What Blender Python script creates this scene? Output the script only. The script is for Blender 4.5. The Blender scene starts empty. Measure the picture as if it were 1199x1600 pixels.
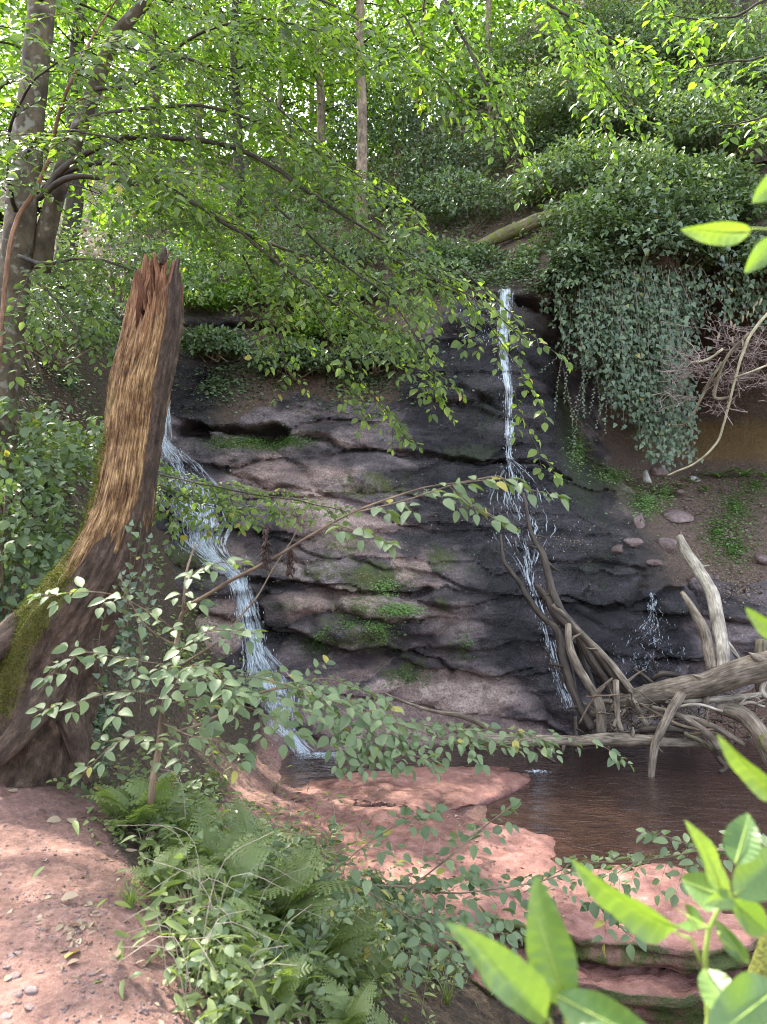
import bpy, bmesh, math, random
import numpy as np
from mathutils import Vector, Matrix

sc = bpy.context.scene
COL = sc.collection
# ------------------------------------------------------------------ camera, sky, sun, exposure
F = 1179.0                                   # focal length in pixels of the 1199 x 1600 photograph
CAM = np.array([0.0, 0.0, 1.6])
cam_data = bpy.data.cameras.new('camera')
cam = bpy.data.objects.new('camera', cam_data)
COL.objects.link(cam)
cam.location = CAM
cam.rotation_euler = (math.radians(90), 0, 0)
cam_data.sensor_fit = 'VERTICAL'
cam_data.sensor_height = 34.6
cam_data.lens = 34.6 * F / 1600
cam_data.clip_start = 0.05
cam_data.clip_end = 400
cam_data.dof.use_dof = True
cam_data.dof.focus_distance = 7.0
cam_data.dof.aperture_fstop = 3.2
sc.camera = cam

SUN_DIR = Vector((-0.42, 0.46, 0.80)).normalized()       # towards the sun
world = bpy.data.worlds.new('World')
sc.world = world
world.use_nodes = True
wn = world.node_tree.nodes
sky = wn.new('ShaderNodeTexSky')
sky.sky_type = 'NISHITA'
sky.sun_disc = False
sky.sun_elevation = math.asin(SUN_DIR.z)
sky.sun_rotation = math.atan2(SUN_DIR.x, SUN_DIR.y)
sky.air_density = 1.0
sky.dust_density = 2.5
hazy = wn.new('ShaderNodeHueSaturation')                   # a hazy, less blue sky overhead
hazy.inputs['Saturation'].default_value = 0.55
world.node_tree.links.new(sky.outputs[0], hazy.inputs['Color'])
world.node_tree.links.new(hazy.outputs[0], wn['Background'].inputs[0])
wn['Background'].inputs[1].default_value = 0.15

sun_data = bpy.data.lights.new('sun', 'SUN')
sun = bpy.data.objects.new('sun', sun_data)
COL.objects.link(sun)
sun.rotation_euler = (-SUN_DIR).to_track_quat('-Z', 'Y').to_euler()
sun_data.energy = 3.0
sun_data.angle = math.radians(0.6)
sun_data.color = (1.0, 0.93, 0.80)

sc.view_settings.view_transform = 'Standard'
sc.view_settings.look = 'None'
sc.view_settings.exposure = 3.1
sc.view_settings.gamma = 1.0
sc.render.engine = 'CYCLES'
sc.cycles.use_denoising = True
sc.cycles.denoising_prefilter = 'NONE'
sc.cycles.pixel_filter_type = 'BLACKMAN_HARRIS'
sc.cycles.filter_width = 1.0
sc.cycles.max_bounces = 7
sc.cycles.diffuse_bounces = 4
sc.cycles.glossy_bounces = 3
sc.cycles.transmission_bounces = 4
sc.cycles.transparent_max_bounces = 8
sc.cycles.caustics_reflective = False
sc.cycles.caustics_refractive = False
sc.cycles.sample_clamp_indirect = 6

rnd = random.Random(7)
R = np.random.default_rng(11)

# ------------------------------------------------------------------ numbers
def P(u, v, Y):
    """the point of the place at distance Y that lies along the photograph's pixel (u, v)"""
    return np.array([(u - 600.0) * Y / F, Y, CAM[2] - (v - 800.0) * Y / F])

def PP(rows):
    return np.array([P(r[0], r[1], r[2]) for r in rows])

def px(n, Y):
    return n * Y / F

def _hash(ix, iy, iz, seed):
    h = (ix * 374761393 + iy * 668265263 + iz * 1440662683 + seed * 1274126177) & 0xffffffff
    h = ((h ^ (h >> 13)) * 1103515245) & 0xffffffff
    h = ((h ^ (h >> 15)) * 1274126177) & 0xffffffff
    return ((h ^ (h >> 16)) & 0xffffff) / float(0xffffff)

def noise(x, y, z=0.0, seed=0):
    x = np.asarray(x, float); y = np.asarray(y, float) + 0 * x; z = np.asarray(z, float) + 0 * x
    fx, fy, fz = np.floor(x), np.floor(y), np.floor(z)
    ix, iy, iz = fx.astype(np.int64), fy.astype(np.int64), fz.astype(np.int64)
    tx, ty, tz = x - fx, y - fy, z - fz
    tx = tx * tx * (3 - 2 * tx); ty = ty * ty * (3 - 2 * ty); tz = tz * tz * (3 - 2 * tz)
    r = 0
    for a in (0, 1):
        for b in (0, 1):
            for c in (0, 1):
                w = (tx if a else 1 - tx) * (ty if b else 1 - ty) * (tz if c else 1 - tz)
                r = r + w * _hash(ix + a, iy + b, iz + c, seed)
    return r * 2 - 1

def fbm(x, y, z=0.0, seed=0, octaves=4, gain=0.5):
    s, a, f, n = 0, 1.0, 1.0, 0
    for o in range(octaves):
        s = s + a * noise(x * f, y * f, np.asarray(z) * f, seed + o * 17)
        n += a; a *= gain; f *= 2.03
    return s / n

def smooth(a, b, x):
    t = np.clip((x - a) / (b - a), 0, 1)
    return t * t * (3 - 2 * t)

class RBF:
    """thin-plate surface through control points (x, y) -> value"""
    def __init__(self, pts, lam=0.02):
        pts = np.array(pts, float)
        self.c = pts[:, :2]; n = len(pts)
        K = self.k(np.linalg.norm(self.c[:, None] - self.c[None], axis=2)) + lam * np.eye(n)
        A = np.zeros((n + 3, n + 3)); A[:n, :n] = K
        A[:n, n] = 1; A[:n, n + 1:] = self.c; A[n:, :n] = A[:n, n:].T
        self.w = np.linalg.solve(A, np.concatenate([pts[:, 2], [0, 0, 0]]))
    @staticmethod
    def k(r):
        return np.where(r > 1e-9, r * r * np.log(np.maximum(r, 1e-9)), 0)
    def __call__(self, x, y):
        x = np.asarray(x, float); sh = x.shape; x = x.ravel(); y = np.asarray(y, float).ravel()
        n = len(self.c); out = self.w[n] + self.w[n + 1] * x + self.w[n + 2] * y
        for i in range(n):
            out = out + self.w[i] * self.k(np.hypot(x - self.c[i, 0], y - self.c[i, 1]))
        return out.reshape(sh)

class Grid:
    """bilinear lookup on a rectilinear grid"""
    def __init__(self, xs, ys, val):
        self.xs, self.ys, self.v = xs, ys, val
    def inside(self, x, y):
        return (x >= self.xs[0]) & (x <= self.xs[-1]) & (y >= self.ys[0]) & (y <= self.ys[-1])
    def __call__(self, x, y):
        x = np.asarray(x, float); y = np.asarray(y, float)
        i = np.clip(np.searchsorted(self.xs, x) - 1, 0, len(self.xs) - 2)
        j = np.clip(np.searchsorted(self.ys, y) - 1, 0, len(self.ys) - 2)
        a = np.clip((x - self.xs[i]) / (self.xs[i + 1] - self.xs[i]), 0, 1)
        b = np.clip((y - self.ys[j]) / (self.ys[j + 1] - self.ys[j]), 0, 1)
        v = self.v
        return (v[j, i] * (1 - a) + v[j, i + 1] * a) * (1 - b) + (v[j + 1, i] * (1 - a) + v[j + 1, i + 1] * a) * b

def unit(v):
    v = np.asarray(v, float)
    return v / np.maximum(np.linalg.norm(v, axis=-1, keepdims=True), 1e-9)

# ------------------------------------------------------------------ objects
WL = {}                                      # world position of every thing's origin

def tag(o, label=None, cat=None, group=None, kind=None):
    if label: o['label'] = label
    if cat: o['category'] = cat
    if group: o['group'] = group
    if kind: o['kind'] = kind
    return o

def thing(name, label, cat, loc, group=None, kind=None):
    o = bpy.data.objects.new(name, None)
    COL.objects.link(o)
    o.empty_display_size = 0.1
    o.location = [float(c) for c in loc]
    WL[o.name] = np.array(loc, float)
    return tag(o, label, cat, group, kind)

def raw_mesh(name, V, faces, attrs=None, smooth_shade=True):
    """faces: list of integer arrays (n, k)"""
    me = bpy.data.meshes.new(name)
    V = np.asarray(V, np.float32)
    me.vertices.add(len(V)); me.vertices.foreach_set('co', V.ravel())
    faces = [np.asarray(f, np.int32) for f in faces if len(f)]
    loops = np.concatenate([f.ravel() for f in faces])
    starts, n = [], 0
    for f in faces:
        starts.append(n + np.arange(len(f)) * f.shape[1]); n += f.size
    starts = np.concatenate(starts).astype(np.int32)
    me.loops.add(len(loops)); me.loops.foreach_set('vertex_index', loops)
    me.polygons.add(len(starts)); me.polygons.foreach_set('loop_start', starts)
    me.update(calc_edges=True)
    me.validate()
    if smooth_shade:
        me.polygons.foreach_set('use_smooth', np.ones(len(me.polygons), bool))
    for k, a in (attrs or {}).items():
        a = np.asarray(a, np.float32)
        if a.ndim == 2:
            at = me.attributes.new(k, 'FLOAT_VECTOR', 'POINT'); at.data.foreach_set('vector', a.ravel())
        else:
            at = me.attributes.new(k, 'FLOAT', 'POINT'); at.data.foreach_set('value', a)
    return me

def link(name, me, mat, parent=None, loc=None):
    if mat is not None and not me.materials:
        me.materials.append(mat)
    o = bpy.data.objects.new(name, me)
    COL.objects.link(o)
    if parent is not None:
        o.parent = parent
        WL[o.name] = WL[parent.name].copy()
    else:
        WL[o.name] = np.zeros(3) if loc is None else np.array(loc, float)
        if loc is not None:
            o.location = [float(c) for c in loc]
    return o

class MB:
    """collects geometry in world coordinates, builds ONE mesh object"""
    def __init__(self):
        self.V, self.Fq, self.Ft, self.n, self.A = [], [], [], 0, {}
    def add(self, V, quads=(), tris=(), **attrs):
        V = np.asarray(V, float)
        if len(quads): self.Fq.append(np.asarray(quads) + self.n)
        if len(tris): self.Ft.append(np.asarray(tris) + self.n)
        for k in set(attrs) | set(self.A):
            lst = self.A.setdefault(k, [])
            val = attrs.get(k)
            if val is None:
                val = np.zeros(3) if k == 'tuv' else 0.0
            val = np.asarray(val, float)
            dim = 3 if k == 'tuv' else 0
            have = sum(len(a) for a in lst)
            if have < self.n:
                lst.append(np.zeros((self.n - have, 3)) if dim else np.zeros(self.n - have))
            if dim:
                lst.append(np.broadcast_to(val, (len(V), 3)))
            else:
                lst.append(np.broadcast_to(val, (len(V),)))
        self.V.append(V); self.n += len(V)
        return self
    def build(self, name, mat, parent=None, loc=None, smooth_shade=True):
        V = np.concatenate(self.V)
        base = WL[parent.name] if parent is not None else (np.zeros(3) if loc is None else np.array(loc, float))
        fs = []
        if self.Fq: fs.append(np.concatenate(self.Fq))
        if self.Ft: fs.append(np.concatenate(self.Ft))
        me = raw_mesh(name, V - base, fs, {k: np.concatenate(a) for k, a in self.A.items()}, smooth_shade)
        return link(name, me, mat, parent, loc)

def catmull(pts, n):
    """smooth resampling of rows (any number of columns) to n rows, evenly by length of the first three"""
    pts = np.asarray(pts, float)
    if len(pts) == 2:
        t = np.linspace(0, 1, n)[:, None]
        return pts[0] * (1 - t) + pts[1] * t
    p = np.concatenate([[2 * pts[0] - pts[1]], pts, [2 * pts[-1] - pts[-2]]])
    out = []
    for i in range(1, len(p) - 2):
        t = np.linspace(0, 1, 12, endpoint=False)[:, None]
        a, b, c, d = p[i - 1], p[i], p[i + 1], p[i + 2]
        out.append(0.5 * (2 * b + (c - a) * t + (2 * a - 5 * b + 4 * c - d) * t ** 2 + (3 * b - a - 3 * c + d) * t ** 3))
    out.append(pts[-1:])
    q = np.concatenate(out)
    s = np.concatenate([[0], np.cumsum(np.linalg.norm(np.diff(q[:, :3], axis=0), axis=1))])
    return np.stack([np.interp(np.linspace(0, s[-1], n), s, q[:, k]) for k in range(q.shape[1])], 1)

def frames(C):
    T = unit(np.gradient(C, axis=0))
    n0 = np.cross(T[0], [0.31, 0.22, 0.93])
    if np.linalg.norm(n0) < 0.1: n0 = np.cross(T[0], [1, 0, 0])
    N = [unit(n0)]
    for i in range(1, len(C)):
        v = N[-1] - T[i] * np.dot(N[-1], T[i])
        N.append(unit(v))
    N = np.array(N)
    return T, N, np.cross(T, N)

def tube(C, r, k=6, rough=0.0, seed=0, freq=6.0, cap=True):
    """returns verts, quads, tris, tuv of a tapered tube along C with radius r"""
    C = np.asarray(C, float); r = np.broadcast_to(np.asarray(r, float), (len(C),))
    T, N, B = frames(C)
    a = np.linspace(0, 2 * np.pi, k, endpoint=False)
    ca, sa = np.cos(a), np.sin(a)
    L = np.concatenate([[0], np.cumsum(np.linalg.norm(np.diff(C, axis=0), axis=1))])
    rr = np.repeat(r[:, None], k, 1)
    if rough:
        cc, ss = np.broadcast_to(ca, rr.shape), np.broadcast_to(sa, rr.shape)
        LL = np.repeat(L[:, None], k, 1)
        n = fbm(cc * 1.3 + seed * 3.1, ss * 1.3, LL * freq, seed, 3)
        n2 = fbm(cc * 4 + seed, ss * 4, LL * freq * 0.7, seed + 5, 2)
        rr = rr * (1 + rough * (n * 1.1 + n2 * 0.22))
    V = C[:, None] + rr[..., None] * (ca[None, :, None] * N[:, None] + sa[None, :, None] * B[:, None])
    n = len(C)
    i = np.arange(n - 1)[:, None] * k; j = np.arange(k)[None]
    q = np.stack([i + j, i + (j + 1) % k, i + k + (j + 1) % k, i + k + j], -1).reshape(-1, 4)
    tuv = np.stack([np.broadcast_to(ca * 1.0, (n, k)) * rr, np.broadcast_to(sa, (n, k)) * rr, np.repeat(L[:, None], k, 1)], -1).reshape(-1, 3)
    V = V.reshape(-1, 3); tris = np.zeros((0, 3), int)
    if cap:
        m = len(V)
        V = np.concatenate([V, [C[0] - T[0] * r[0] * 0.25, C[-1] + T[-1] * r[-1] * 0.25]])
        tuv = np.concatenate([tuv, [[0, 0, L[0]], [0, 0, L[-1]]]])
        jj = np.arange(k)
        tris = np.concatenate([np.stack([np.full(k, m), (jj + 1) % k, jj], -1),
                               np.stack([np.full(k, m + 1), (n - 1) * k + jj, (n - 1) * k + (jj + 1) % k], -1)])
    return V, q, tris, tuv

# ------------------------------------------------------------------ materials
def nodes(name):
    m = bpy.data.materials.new(name); m.use_nodes = True
    nt = m.node_tree
    for n in list(nt.nodes): nt.nodes.remove(n)
    def N(t, **kw):
        n = nt.nodes.new('ShaderNode' + t)
        for k, v in kw.items():
            if k.startswith('i_'):
                key = k[2:]
                key = int(key) if key.isdigit() else key.replace('_', ' ')
                n.inputs[key].default_value = v
            else:
                setattr(n, k, v)
        return n
    L = nt.links.new
    out = N('OutputMaterial')
    return m, N, L, out

def rgba(c): return (c[0], c[1], c[2], 1.0)

def ramp(N, stops, interp='LINEAR'):
    r = N('ValToRGB'); cr = r.color_ramp; cr.interpolation = interp
    while len(cr.elements) < len(stops): cr.elements.new(0.5)
    for e, (p, c) in zip(cr.elements, stops):
        e.position = p; e.color = rgba(c) if len(c) == 3 else c
    return r

def mix(N, L, fac, a, b, mode='MIX'):
    m = N('Mix', data_type='RGBA', blend_type=mode)
    fs, As, Bs = m.inputs[0], m.inputs[6], m.inputs[7]
    for sock, val in ((fs, fac), (As, a), (Bs, b)):
        if hasattr(val, 'links'): L(val, sock)
        elif isinstance(val, (int, float)): sock.default_value = val
        else: sock.default_value = rgba(val)
    return m.outputs[2]

def math_(N, L, op, a, b=0.0, c=None, clamp=False):
    m = N('Math', operation=op, use_clamp=clamp)
    for s, v in zip(m.inputs, (a, b, c)):
        if v is None: continue
        if hasattr(v, 'links'): L(v, s)
        else: s.default_value = v
    return m.outputs[0]

def attr(N, name): return N('Attribute', attribute_name=name)

def m_leaf(name, dark, mid, light, old=(0.30, 0.25, 0.06), trans=0.42, rough=0.42, glow=(1.5, 1.75, 0.55), spec=0.45, veins=0.0):
    m, N, L, out = nodes(name)
    t = attr(N, 'tint'); oi = N('ObjectInfo')
    v = math_(N, L, 'MULTIPLY_ADD', oi.outputs['Random'], 0.16, t.outputs['Fac'])
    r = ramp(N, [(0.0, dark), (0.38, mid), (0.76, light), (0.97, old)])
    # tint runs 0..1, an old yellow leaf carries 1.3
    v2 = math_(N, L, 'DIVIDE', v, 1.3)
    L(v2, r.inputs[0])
    tc = N('TexCoord')
    nz = N('TexNoise', i_Scale=9.0, i_Detail=2.0); L(tc.outputs['Object'], nz.inputs['Vector'])
    col = mix(N, L, math_(N, L, 'MULTIPLY', nz.outputs[0], 0.35), r.outputs[0], mix(N, L, 1.0, r.outputs[0], (0.5, 0.55, 0.45), 'MULTIPLY'))
    p = N('BsdfPrincipled', i_Roughness=rough); p.inputs['Specular IOR Level'].default_value = spec
    L(col, p.inputs['Base Color'])
    if veins:
        col = mix(N, L, ramp_fac(N, L, attr(N, 'vein').outputs['Fac'], 0.80, 1.0, 0.4), col, mix(N, L, 1.0, col, (1.7, 1.5, 1.5), 'MULTIPLY'))
        L(col, p.inputs['Base Color'])
    tr = N('BsdfTranslucent')
    L(mix(N, L, 1.0, col, glow, 'MULTIPLY'), tr.inputs['Color'])
    ms = N('MixShader', i_0=trans); L(p.outputs[0], ms.inputs[1]); L(tr.outputs[0], ms.inputs[2])
    L(ms.outputs[0], out.inputs['Surface'])
    return m

def m_bark(name, dark, light, moss_col=(0.09, 0.11, 0.02), moss=0.0, scale=(40, 40, 5), bump=0.5, rough=0.85, spots=None, spot_amt=0.0, crack=0.0):
    m, N, L, out = nodes(name)
    tv = attr(N, 'tuv')
    mp = N('Mapping'); mp.inputs['Scale'].default_value = scale; L(tv.outputs['Vector'], mp.inputs['Vector'])
    n1 = N('TexNoise', i_Scale=1.0, i_Detail=6.0, i_Roughness=0.65); L(mp.outputs[0], n1.inputs['Vector'])
    r1 = ramp(N, [(0.32, dark), (0.68, light)]); L(n1.outputs[0], r1.inputs[0])
    geo = N('NewGeometry'); tc = N('TexCoord')
    n2 = N('TexNoise', i_Scale=5.0, i_Detail=5.0); L(geo.outputs['Position'], n2.inputs['Vector'])
    col = r1.outputs[0]
    col = mix(N, L, 0.8, col, mix(N, L, ramp_fac(N, L, n2.outputs[0], 0.3, 0.7), (0.4, 0.37, 0.35), (1.45, 1.43, 1.4)), 'MULTIPLY')
    if spots:
        n3 = N('TexNoise', i_Scale=14.0, i_Detail=3.0); L(geo.outputs['Position'], n3.inputs['Vector'])
        col = mix(N, L, ramp_fac(N, L, n3.outputs[0], 0.56, 0.66, spot_amt), col, spots)
    ma = attr(N, 'moss')
    n4 = N('TexNoise', i_Scale=11.0, i_Detail=5.0, i_Roughness=0.7); L(geo.outputs['Position'], n4.inputs['Vector'])
    mv = math_(N, L, 'ADD', math_(N, L, 'ADD', ma.outputs['Fac'], moss), math_(N, L, 'MULTIPLY_ADD', n4.outputs[0], 1.6, -0.8))
    mf = ramp_fac(N, L, mv, 0.42, 0.62, 1.0)
    n5 = N('TexNoise', i_Scale=70.0, i_Detail=2.0); L(geo.outputs['Position'], n5.inputs['Vector'])
    mc = mix(N, L, n5.outputs[0], tuple(c * 0.35 for c in moss_col), tuple(c * 1.7 for c in moss_col))
    col = mix(N, L, mf, col, mc)
    p = N('BsdfPrincipled', i_Roughness=rough); p.inputs['Specular IOR Level'].default_value = 0.3
    L(col, p.inputs['Base Color'])
    h = math_(N, L, 'ADD', n1.outputs[0], math_(N, L, 'MULTIPLY', mf, math_(N, L, 'MULTIPLY', n5.outputs[0], 0.8)))
    b = N('Bump', i_Strength=bump, i_Distance=0.02); L(h, b.inputs['Height']); L(b.outputs[0], p.inputs['Normal'])
    L(p.outputs[0], out.inputs['Surface'])
    return m

def ramp_fac(N, L, val, lo, hi, amt=1.0):
    mr = N('MapRange', clamp=True); L(val, mr.inputs['Value'])
    mr.inputs['From Min'].default_value = lo; mr.inputs['From Max'].default_value = hi
    mr.inputs['To Min'].default_value = 0.0; mr.inputs['To Max'].default_value = amt
    return mr.outputs[0]

def m_rock():
    m, N, L, out = nodes('wet_sandstone')
    geo = N('NewGeometry')
    mp = N('Mapping'); mp.inputs['Scale'].default_value = (1, 1, 2.6); L(geo.outputs['Position'], mp.inputs['Vector'])
    n1 = N('TexNoise', i_Scale=1.1, i_Detail=7.0, i_Roughness=0.62); L(mp.outputs[0], n1.inputs['Vector'])
    dark = ramp(N, [(0.36, (0.020, 0.016, 0.018)), (0.5, (0.085, 0.065, 0.068)), (0.64, (0.24, 0.185, 0.185))]); L(n1.outputs[0], dark.inputs[0])
    pinkc = ramp(N, [(0.34, (0.10, 0.070, 0.070)), (0.5, (0.28, 0.19, 0.165)), (0.66, (0.48, 0.36, 0.31))]); L(n1.outputs[0], pinkc.inputs[0])
    pk = attr(N, 'pink'); n2 = N('TexNoise', i_Scale=2.3, i_Detail=6.0, i_Roughness=0.7); L(mp.outputs[0], n2.inputs['Vector'])
    pf = ramp_fac(N, L, math_(N, L, 'ADD', pk.outputs['Fac'], math_(N, L, 'MULTIPLY_ADD', n2.outputs[0], 1.4, -0.7)), 0.3, 0.75)
    col = mix(N, L, pf, dark.outputs[0], pinkc.outputs[0])
    # small pale grains and chips
    n6 = N('TexNoise', i_Scale=30.0, i_Detail=5.0, i_Roughness=0.75); L(geo.outputs['Position'], n6.inputs['Vector'])
    col = mix(N, L, 0.75, col, mix(N, L, ramp_fac(N, L, n6.outputs[0], 0.3, 0.7), (0.22, 0.22, 0.23), (1.9, 1.85, 1.83)), 'MULTIPLY')
    # soil / litter
    so = attr(N, 'soil'); n3 = N('TexNoise', i_Scale=22.0, i_Detail=6.0, i_Roughness=0.75); L(geo.outputs['Position'], n3.inputs['Vector'])
    soilc = ramp(N, [(0.3, (0.045, 0.030, 0.022)), (0.55, (0.13, 0.082, 0.058)), (0.75, (0.26, 0.18, 0.14))]); L(n3.outputs[0], soilc.inputs[0])
    sf = ramp_fac(N, L, math_(N, L, 'ADD', so.outputs['Fac'], math_(N, L, 'MULTIPLY_ADD', n2.outputs[0], 0.8, -0.4)), 0.4, 0.6)
    col = mix(N, L, sf, col, soilc.outputs[0])
    # moss
    oc = attr(N, 'ochre')
    col = mix(N, L, ramp_fac(N, L, math_(N, L, 'ADD', oc.outputs['Fac'], math_(N, L, 'MULTIPLY_ADD', n2.outputs[0], 1.0, -0.5)), 0.3, 0.8, .8), col, mix(N, L, n3.outputs[0], (0.05, 0.035, 0.008), (0.36, 0.21, 0.07)))
    ms = attr(N, 'moss'); n4 = N('TexNoise', i_Scale=5.5, i_Detail=6.0, i_Roughness=0.72); L(geo.outputs['Position'], n4.inputs['Vector'])
    mf = ramp_fac(N, L, math_(N, L, 'ADD', ms.outputs['Fac'], math_(N, L, 'MULTIPLY_ADD', n4.outputs[0], 1.5, -0.75)), 0.35, 0.62, 0.92)
    mc = mix(N, L, n6.outputs[0], (0.018, 0.026, 0.007), (0.13, 0.15, 0.035))
    col = mix(N, L, mf, col, mc)
    p = N('BsdfPrincipled')
    wt = attr(N, 'wet')
    wf = ramp_fac(N, L, math_(N, L, 'ADD', wt.outputs['Fac'], math_(N, L, 'MULTIPLY_ADD', n2.outputs[0], 0.8, -0.4)), 0.3, 0.8)
    col = mix(N, L, math_(N, L, 'MULTIPLY', wf, 0.95), col, mix(N, L, 1.0, col, (0.17, 0.18, 0.21), 'MULTIPLY'))
    L(col, p.inputs['Base Color'])
    dry = math_(N, L, 'ADD', math_(N, L, 'MULTIPLY', mf, 0.3), math_(N, L, 'MULTIPLY', sf, 0.3))
    L(math_(N, L, 'ADD', math_(N, L, 'MULTIPLY_ADD', wf, -0.43, 0.62), dry, clamp=True), p.inputs['Roughness'])
    p.inputs['Specular IOR Level'].default_value = 0.5
    h = math_(N, L, 'ADD', math_(N, L, 'MULTIPLY', n6.outputs[0], 0.35), math_(N, L, 'MULTIPLY', n1.outputs[0], 0.9))
    h = math_(N, L, 'ADD', h, math_(N, L, 'MULTIPLY', n3.outputs[0], 0.45))
    b = N('Bump', i_Strength=1.0, i_Distance=0.09); L(h, b.inputs['Height']); L(b.outputs[0], p.inputs['Normal'])
    L(p.outputs[0], out.inputs['Surface'])
    return m

def m_ground(name, c0, c1, c2, scale=14.0, moss=0.0, rough=0.9, bump=0.6, wetdark=0.0):
    m, N, L, out = nodes(name)
    geo = N('NewGeometry')
    n1 = N('TexNoise', i_Scale=scale, i_Detail=8.0, i_Roughness=0.72); L(geo.outputs['Position'], n1.inputs['Vector'])
    n2 = N('TexNoise', i_Scale=1.3, i_Detail=4.0); L(geo.outputs['Position'], n2.inputs['Vector'])
    r = ramp(N, [(0.28, c0), (0.52, c1), (0.75, c2)]); L(n1.outputs[0], r.inputs[0])
    col = mix(N, L, 0.8, r.outputs[0], mix(N, L, ramp_fac(N, L, n2.outputs[0], 0.3, 0.7), (0.5, 0.47, 0.46), (1.45, 1.43, 1.42)), 'MULTIPLY')
    dk = attr(N, 'soil')
    dcol = ramp(N, [(0.3, (0.022, 0.016, 0.010)), (0.55, (0.075, 0.050, 0.033)), (0.78, (0.21, 0.15, 0.10))]); L(n1.outputs[0], dcol.inputs[0])
    n3 = N('TexNoise', i_Scale=4.0, i_Detail=6.0, i_Roughness=0.7); L(geo.outputs['Position'], n3.inputs['Vector'])
    df = ramp_fac(N, L, math_(N, L, 'ADD', dk.outputs['Fac'], math_(N, L, 'MULTIPLY_ADD', n3.outputs[0], 1.0, -0.5)), 0.35, 0.65)
    col = mix(N, L, df, col, dcol.outputs[0])
    ma = attr(N, 'moss')
    mf = ramp_fac(N, L, math_(N, L, 'ADD', math_(N, L, 'ADD', ma.outputs['Fac'], moss), math_(N, L, 'MULTIPLY_ADD', n3.outputs[0], 1.4, -0.7)), 0.4, 0.6)
    n5 = N('TexNoise', i_Scale=60.0, i_Detail=3.0); L(geo.outputs['Position'], n5.inputs['Vector'])
    col = mix(N, L, mf, col, mix(N, L, n5.outputs[0], (0.02, 0.03, 0.008), (0.12, 0.14, 0.03)))
    p = N('BsdfPrincipled', i_Roughness=rough); p.inputs['Specular IOR Level'].default_value = 0.35
    wa = attr(N, 'wet')
    col = mix(N, L, math_(N, L, 'MULTIPLY', wa.outputs['Fac'], 0.55), col, mix(N, L, 1.0, col, (0.35, 0.30, 0.28), 'MULTIPLY'))
    L(col, p.inputs['Base Color'])
    L(math_(N, L, 'MULTIPLY_ADD', wa.outputs['Fac'], -(rough - 0.25), rough), p.inputs['Roughness'])
    n6 = N('TexNoise', i_Scale=scale * 5, i_Detail=5.0, i_Roughness=0.7); L(geo.outputs['Position'], n6.inputs['Vector'])
    b = N('Bump', i_Strength=bump, i_Distance=0.04)
    L(math_(N, L, 'ADD', n1.outputs[0], math_(N, L, 'MULTIPLY', n6.outputs[0], 0.3)), b.inputs['Height']); L(b.outputs[0], p.inputs['Normal'])
    L(p.outputs[0], out.inputs['Surface'])
    return m

def m_water():
    m, N, L, out = nodes('stream_water')
    geo = N('NewGeometry')
    mp = N('Mapping'); mp.inputs['Scale'].default_value = (2.6, 6.5, 1); mp.inputs['Rotation'].default_value = (0, 0, 0.12); L(geo.outputs['Position'], mp.inputs['Vector'])
    n1 = N('TexNoise', i_Scale=1.6, i_Detail=4.0, i_Roughness=0.6, i_Distortion=0.6); L(mp.outputs[0], n1.inputs['Vector'])
    b = N('Bump', i_Strength=0.7, i_Distance=0.05); L(n1.outputs[0], b.inputs['Height'])
    p = N('BsdfPrincipled', i_Roughness=0.06); p.inputs['Base Color'].default_value = rgba((0.055, 0.032, 0.024))
    p.inputs['IOR'].default_value = 1.33; p.inputs['Specular IOR Level'].default_value = 0.6
    L(b.outputs[0], p.inputs['Normal'])
    tr = N('BsdfTransparent'); tr.inputs[0].default_value = rgba((0.75, 0.55, 0.45))
    g = N('BsdfGlossy', i_Roughness=0.05); g.inputs[0].default_value = (1, 1, 1, 1); L(b.outputs[0], g.inputs['Normal'])
    fr = N('Fresnel', i_IOR=1.33); L(b.outputs[0], fr.inputs['Normal'])
    m1 = N('MixShader', i_0=0.42); L(p.outputs[0], m1.inputs[1]); L(tr.outputs[0], m1.inputs[2])
    m2 = N('MixShader'); L(fr.outputs[0], m2.inputs[0]); L(m1.outputs[0], m2.inputs[1]); L(g.outputs[0], m2.inputs[2])
    L(m2.outputs[0], out.inputs['Surface'])
    return m

def m_foam():
    m, N, L, out = nodes('falling_water')
    p = N('BsdfPrincipled', i_Roughness=0.25); p.inputs['Base Color'].default_value = rgba((0.82, 0.88, 0.95))
    p.inputs['Specular IOR Level'].default_value = 0.6
    t = N('BsdfTranslucent'); t.inputs[0].default_value = rgba((0.85, 0.9, 0.95))
    ms = N('MixShader', i_0=0.4); L(p.outputs[0], ms.inputs[1]); L(t.outputs[0], ms.inputs[2])
    # streaks along the flow: tuv = (across, 0, along) on sheets, zero on drops
    tv = attr(N, 'tuv'); mp = N('Mapping'); mp.inputs['Scale'].default_value = (55, 1, 6); L(tv.outputs['Vector'], mp.inputs['Vector'])
    nz = N('TexNoise', i_Scale=1.0, i_Detail=4.0, i_Roughness=0.65, i_Distortion=0.5); L(mp.outputs[0], nz.inputs['Vector'])
    a = attr(N, 'tint'); sh = attr(N, 'sheet')
    f = ramp_fac(N, L, math_(N, L, 'ADD', nz.outputs[0], math_(N, L, 'MULTIPLY_ADD', a.outputs['Fac'], 0.5, -0.5)), 0.30, 0.60)
    k = N('Mix'); L(sh.outputs['Fac'], k.inputs[0]); L(a.outputs['Fac'], k.inputs[2]); L(f, k.inputs[3])
    tr = N('BsdfTransparent')
    m2 = N('MixShader'); L(k.outputs[0], m2.inputs[0]); L(tr.outputs[0], m2.inputs[1]); L(ms.outputs[0], m2.inputs[2])
    L(m2.outputs[0], out.inputs['Surface'])
    return m

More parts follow.
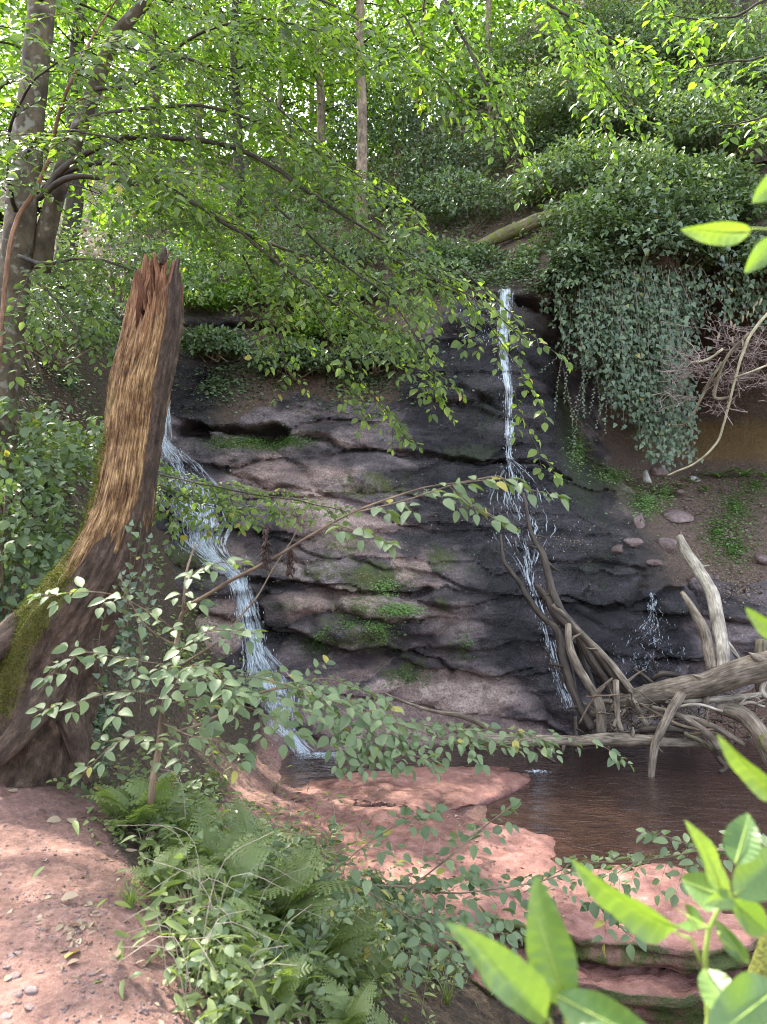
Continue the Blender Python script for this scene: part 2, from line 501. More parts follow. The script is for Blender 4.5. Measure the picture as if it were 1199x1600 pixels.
ROCK = m_rock()
PATH = m_ground('path_soil', (0.115, 0.060, 0.047), (0.245, 0.138, 0.112), (0.38, 0.245, 0.205), 26.0, bump=1.0)
SLAB = m_ground('pink_sandstone', (0.13, 0.058, 0.045), (0.27, 0.132, 0.108), (0.40, 0.235, 0.20), 7.0, rough=0.75, bump=0.9)
LITTER = m_ground('leaf_litter', (0.03, 0.022, 0.014), (0.09, 0.062, 0.04), (0.25, 0.19, 0.13), 18.0, bump=0.9)
STONE = m_ground('grey_pink_stone', (0.10, 0.072, 0.066), (0.21, 0.15, 0.14), (0.33, 0.26, 0.245), 14.0, moss=-0.05, bump=1.0)
WATER = m_water()
FOAM = m_foam()
BEECH_BARK = m_bark('beech_bark', (0.040, 0.030, 0.018), (0.135, 0.105, 0.068), moss=0.05, scale=(9, 9, 6), bump=0.35, spots=(0.22, 0.21, 0.17), spot_amt=0.6)
DARK_BARK = m_bark('dark_branch_bark', (0.022, 0.018, 0.013), (0.085, 0.068, 0.05), moss=0.02, scale=(60, 60, 12), bump=0.4)
TWIG = m_bark('brown_twig', (0.085, 0.06, 0.04), (0.22, 0.16, 0.11), scale=(80, 80, 14), bump=0.2, moss=-0.6)
PALE_TWIG = m_bark('pale_twig', (0.20, 0.16, 0.12), (0.42, 0.36, 0.29), scale=(80, 80, 14), bump=0.2, moss=-0.6)
DEADWOOD = m_bark('weathered_deadwood', (0.055, 0.042, 0.030), (0.27, 0.215, 0.165), moss=-0.12, scale=(45, 45, 6.0), bump=0.4)
PALEWOOD = m_bark('pale_barkless_wood', (0.16, 0.13, 0.10), (0.50, 0.44, 0.36), moss=-0.12, scale=(50, 50, 5.0), bump=0.4)
WETWOOD = m_bark('wet_dark_wood', (0.014, 0.010, 0.008), (0.085, 0.060, 0.045), moss=-0.2, scale=(50, 50, 4), bump=0.6, rough=0.5)
MOSSWOOD = m_bark('mossy_wood', (0.06, 0.048, 0.03), (0.22, 0.18, 0.12), moss_col=(0.13, 0.135, 0.025), moss=0.25, scale=(50, 50, 4), bump=0.6)
FARBARK = m_bark('pale_brown_bark', (0.13, 0.092, 0.066), (0.33, 0.25, 0.19), moss=-0.3, scale=(24, 24, 9), bump=0.4)
L_BEECH = m_leaf('beech_leaf', (0.060, 0.092, 0.026), (0.115, 0.168, 0.045), (0.195, 0.255, 0.065), trans=0.55, glow=(1.75, 1.95, 0.6))
L_FOREST = m_leaf('sunny_forest_leaf', (0.055, 0.10, 0.02), (0.11, 0.185, 0.035), (0.20, 0.27, 0.05), trans=0.5)
L_IVY = m_leaf('ivy_leaf', (0.038, 0.062, 0.034), (0.080, 0.118, 0.062), (0.15, 0.195, 0.10), trans=0.2, rough=0.34, spec=0.55)
L_BUSH = m_leaf('bush_leaf', (0.058, 0.088, 0.046), (0.118, 0.165, 0.085), (0.20, 0.25, 0.13), trans=0.3, rough=.38)
L_SAP = m_leaf('hazel_leaf', (0.075, 0.11, 0.05), (0.135, 0.18, 0.085), (0.21, 0.26, 0.13), old=(0.34, 0.29, 0.07), trans=0.33, rough=0.5)
L_FERN = m_leaf('fern_leaf', (0.10, 0.135, 0.042), (0.165, 0.205, 0.070), (0.24, 0.285, 0.11), trans=0.35, rough=0.55)
L_FORE = m_leaf('young_bright_leaf', (0.075, 0.145, 0.036), (0.12, 0.205, 0.058), (0.18, 0.27, 0.082), trans=0.38, rough=0.38, glow=(1.4, 1.35, 0.35), veins=1.0)
L_MOSS = m_leaf('moss_tuft', (0.035, 0.045, 0.010), (0.085, 0.095, 0.018), (0.16, 0.165, 0.03), trans=0.2, rough=0.9, spec=0.1)
L_COVER = m_leaf('ground_cover_leaf', (0.065, 0.115, 0.035), (0.125, 0.205, 0.065), (0.20, 0.30, 0.10), trans=0.3)
L_DRY = m_leaf('dry_leaf', (0.08, 0.05, 0.03), (0.20, 0.14, 0.09), (0.38, 0.30, 0.21), old=(0.36, 0.28, 0.08), trans=0.2, rough=0.7, glow=(1.2, 1.0, 0.7))
# ================================================================== THE SETTING
WZ = -1.5                                     # level of the pool
# ---- near ground: path, bank, bed of the stream, slope on the left
G1 = [(-1.5, -8, 0.3), (2, -8, 0.2), (-8, -6, 2.0), (8, -6, 0.5), (-0.5, -2, 0), (-3, -2, 0.2), (1.5, -1, -0.1),
      (0, 0, 0), (0, 1, 0.0), (-1.5, 1, 0), (-1.5, 2, 0), (-2.5, 2.5, 0.05), (-0.62, 2.2, 0), (-0.95, 3.0, 0), (-1.45, 3.8, -0.02),
      (-2, 3.3, 0.02), (-1.9, 4.3, 0.04), (-3, 4, 0.3), (-3, 2.5, 0.12), (-4.2, 2.5, 0.5), (-2.6, 4.6, 0.2), (-0.3, 2.0, -0.1),
      (0.0, 2.4, -0.5), (0.1, 3.1, -0.85), (-0.45, 3.3, -0.42), (-0.9, 4.0, -0.35), (-0.45, 4.4, -0.8), (0.3, 4.2, -1.35), (-0.1, 4.9, -1.3),
      (-1.2, 5.0, -0.5), (-0.9, 5.8, -1.15), (-1.4, 6.2, -0.85),
      (0.6, 1.2, -0.35), (1.0, 2.0, -0.9), (1.3, 3, -1.7), (1.2, 4, -2.05), (2, 4.6, -2.2), (3, 4.2, -2.2), (2.6, 3, -1.9), (2.4, 1.6, -0.9), (5, 3.5, -1.8), (5, 1, -0.4), (8, 3, -0.6), (8, 6, -0.9),
      (0.3, 5.6, -1.56), (1.5, 5.8, -1.75), (3, 6, -1.85), (5, 6.5, -1.75), (0.2, 7.0, -1.49), (1.75, 7.4, -1.8), (1.6, 8.3, -1.75), (3.2, 7.6, -1.95), (5, 8, -1.8),
      (-0.6, 8.2, -1.43), (0.3, 8.3, -1.43), (0.9, 8.2, -1.46), (0.5, 7.5, -1.44), (-0.3, 7.2, -1.42), (0.9, 6.8, -1.44), (1.3, 6.6, -1.5), (0.2, 6.3, -1.46), (-0.2, 9.3, -1.72), (1.2, 8.8, -1.8), (3, 9.2, -1.85), (5, 9.8, -1.6), (7, 9, -1.0),
      (-0.9, 7.2, -1.45), (-1.25, 7.6, -1.38), (-1.25, 8.6, -1.47), (-1.75, 8.4, -1.05), (-1.7, 7.0, -1.02), (-2.3, 8.0, -0.55), (-2.3, 6.6, -0.45), (-1.7, 9.2, -1.2), (-2.3, 9.5, -0.35),
      (-2.6, 5.6, 0.35), (-3.0, 7, 1.1), (-2.9, 9.3, 0.55), (-3.5, 8.2, 2.0), (-3.3, 10.2, 1.25), (-4.0, 11.2, 2.9), (-4.5, 6.5, 2.3), (-3.7, 5.6, 1.4), (-6, 6, 3.3), (-8, 8, 5.4), (-8, 4, 3.2),
      (-4.2, 4.2, 1.0), (-6, 2.5, 1.6), (-5, 9.5, 4.2), (-7, 12, 6.5), (-5, 13, 5.2), (-9.5, 11, 7.5), (0, 11.5, -1.7), (3, 12, -1.6), (6, 12, 0)]
g1 = RBF(G1, 0.03)
xs1 = np.concatenate([np.arange(-14, -6, 0.25), np.arange(-6, -3.2, 0.06), np.arange(-3.2, 1.6, 0.03), np.arange(1.6, 5.2, 0.045), np.arange(5.2, 12, 0.3)])
ys1 = np.concatenate([np.arange(-10, 1.2, 0.3), np.arange(1.2, 5.2, 0.024), np.arange(5.2, 10.0, 0.04), np.arange(10.0, 13.0, 0.08)])
X1, Y1 = np.meshgrid(xs1, ys1)
Z1 = np.clip(g1(X1, Y1), -2.6, 14)
path_edge = -0.44 - (Y1 - 2.36) * 0.62          # right edge of the trodden path
on_path = smooth(0.12, -0.25, X1 - path_edge + 0.12 * fbm(X1 * 3, Y1 * 3, 0, 3)) * smooth(-3.6, -2.6, X1) * smooth(5.2, 4.6, Y1 + 0.4 * fbm(X1 * 2, Y1 * 2, 0, 9))
bankish = smooth(0.0, 0.5, X1 - path_edge) * smooth(6.6, 5.0, Y1)
slope_l = smooth(-2.2, -3.2, X1 + 0.0 * Y1) * smooth(4.2, 5.0, Y1)
Z1 = Z1 + 0.05 * fbm(X1 * 0.9, Y1 * 0.9, 0, 1) + 0.022 * fbm(X1 * 4, Y1 * 4, 0, 2) + 0.012 * fbm(X1 * 13, Y1 * 13, 0, 5, 3) * (0.6 + on_path)
Z1 = Z1 + 0.05 * bankish * fbm(X1 * 5, Y1 * 5, 0, 21) + 0.10 * slope_l * fbm(X1 * 2.5, Y1 * 2.5, 0, 22)
bed = smooth(-0.2, 0.3, X1 + 0.9) * smooth(5.0, 5.8, Y1)
T1 = Grid(xs1, ys1, Z1)
def grid_faces(ny, nx):
    i = np.arange(ny - 1)[:, None] * nx; j = np.arange(nx - 1)[None]
    return np.stack([i + j, i + j + 1, i + nx + j + 1, i + nx + j], -1).reshape(-1, 4)
soil1 = np.clip(1.0 - 1.6 * on_path - 1.2 * smooth(-1.9, -1.1, X1) * smooth(5.0, 6.0, Y1) * smooth(0.0, -0.6, Z1), 0, 1) * smooth(-6, 0.0, 0 * Y1 + 1)
moss1 = 0.25 * slope_l + 0.1 * bankish - 0.6 * on_path - 0.5 * bed
wet1 = bed * 0.8
me = raw_mesh('forest_floor', np.stack([X1, Y1, Z1], -1).reshape(-1, 3), [grid_faces(len(ys1), len(xs1))],
              {'soil': soil1.ravel(), 'moss': moss1.ravel(), 'wet': wet1.ravel()})
tag(link('ground', me, PATH), 'reddish trodden path and earthy bank running down to the stream', None, None, 'structure')

# ---- hillside above the rock face
G2 = PP([(-400, 420, 11), (-150, 430, 12), (0, 450, 12.5), (120, 440, 13), (300, 410, 14), (450, 390, 14.5), (600, 370, 15), (740, 385, 14.2), (850, 350, 14),
         (300, 315, 18), (500, 300, 18), (650, 275, 18), (450, 245, 25), (650, 235, 25), (200, 260, 23), (0, 300, 17), (-250, 260, 16), (-500, 100, 18),
         (780, 240, 18), (900, 250, 14.6), (1050, 250, 14.2), (1199, 250, 14), (880, 100, 17.5), (1050, 60, 16.4), (1199, 50, 16), (1000, -150, 20), (1250, -200, 19), (1450, 150, 14.5), (1500, -200, 19), (850, 20, 21),
         (740, 140, 24), (300, 255, 34), (600, 245, 34), (900, 60, 34), (0, 200, 30), (1200, -80, 34), (-300, 150, 30)])
g2 = RBF(np.stack([G2[:, 0], G2[:, 1], G2[:, 2]], 1), 0.3)
xs2 = np.concatenate([np.arange(-40, -12, 1.0), np.arange(-12, 12, 0.16), np.arange(12, 40.1, 1.0)])
ys2 = np.concatenate([np.arange(12.6, 22, 0.14), np.arange(22, 60, 1.0)])
X2, Y2 = np.meshgrid(xs2, ys2)
Z2 = np.clip(g2(np.clip(X2, -14, 14), np.clip(Y2, 0, 34)), 3, 24) + 0.25 * fbm(X2 * 0.7, Y2 * 0.7, 0, 31) + 0.06 * fbm(X2 * 3, Y2 * 3, 0, 32)

# ---- the rock face: a sheet over (x, z) whose depth y carries beds, joints and the hollow on the right
CL = [(-200, 1200, 9.0), (0, 1180, 9.2), (200, 1180, 9.5), (470, 1180, 9.75), (600, 1175, 9.85), (750, 1165, 10.1), (900, 1150, 10.45), (1050, 1140, 10.7), (1199, 1130, 10.9), (1450, 1120, 11.2),
      (200, 1290, 9.3), (600, 1290, 9.6), (900, 1290, 10.2), (1199, 1280, 10.6), (1450, 1270, 11.0),
      (300, 1060, 9.95), (470, 1060, 10.1), (540, 1110, 10.0), (640, 1060, 10.55), (800, 1060, 10.55), (950, 1060, 10.75), (1100, 1060, 10.95), (1300, 1060, 11.1),
      (100, 950, 9.9), (300, 950, 10.3), (450, 950, 10.35), (600, 950, 10.4), (750, 950, 10.55), (900, 950, 10.85), (1050, 950, 11.1), (1199, 950, 11.2), (1450, 930, 11.3),
      (100, 850, 10.4), (280, 850, 10.85), (450, 850, 10.8), (600, 850, 10.95), (750, 850, 11.05), (900, 850, 11.15), (1000, 850, 11.45), (1100, 850, 12.0), (1199, 850, 12.1), (1450, 830, 12.0),
      (0, 740, 11.2), (260, 730, 11.5), (450, 730, 11.6), (600, 730, 11.55), (750, 730, 11.45), (860, 740, 11.6), (950, 745, 13.3), (1050, 740, 14.4), (1199, 740, 14.0), (1450, 720, 13.8),
      (0, 600, 12.0), (260, 600, 12.3), (380, 630, 12.2), (450, 600, 12.5), (600, 600, 12.4), (700, 600, 12.0), (790, 600, 11.95), (850, 610, 12.1), (912, 620, 15.8), (1000, 620, 17.0), (1199, 620, 14.6), (1450, 600, 14.4),
      (0, 500, 12.6), (260, 510, 12.6), (450, 505, 12.9), (600, 500, 12.8), (700, 480, 12.4), (790, 480, 12.3), (850, 500, 12.5), (905, 520, 15.0), (1000, 510, 15.2), (1199, 520, 13.5), (1450, 500, 13.2),
      (790, 445, 12.6), (700, 445, 12.9), (900, 440, 12.5), (1050, 440, 12.4), (1199, 440, 12.3), (1450, 430, 12.2),
      (0, 420, 13.4), (260, 400, 14.0), (450, 385, 14.6), (600, 370, 14.9), (740, 400, 13.9), (850, 370, 13.3), (950, 330, 13.1), (1050, 330, 13.1), (1199, 330, 13.1), (1450, 320, 13.0),
      (0, 300, 17), (300, 300, 18.5), (600, 280, 18.5), (800, 250, 17.6), (900, 250, 14.9), (1050, 250, 14.5), (1199, 250, 14.3), (1450, 230, 14.3)]
CLP = PP(CL)
cl = RBF(np.stack([CLP[:, 0], CLP[:, 2], CLP[:, 1]], 1), 0.01)
xsC = np.arange(-7.2, 8.6, 0.027)
zsC = np.arange(-2.1, 8.4, 0.027)
XC, ZC = np.meshgrid(xsC, zsC)
YC = cl(XC, ZC)
BASEC = Grid(xsC, zsC, YC.copy())
def on_face(u, v, grid):
    Y = 11.5
    for _ in range(14):
        x, _, z = P(u, v, Y)
        Y = 0.5 * Y + 0.5 * float(grid(x, z))
    return P(u, v, Y)
# how far a place is rock (not earth slope): right bank and upper slope are earth
UC = 600 + XC * F / YC; VC = 800 - (ZC - CAM[2]) * F / YC
nzA = 2.2 * fbm(XC * 0.8, ZC * 0.8, 0, 41, 5)
rock = smooth(470, 520, VC + 40 * nzA) * smooth(1010, 930, UC - 0.25 * np.maximum(0, VC - 860) * 2 + 40 * nzA)
rock = np.maximum(rock, smooth(905, 935, VC + 25 * nzA) * smooth(1330, 1250, UC))
nzB = fbm(XC * 1.3, ZC * 1.3, 4, 43, 5)
slope_up = smooth(650, 590, VC + 60 * nzA) * smooth(690, 560, UC + 120 * nzB) * smooth(290, 380, UC + 130 * nzB)     # overgrown shelf, upper left
rock = rock * (1 - 0.8 * slope_up)
# rounded beds: cells around hand-placed centres, long along the bedding
SEED = [(330, 760), (450, 740), (560, 735), (300, 800), (400, 800), (500, 810), (620, 790), (350, 860), (450, 870), (560, 850), (680, 855), (780, 870),
        (430, 895), (540, 900), (640, 905), (730, 905), (430, 950), (520, 975), (590, 950), (690, 940), (640, 990), (700, 1000), (770, 965), (830, 975), (760, 1030), (830, 1030),
        (450, 1030), (520, 1050), (600, 1060), (700, 1080), (790, 1090), (880, 1080), (560, 1130), (650, 1140), (750, 1140), (350, 920), (330, 1000), (380, 1080), (420, 1140), (300, 1100),
        (650, 560), (720, 560), (690, 660), (760, 670), (830, 640), (740, 600), (820, 540), (700, 500), (800, 480), (640, 680), (870, 720), (720, 760), (800, 780), (880, 790), (930, 820),
        (860, 850), (940, 870), (880, 910), (960, 920), (1000, 980), (920, 990), (1040, 930), (1080, 1000), (950, 1060), (1060, 1070), (1150, 1000), (1160, 940), (1180, 1080),
        (300, 560), (340, 620), (420, 650), (520, 640), (400, 520), (290, 680), (380, 700), (480, 700), (570, 680), (320, 520), (220, 600), (200, 700), (180, 820), (150, 950), (100, 700), (80, 560)]
S3 = np.array([on_face(u, v, BASEC) for u, v in SEED])
wx = XC + 0.45 * fbm(XC * 0.9, ZC * 1.3, 0, 51) + 0.08 * fbm(XC * 5, ZC * 5, 0, 52)
wz = ZC + 0.14 * fbm(XC * 0.8, ZC * 1.6, 3, 53) + 0.05 * fbm(XC * 4, ZC * 6, 3, 54)
d1 = np.full(XC.shape, 9e9); d2 = d1.copy(); lab = np.zeros(XC.shape, int)
for i, s in enumerate(S3):
    ax = 0.30 + 0.12 * math.sin(i * 2.3)
    d = np.hypot((wx - s[0]) * ax, (wz - s[2]) + 0.10 * (wx - s[0]))
    near = d < d1
    d2 = np.where(near, d1, np.minimum(d2, d)); lab = np.where(near, i, lab); d1 = np.where(near, d, d1)
edge = d2 - d1
bulge = smooth(0.0, 0.24, edge)
vis = smooth(-0.35, 0.35, fbm(XC * 1.1, ZC * 1.4, 8, 55))           # joints open in places, closed in others
cellz = np.array([s[2] for s in S3])[lab]
tilt = np.clip((ZC - cellz), -0.6, 0.6)
off = np.array([math.sin(i * 12.9898) * 0.12 for i in range(len(S3))])[lab]
YC = YC - rock * ((0.05 + 0.11 * vis) * bulge - 0.06 + off * smooth(0.0, 0.16, edge) * (0.4 + 0.6 * vis))
YC = YC + rock * tilt * (0.10 + 0.15 * vis)
groove = np.exp(-(edge / 0.030) ** 2)
YC = YC + rock * 0.075 * groove * vis ** 1.5
# deep open joints, as polylines
JOINTS = [([(335, 828), (385, 828), (425, 838), (475, 858), (504, 874), (583, 884), (642, 894), (704, 910), (750, 921)], 0.12, 0.035),
          ([(388, 908), (437, 912), (487, 921), (512, 931), (550, 934), (590, 931), (667, 926)], 0.38, 0.06),
          ([(400, 970), (433, 996), (475, 1008), (537, 1033)], 0.30, 0.07),
          ([(540, 1024), (608, 1022), (658, 1028), (690, 1038), (704, 1052)], 0.42, 0.075),
          ([(700, 1056), (767, 1060), (840, 1052)], 0.10, 0.03),
          ([(713, 952), (767, 938), (815, 938)], 0.10, 0.03), ([(775, 1012), (804, 1004), (850, 1001)], 0.08, 0.025),
          ([(600, 820), (650, 824), (708, 833), (760, 830)], 0.12, 0.035),
          ([(872, 934), (911, 941), (956, 951), (995, 954), (1027, 932), (1068, 925)], 0.22, 0.05), ([(850, 877), (922, 881), (970, 881), (1010, 890)], 0.14, 0.04),
          ([(620, 704), (668, 713), (720, 716), (780, 719), (840, 725), (890, 745)], 0.26, 0.05), ([(700, 604), (745, 612), (785, 640)], 0.14, 0.04),
          ([(275, 672), (320, 668), (370, 672), (410, 678), (440, 676)], 0.75, 0.12), ([(290, 507), (350, 505), (410, 508), (450, 515)], 0.45, 0.07),
          ([(370, 752), (440, 764), (520, 772), (600, 790)], 0.10, 0.03), ([(420, 905), (400, 940), (405, 970)], 0.2, 0.06), ([(660, 928), (655, 950), (640, 975)], 0.08, 0.03),
          ([(780, 720), (900, 800), (960, 836)], 0.06, 0.03), ([(815, 468), (850, 474), (885, 486)], 0.5, 0.09), ([(1010, 1010), (1060, 1030), (1120, 1020)], 0.10, 0.03),
          ([(700, 455), (740, 462), (775, 463)], 0.3, 0.06), ([(1060, 470), (1120, 478), (1199, 480)], 0.35, 0.08), ([(1080, 500), (1140, 506), (1199, 504)], 0.3, 0.07)]
jd = np.zeros(XC.shape)
jx = XC + 0.10 * fbm(XC * 3, ZC * 3, 7, 61); jz = ZC + 0.10 * fbm(XC * 2.6, ZC * 4, 9, 62)
wn_ = np.clip(0.8 + 1.5 * fbm(XC * 2.2, ZC * 2, 5, 63), .25, 1.8)
for pl, depth, w in JOINTS:
    q = np.array([on_face(u, v, BASEC) for u, v in pl])[:, [0, 2]]
    dd = np.full(XC.shape, 9e9)
    for a, b in zip(q[:-1], q[1:]):
        ab = b - a; t = np.clip(((jx - a[0]) * ab[0] + (jz - a[1]) * ab[1]) / (ab @ ab), 0, 1)
        dx, dz = jx - a[0] - t * ab[0], jz - a[1] - t * ab[1]
        dd = np.minimum(dd, np.hypot(dx, np.where(dz > 0, dz * 1.6, dz * 0.9)))
    ww = w * wn_
    jd = np.maximum(jd, depth * np.exp(-(dd / ww) ** 2))
YC = YC + jd
# thin bedding and roughness
bed_line = np.sin((ZC + 0.12 * XC + 0.35 * fbm(XC * 0.6, ZC * 0.6, 0, 71)) * 26)
YC = YC + rock * (0.007 * bed_line * smooth(-0.1, 0.5, fbm(XC * 0.9, ZC * 1.5, 2, 72)) - 0.10 * fbm(XC * 0.9, ZC * 1.5, 0, 73, 5) - 0.034 * fbm(XC * 5, ZC * 8, 0, 74, 4) - 0.02 * fbm(XC * 14, ZC * 20, 0, 77, 3)) \
        - (1 - rock) * (0.10 * fbm(XC * 1.5, ZC * 1.5, 0, 75, 4) + 0.03 * fbm(XC * 7, ZC * 7, 0, 76, 3))
crease = (1 - np.abs(fbm(XC * 2.1, ZC * 3.6, 6, 78, 3))) ** 10
crease2 = (1 - np.abs(fbm(XC * 5.5, ZC * 9, 6, 79, 2))) ** 9
YC = YC + rock * (0.045 * crease * smooth(-.2, .3, nzB) + 0.016 * crease2)
CG = Grid(xsC, zsC, YC)
# surface marks
def blob(u, v, ru, rv):
    c = on_face(u, v, BASEC)
    return np.exp(-(((XC - c[0]) / (ru * c[1] / F)) ** 2 + ((ZC - c[2]) / (rv * c[1] / F)) ** 2))
mossC = -0.12 + 0.14 * smooth(800, 600, UC) * smooth(680, 800, VC)
for u, v, ru, rv, a in [(540, 845, 60, 25, .55), (480, 890, 80, 18, .5), (600, 905, 60, 30, .6), (560, 950, 60, 25, .4), (560, 1000, 90, 30, .55), (440, 945, 60, 25, .4), (720, 1010, 30, 35, .6), (760, 880, 80, 40, .45),
                        (690, 870, 30, 25, .5), (690, 945, 25, 25, .4), (400, 690, 110, 18, .9), (740, 650, 90, 60, .35), (730, 710, 50, 15, .7), (760, 500, 80, 45, .5), (930, 900, 70, 40, .45), (900, 760, 60, 60, .4), (950, 830, 60, 60, .35),
                        (860, 1000, 60, 60, .25), (640, 1050, 60, 30, .5), (620, 740, 90, 40, .2), (300, 870, 80, 30, .6), (890, 660, 34, 90, .95), (800, 640, 90, 90, .3), (940, 740, 60, 30, .9), (1010, 790, 50, 30, .7), (1140, 810, 60, 70, .3), (1050, 680, 140, 40, .35),
                        (450, 560, 150, 60, .4), (560, 760, 90, 30, .45), (360, 740, 60, 12, .4), (1000, 950, 80, 40, .2)]:
    mossC += a * blob(u, v, ru, rv)
pinkC = np.full(XC.shape, 0.10) * smooth(760, 640, UC)
for u, v, ru, rv, a in [(480, 740, 120, 30, .8), (600, 800, 120, 30, .5), (470, 850, 90, 25, .7), (640, 880, 100, 25, .4), (500, 940, 100, 25, .5), (720, 960, 60, 40, .6), (740, 1080, 130, 40, 1.0), (620, 1110, 100, 40, 1.0), (350, 1050, 80, 120, .5),
                        (970, 780, 40, 60, .6), (460, 530, 80, 40, .4), (650, 1150, 200, 20, .8), (430, 780, 90, 30, .3), (780, 840, 60, 20, .3)]:
    pinkC += a * blob(u, v, ru, rv)
wetC = np.full(XC.shape, 0.08)
for u, v, ru, rv, a in [(850, 780, 170, 260, .55), (700, 620, 90, 120, .35), (930, 870, 100, 100, .5), (860, 1040, 60, 60, .5), (820, 780, 130, 90, .95), (760, 640, 110, 110, .6), (870, 880, 70, 160, .9), (790, 560, 90, 160, .9), (900, 960, 110, 90, .5), (300, 600, 90, 70, .8), (1010, 990, 90, 80, 1.0), (290, 780, 60, 120, .8), (400, 1000, 40, 160, .8), (440, 850, 90, 30, .5), (680, 1000, 120, 80, .3), (740, 640, 100, 100, .5), (900, 800, 90, 100, .5), (430, 980, 30, 40, .6)]:
    wetC += a * blob(u, v, ru, rv)
pinkC += np.array([math.sin(i * 78.233) * 0.30 for i in range(len(S3))])[lab] * rock
soilC = 1 - rock
soilC = np.maximum(soilC, 0.75 * slope_up)
ochre = blob(1150, 690, 120, 40)
attrsC = {'moss': mossC.ravel(), 'pink': pinkC.ravel(), 'wet': wetC.ravel(), 'soil': soilC.ravel(), 'ochre': (0.9 * ochre + .5 * blob(1050, 690, 100, 40) + .7 * blob(900, 660, 40, 90) - .1).ravel()}
# cut the sheet into its beds along the joints, the earth parts staying with the face itself
fq = grid_faces(len(zsC), len(xsC))
fl = lab.ravel()[fq[:, 0]].copy()
fl[(rock.ravel()[fq[:, 0]] < 0.5)] = -1
VCo = np.stack([XC, YC, ZC], -1).reshape(-1, 3)
def sub_mesh(name, sel):
    f = fq[sel]; used, inv = np.unique(f, return_inverse=True)
    return raw_mesh(name, VCo[used], [inv.reshape(-1, 4)], {k: a[used] for k, a in attrsC.items()})
face = link('rock_face', sub_mesh('rock_face', fl == -1), ROCK)
tag(face, 'tall stepped sandstone face with overgrown earth slopes around it', None, None, 'structure')
for i in range(len(SEED)):
    sel = fl == i
    if sel.sum() > 30:
        link('rock_bed', sub_mesh('rock_bed', sel), ROCK, face)
# hillside sheet, dropped behind the face where the face already forms the slope
front2 = (Y2 < CG(X2, np.minimum(Z2, 8.3)) + 0.05) & (Z2 < 8.3) & (np.abs(X2) < 8.0)
front2 |= (Y2 < 13.2) & (X2 > -7.0) & (X2 < 8.4)
T2 = Grid(xs2, ys2, np.where(front2, -50.0, Z2))
keep2 = grid_faces(len(ys2), len(xs2)); keep2 = keep2[~front2.ravel()[keep2].all(1)]
me = raw_mesh('hillside', np.stack([X2, Y2, Z2], -1).reshape(-1, 3), [keep2], {'soil': np.full(X2.size, 0.5), 'moss': np.full(X2.size, 0.0)})
tag(link('hillside', me, LITTER), 'leaf-strewn wooded hillside rising above the rock face', None, None, 'structure')

def hit(u, v, y0=1.5, y1=45.0, step=0.02):
    """first point of the ground, rock face or hillside along pixel (u, v)"""
    Y = np.arange(y0, y1, step)
    x = (u - 600) * Y / F; z = CAM[2] - (v - 800) * Y / F
    h = (T1.inside(x, Y) & (z < T1(x, Y))) | (CG.inside(x, z) & (Y > CG(x, z))) | (T2.inside(x, Y) & (z < T2(x, Y)))
    k = int(np.argmax(h)) if h.any() else len(Y) - 1
    return np.array([x[k], Y[k], z[k]])

def hits(us, vs, y0=1.5, y1=40.0, step=0.04):
    Y = np.arange(y0, y1, step); out = []
    for a in range(0, len(us), 400):
        u = np.asarray(us[a:a + 400])[:, None]; v = np.asarray(vs[a:a + 400])[:, None]
        YY = Y[None] + 0 * u; x = (u - 600) * YY / F; z = CAM[2] - (v - 800) * YY / F
        h = (T1.inside(x, YY) & (z < T1(x, YY))) | (CG.inside(x, z) & (YY > CG(x, z))) | (T2.inside(x, YY) & (z < T2(x, YY)))
        k = np.where(h.any(1), h.argmax(1), len(Y) - 1); r = np.arange(len(k))
        out.append(np.stack([x[r, k], YY[r, k], z[r, k]], 1))
    return np.concatenate(out)

# ---- water of the pool
mb = MB()
poly = [(-3.0, 10.6), (-2.5, 8.5), (-2.0, 7.5), (-1.5, 6.2), (0.2, 5.9), (1.2, 6.0), (2.2, 5.4), (2.6, 5.25), (6.5, 4.6), (9, 6), (9, 12), (-3.0, 12)]
mb.add([(x, y, WZ) for x, y in poly])
me = bpy.data.meshes.new('pool_water'); me.from_pydata([(x, y, WZ) for x, y in poly], [], [list(range(len(poly)))])
tag(link('pool_water', me, WATER), 'still brown pool of water at the foot of the falls', None, None, 'structure')
me = bpy.data.meshes.new('lower_water'); me.from_pydata([(0.2, 3, -2.12), (4.5, 2.6, -2.12), (6, 5.6, -2.12), (0.9, 5.8, -2.12)], [], [[0, 1, 2, 3]])
tag(link('lower_stream_water', me, WATER), 'dark shallow water below the mossy ledge', None, None, 'structure')

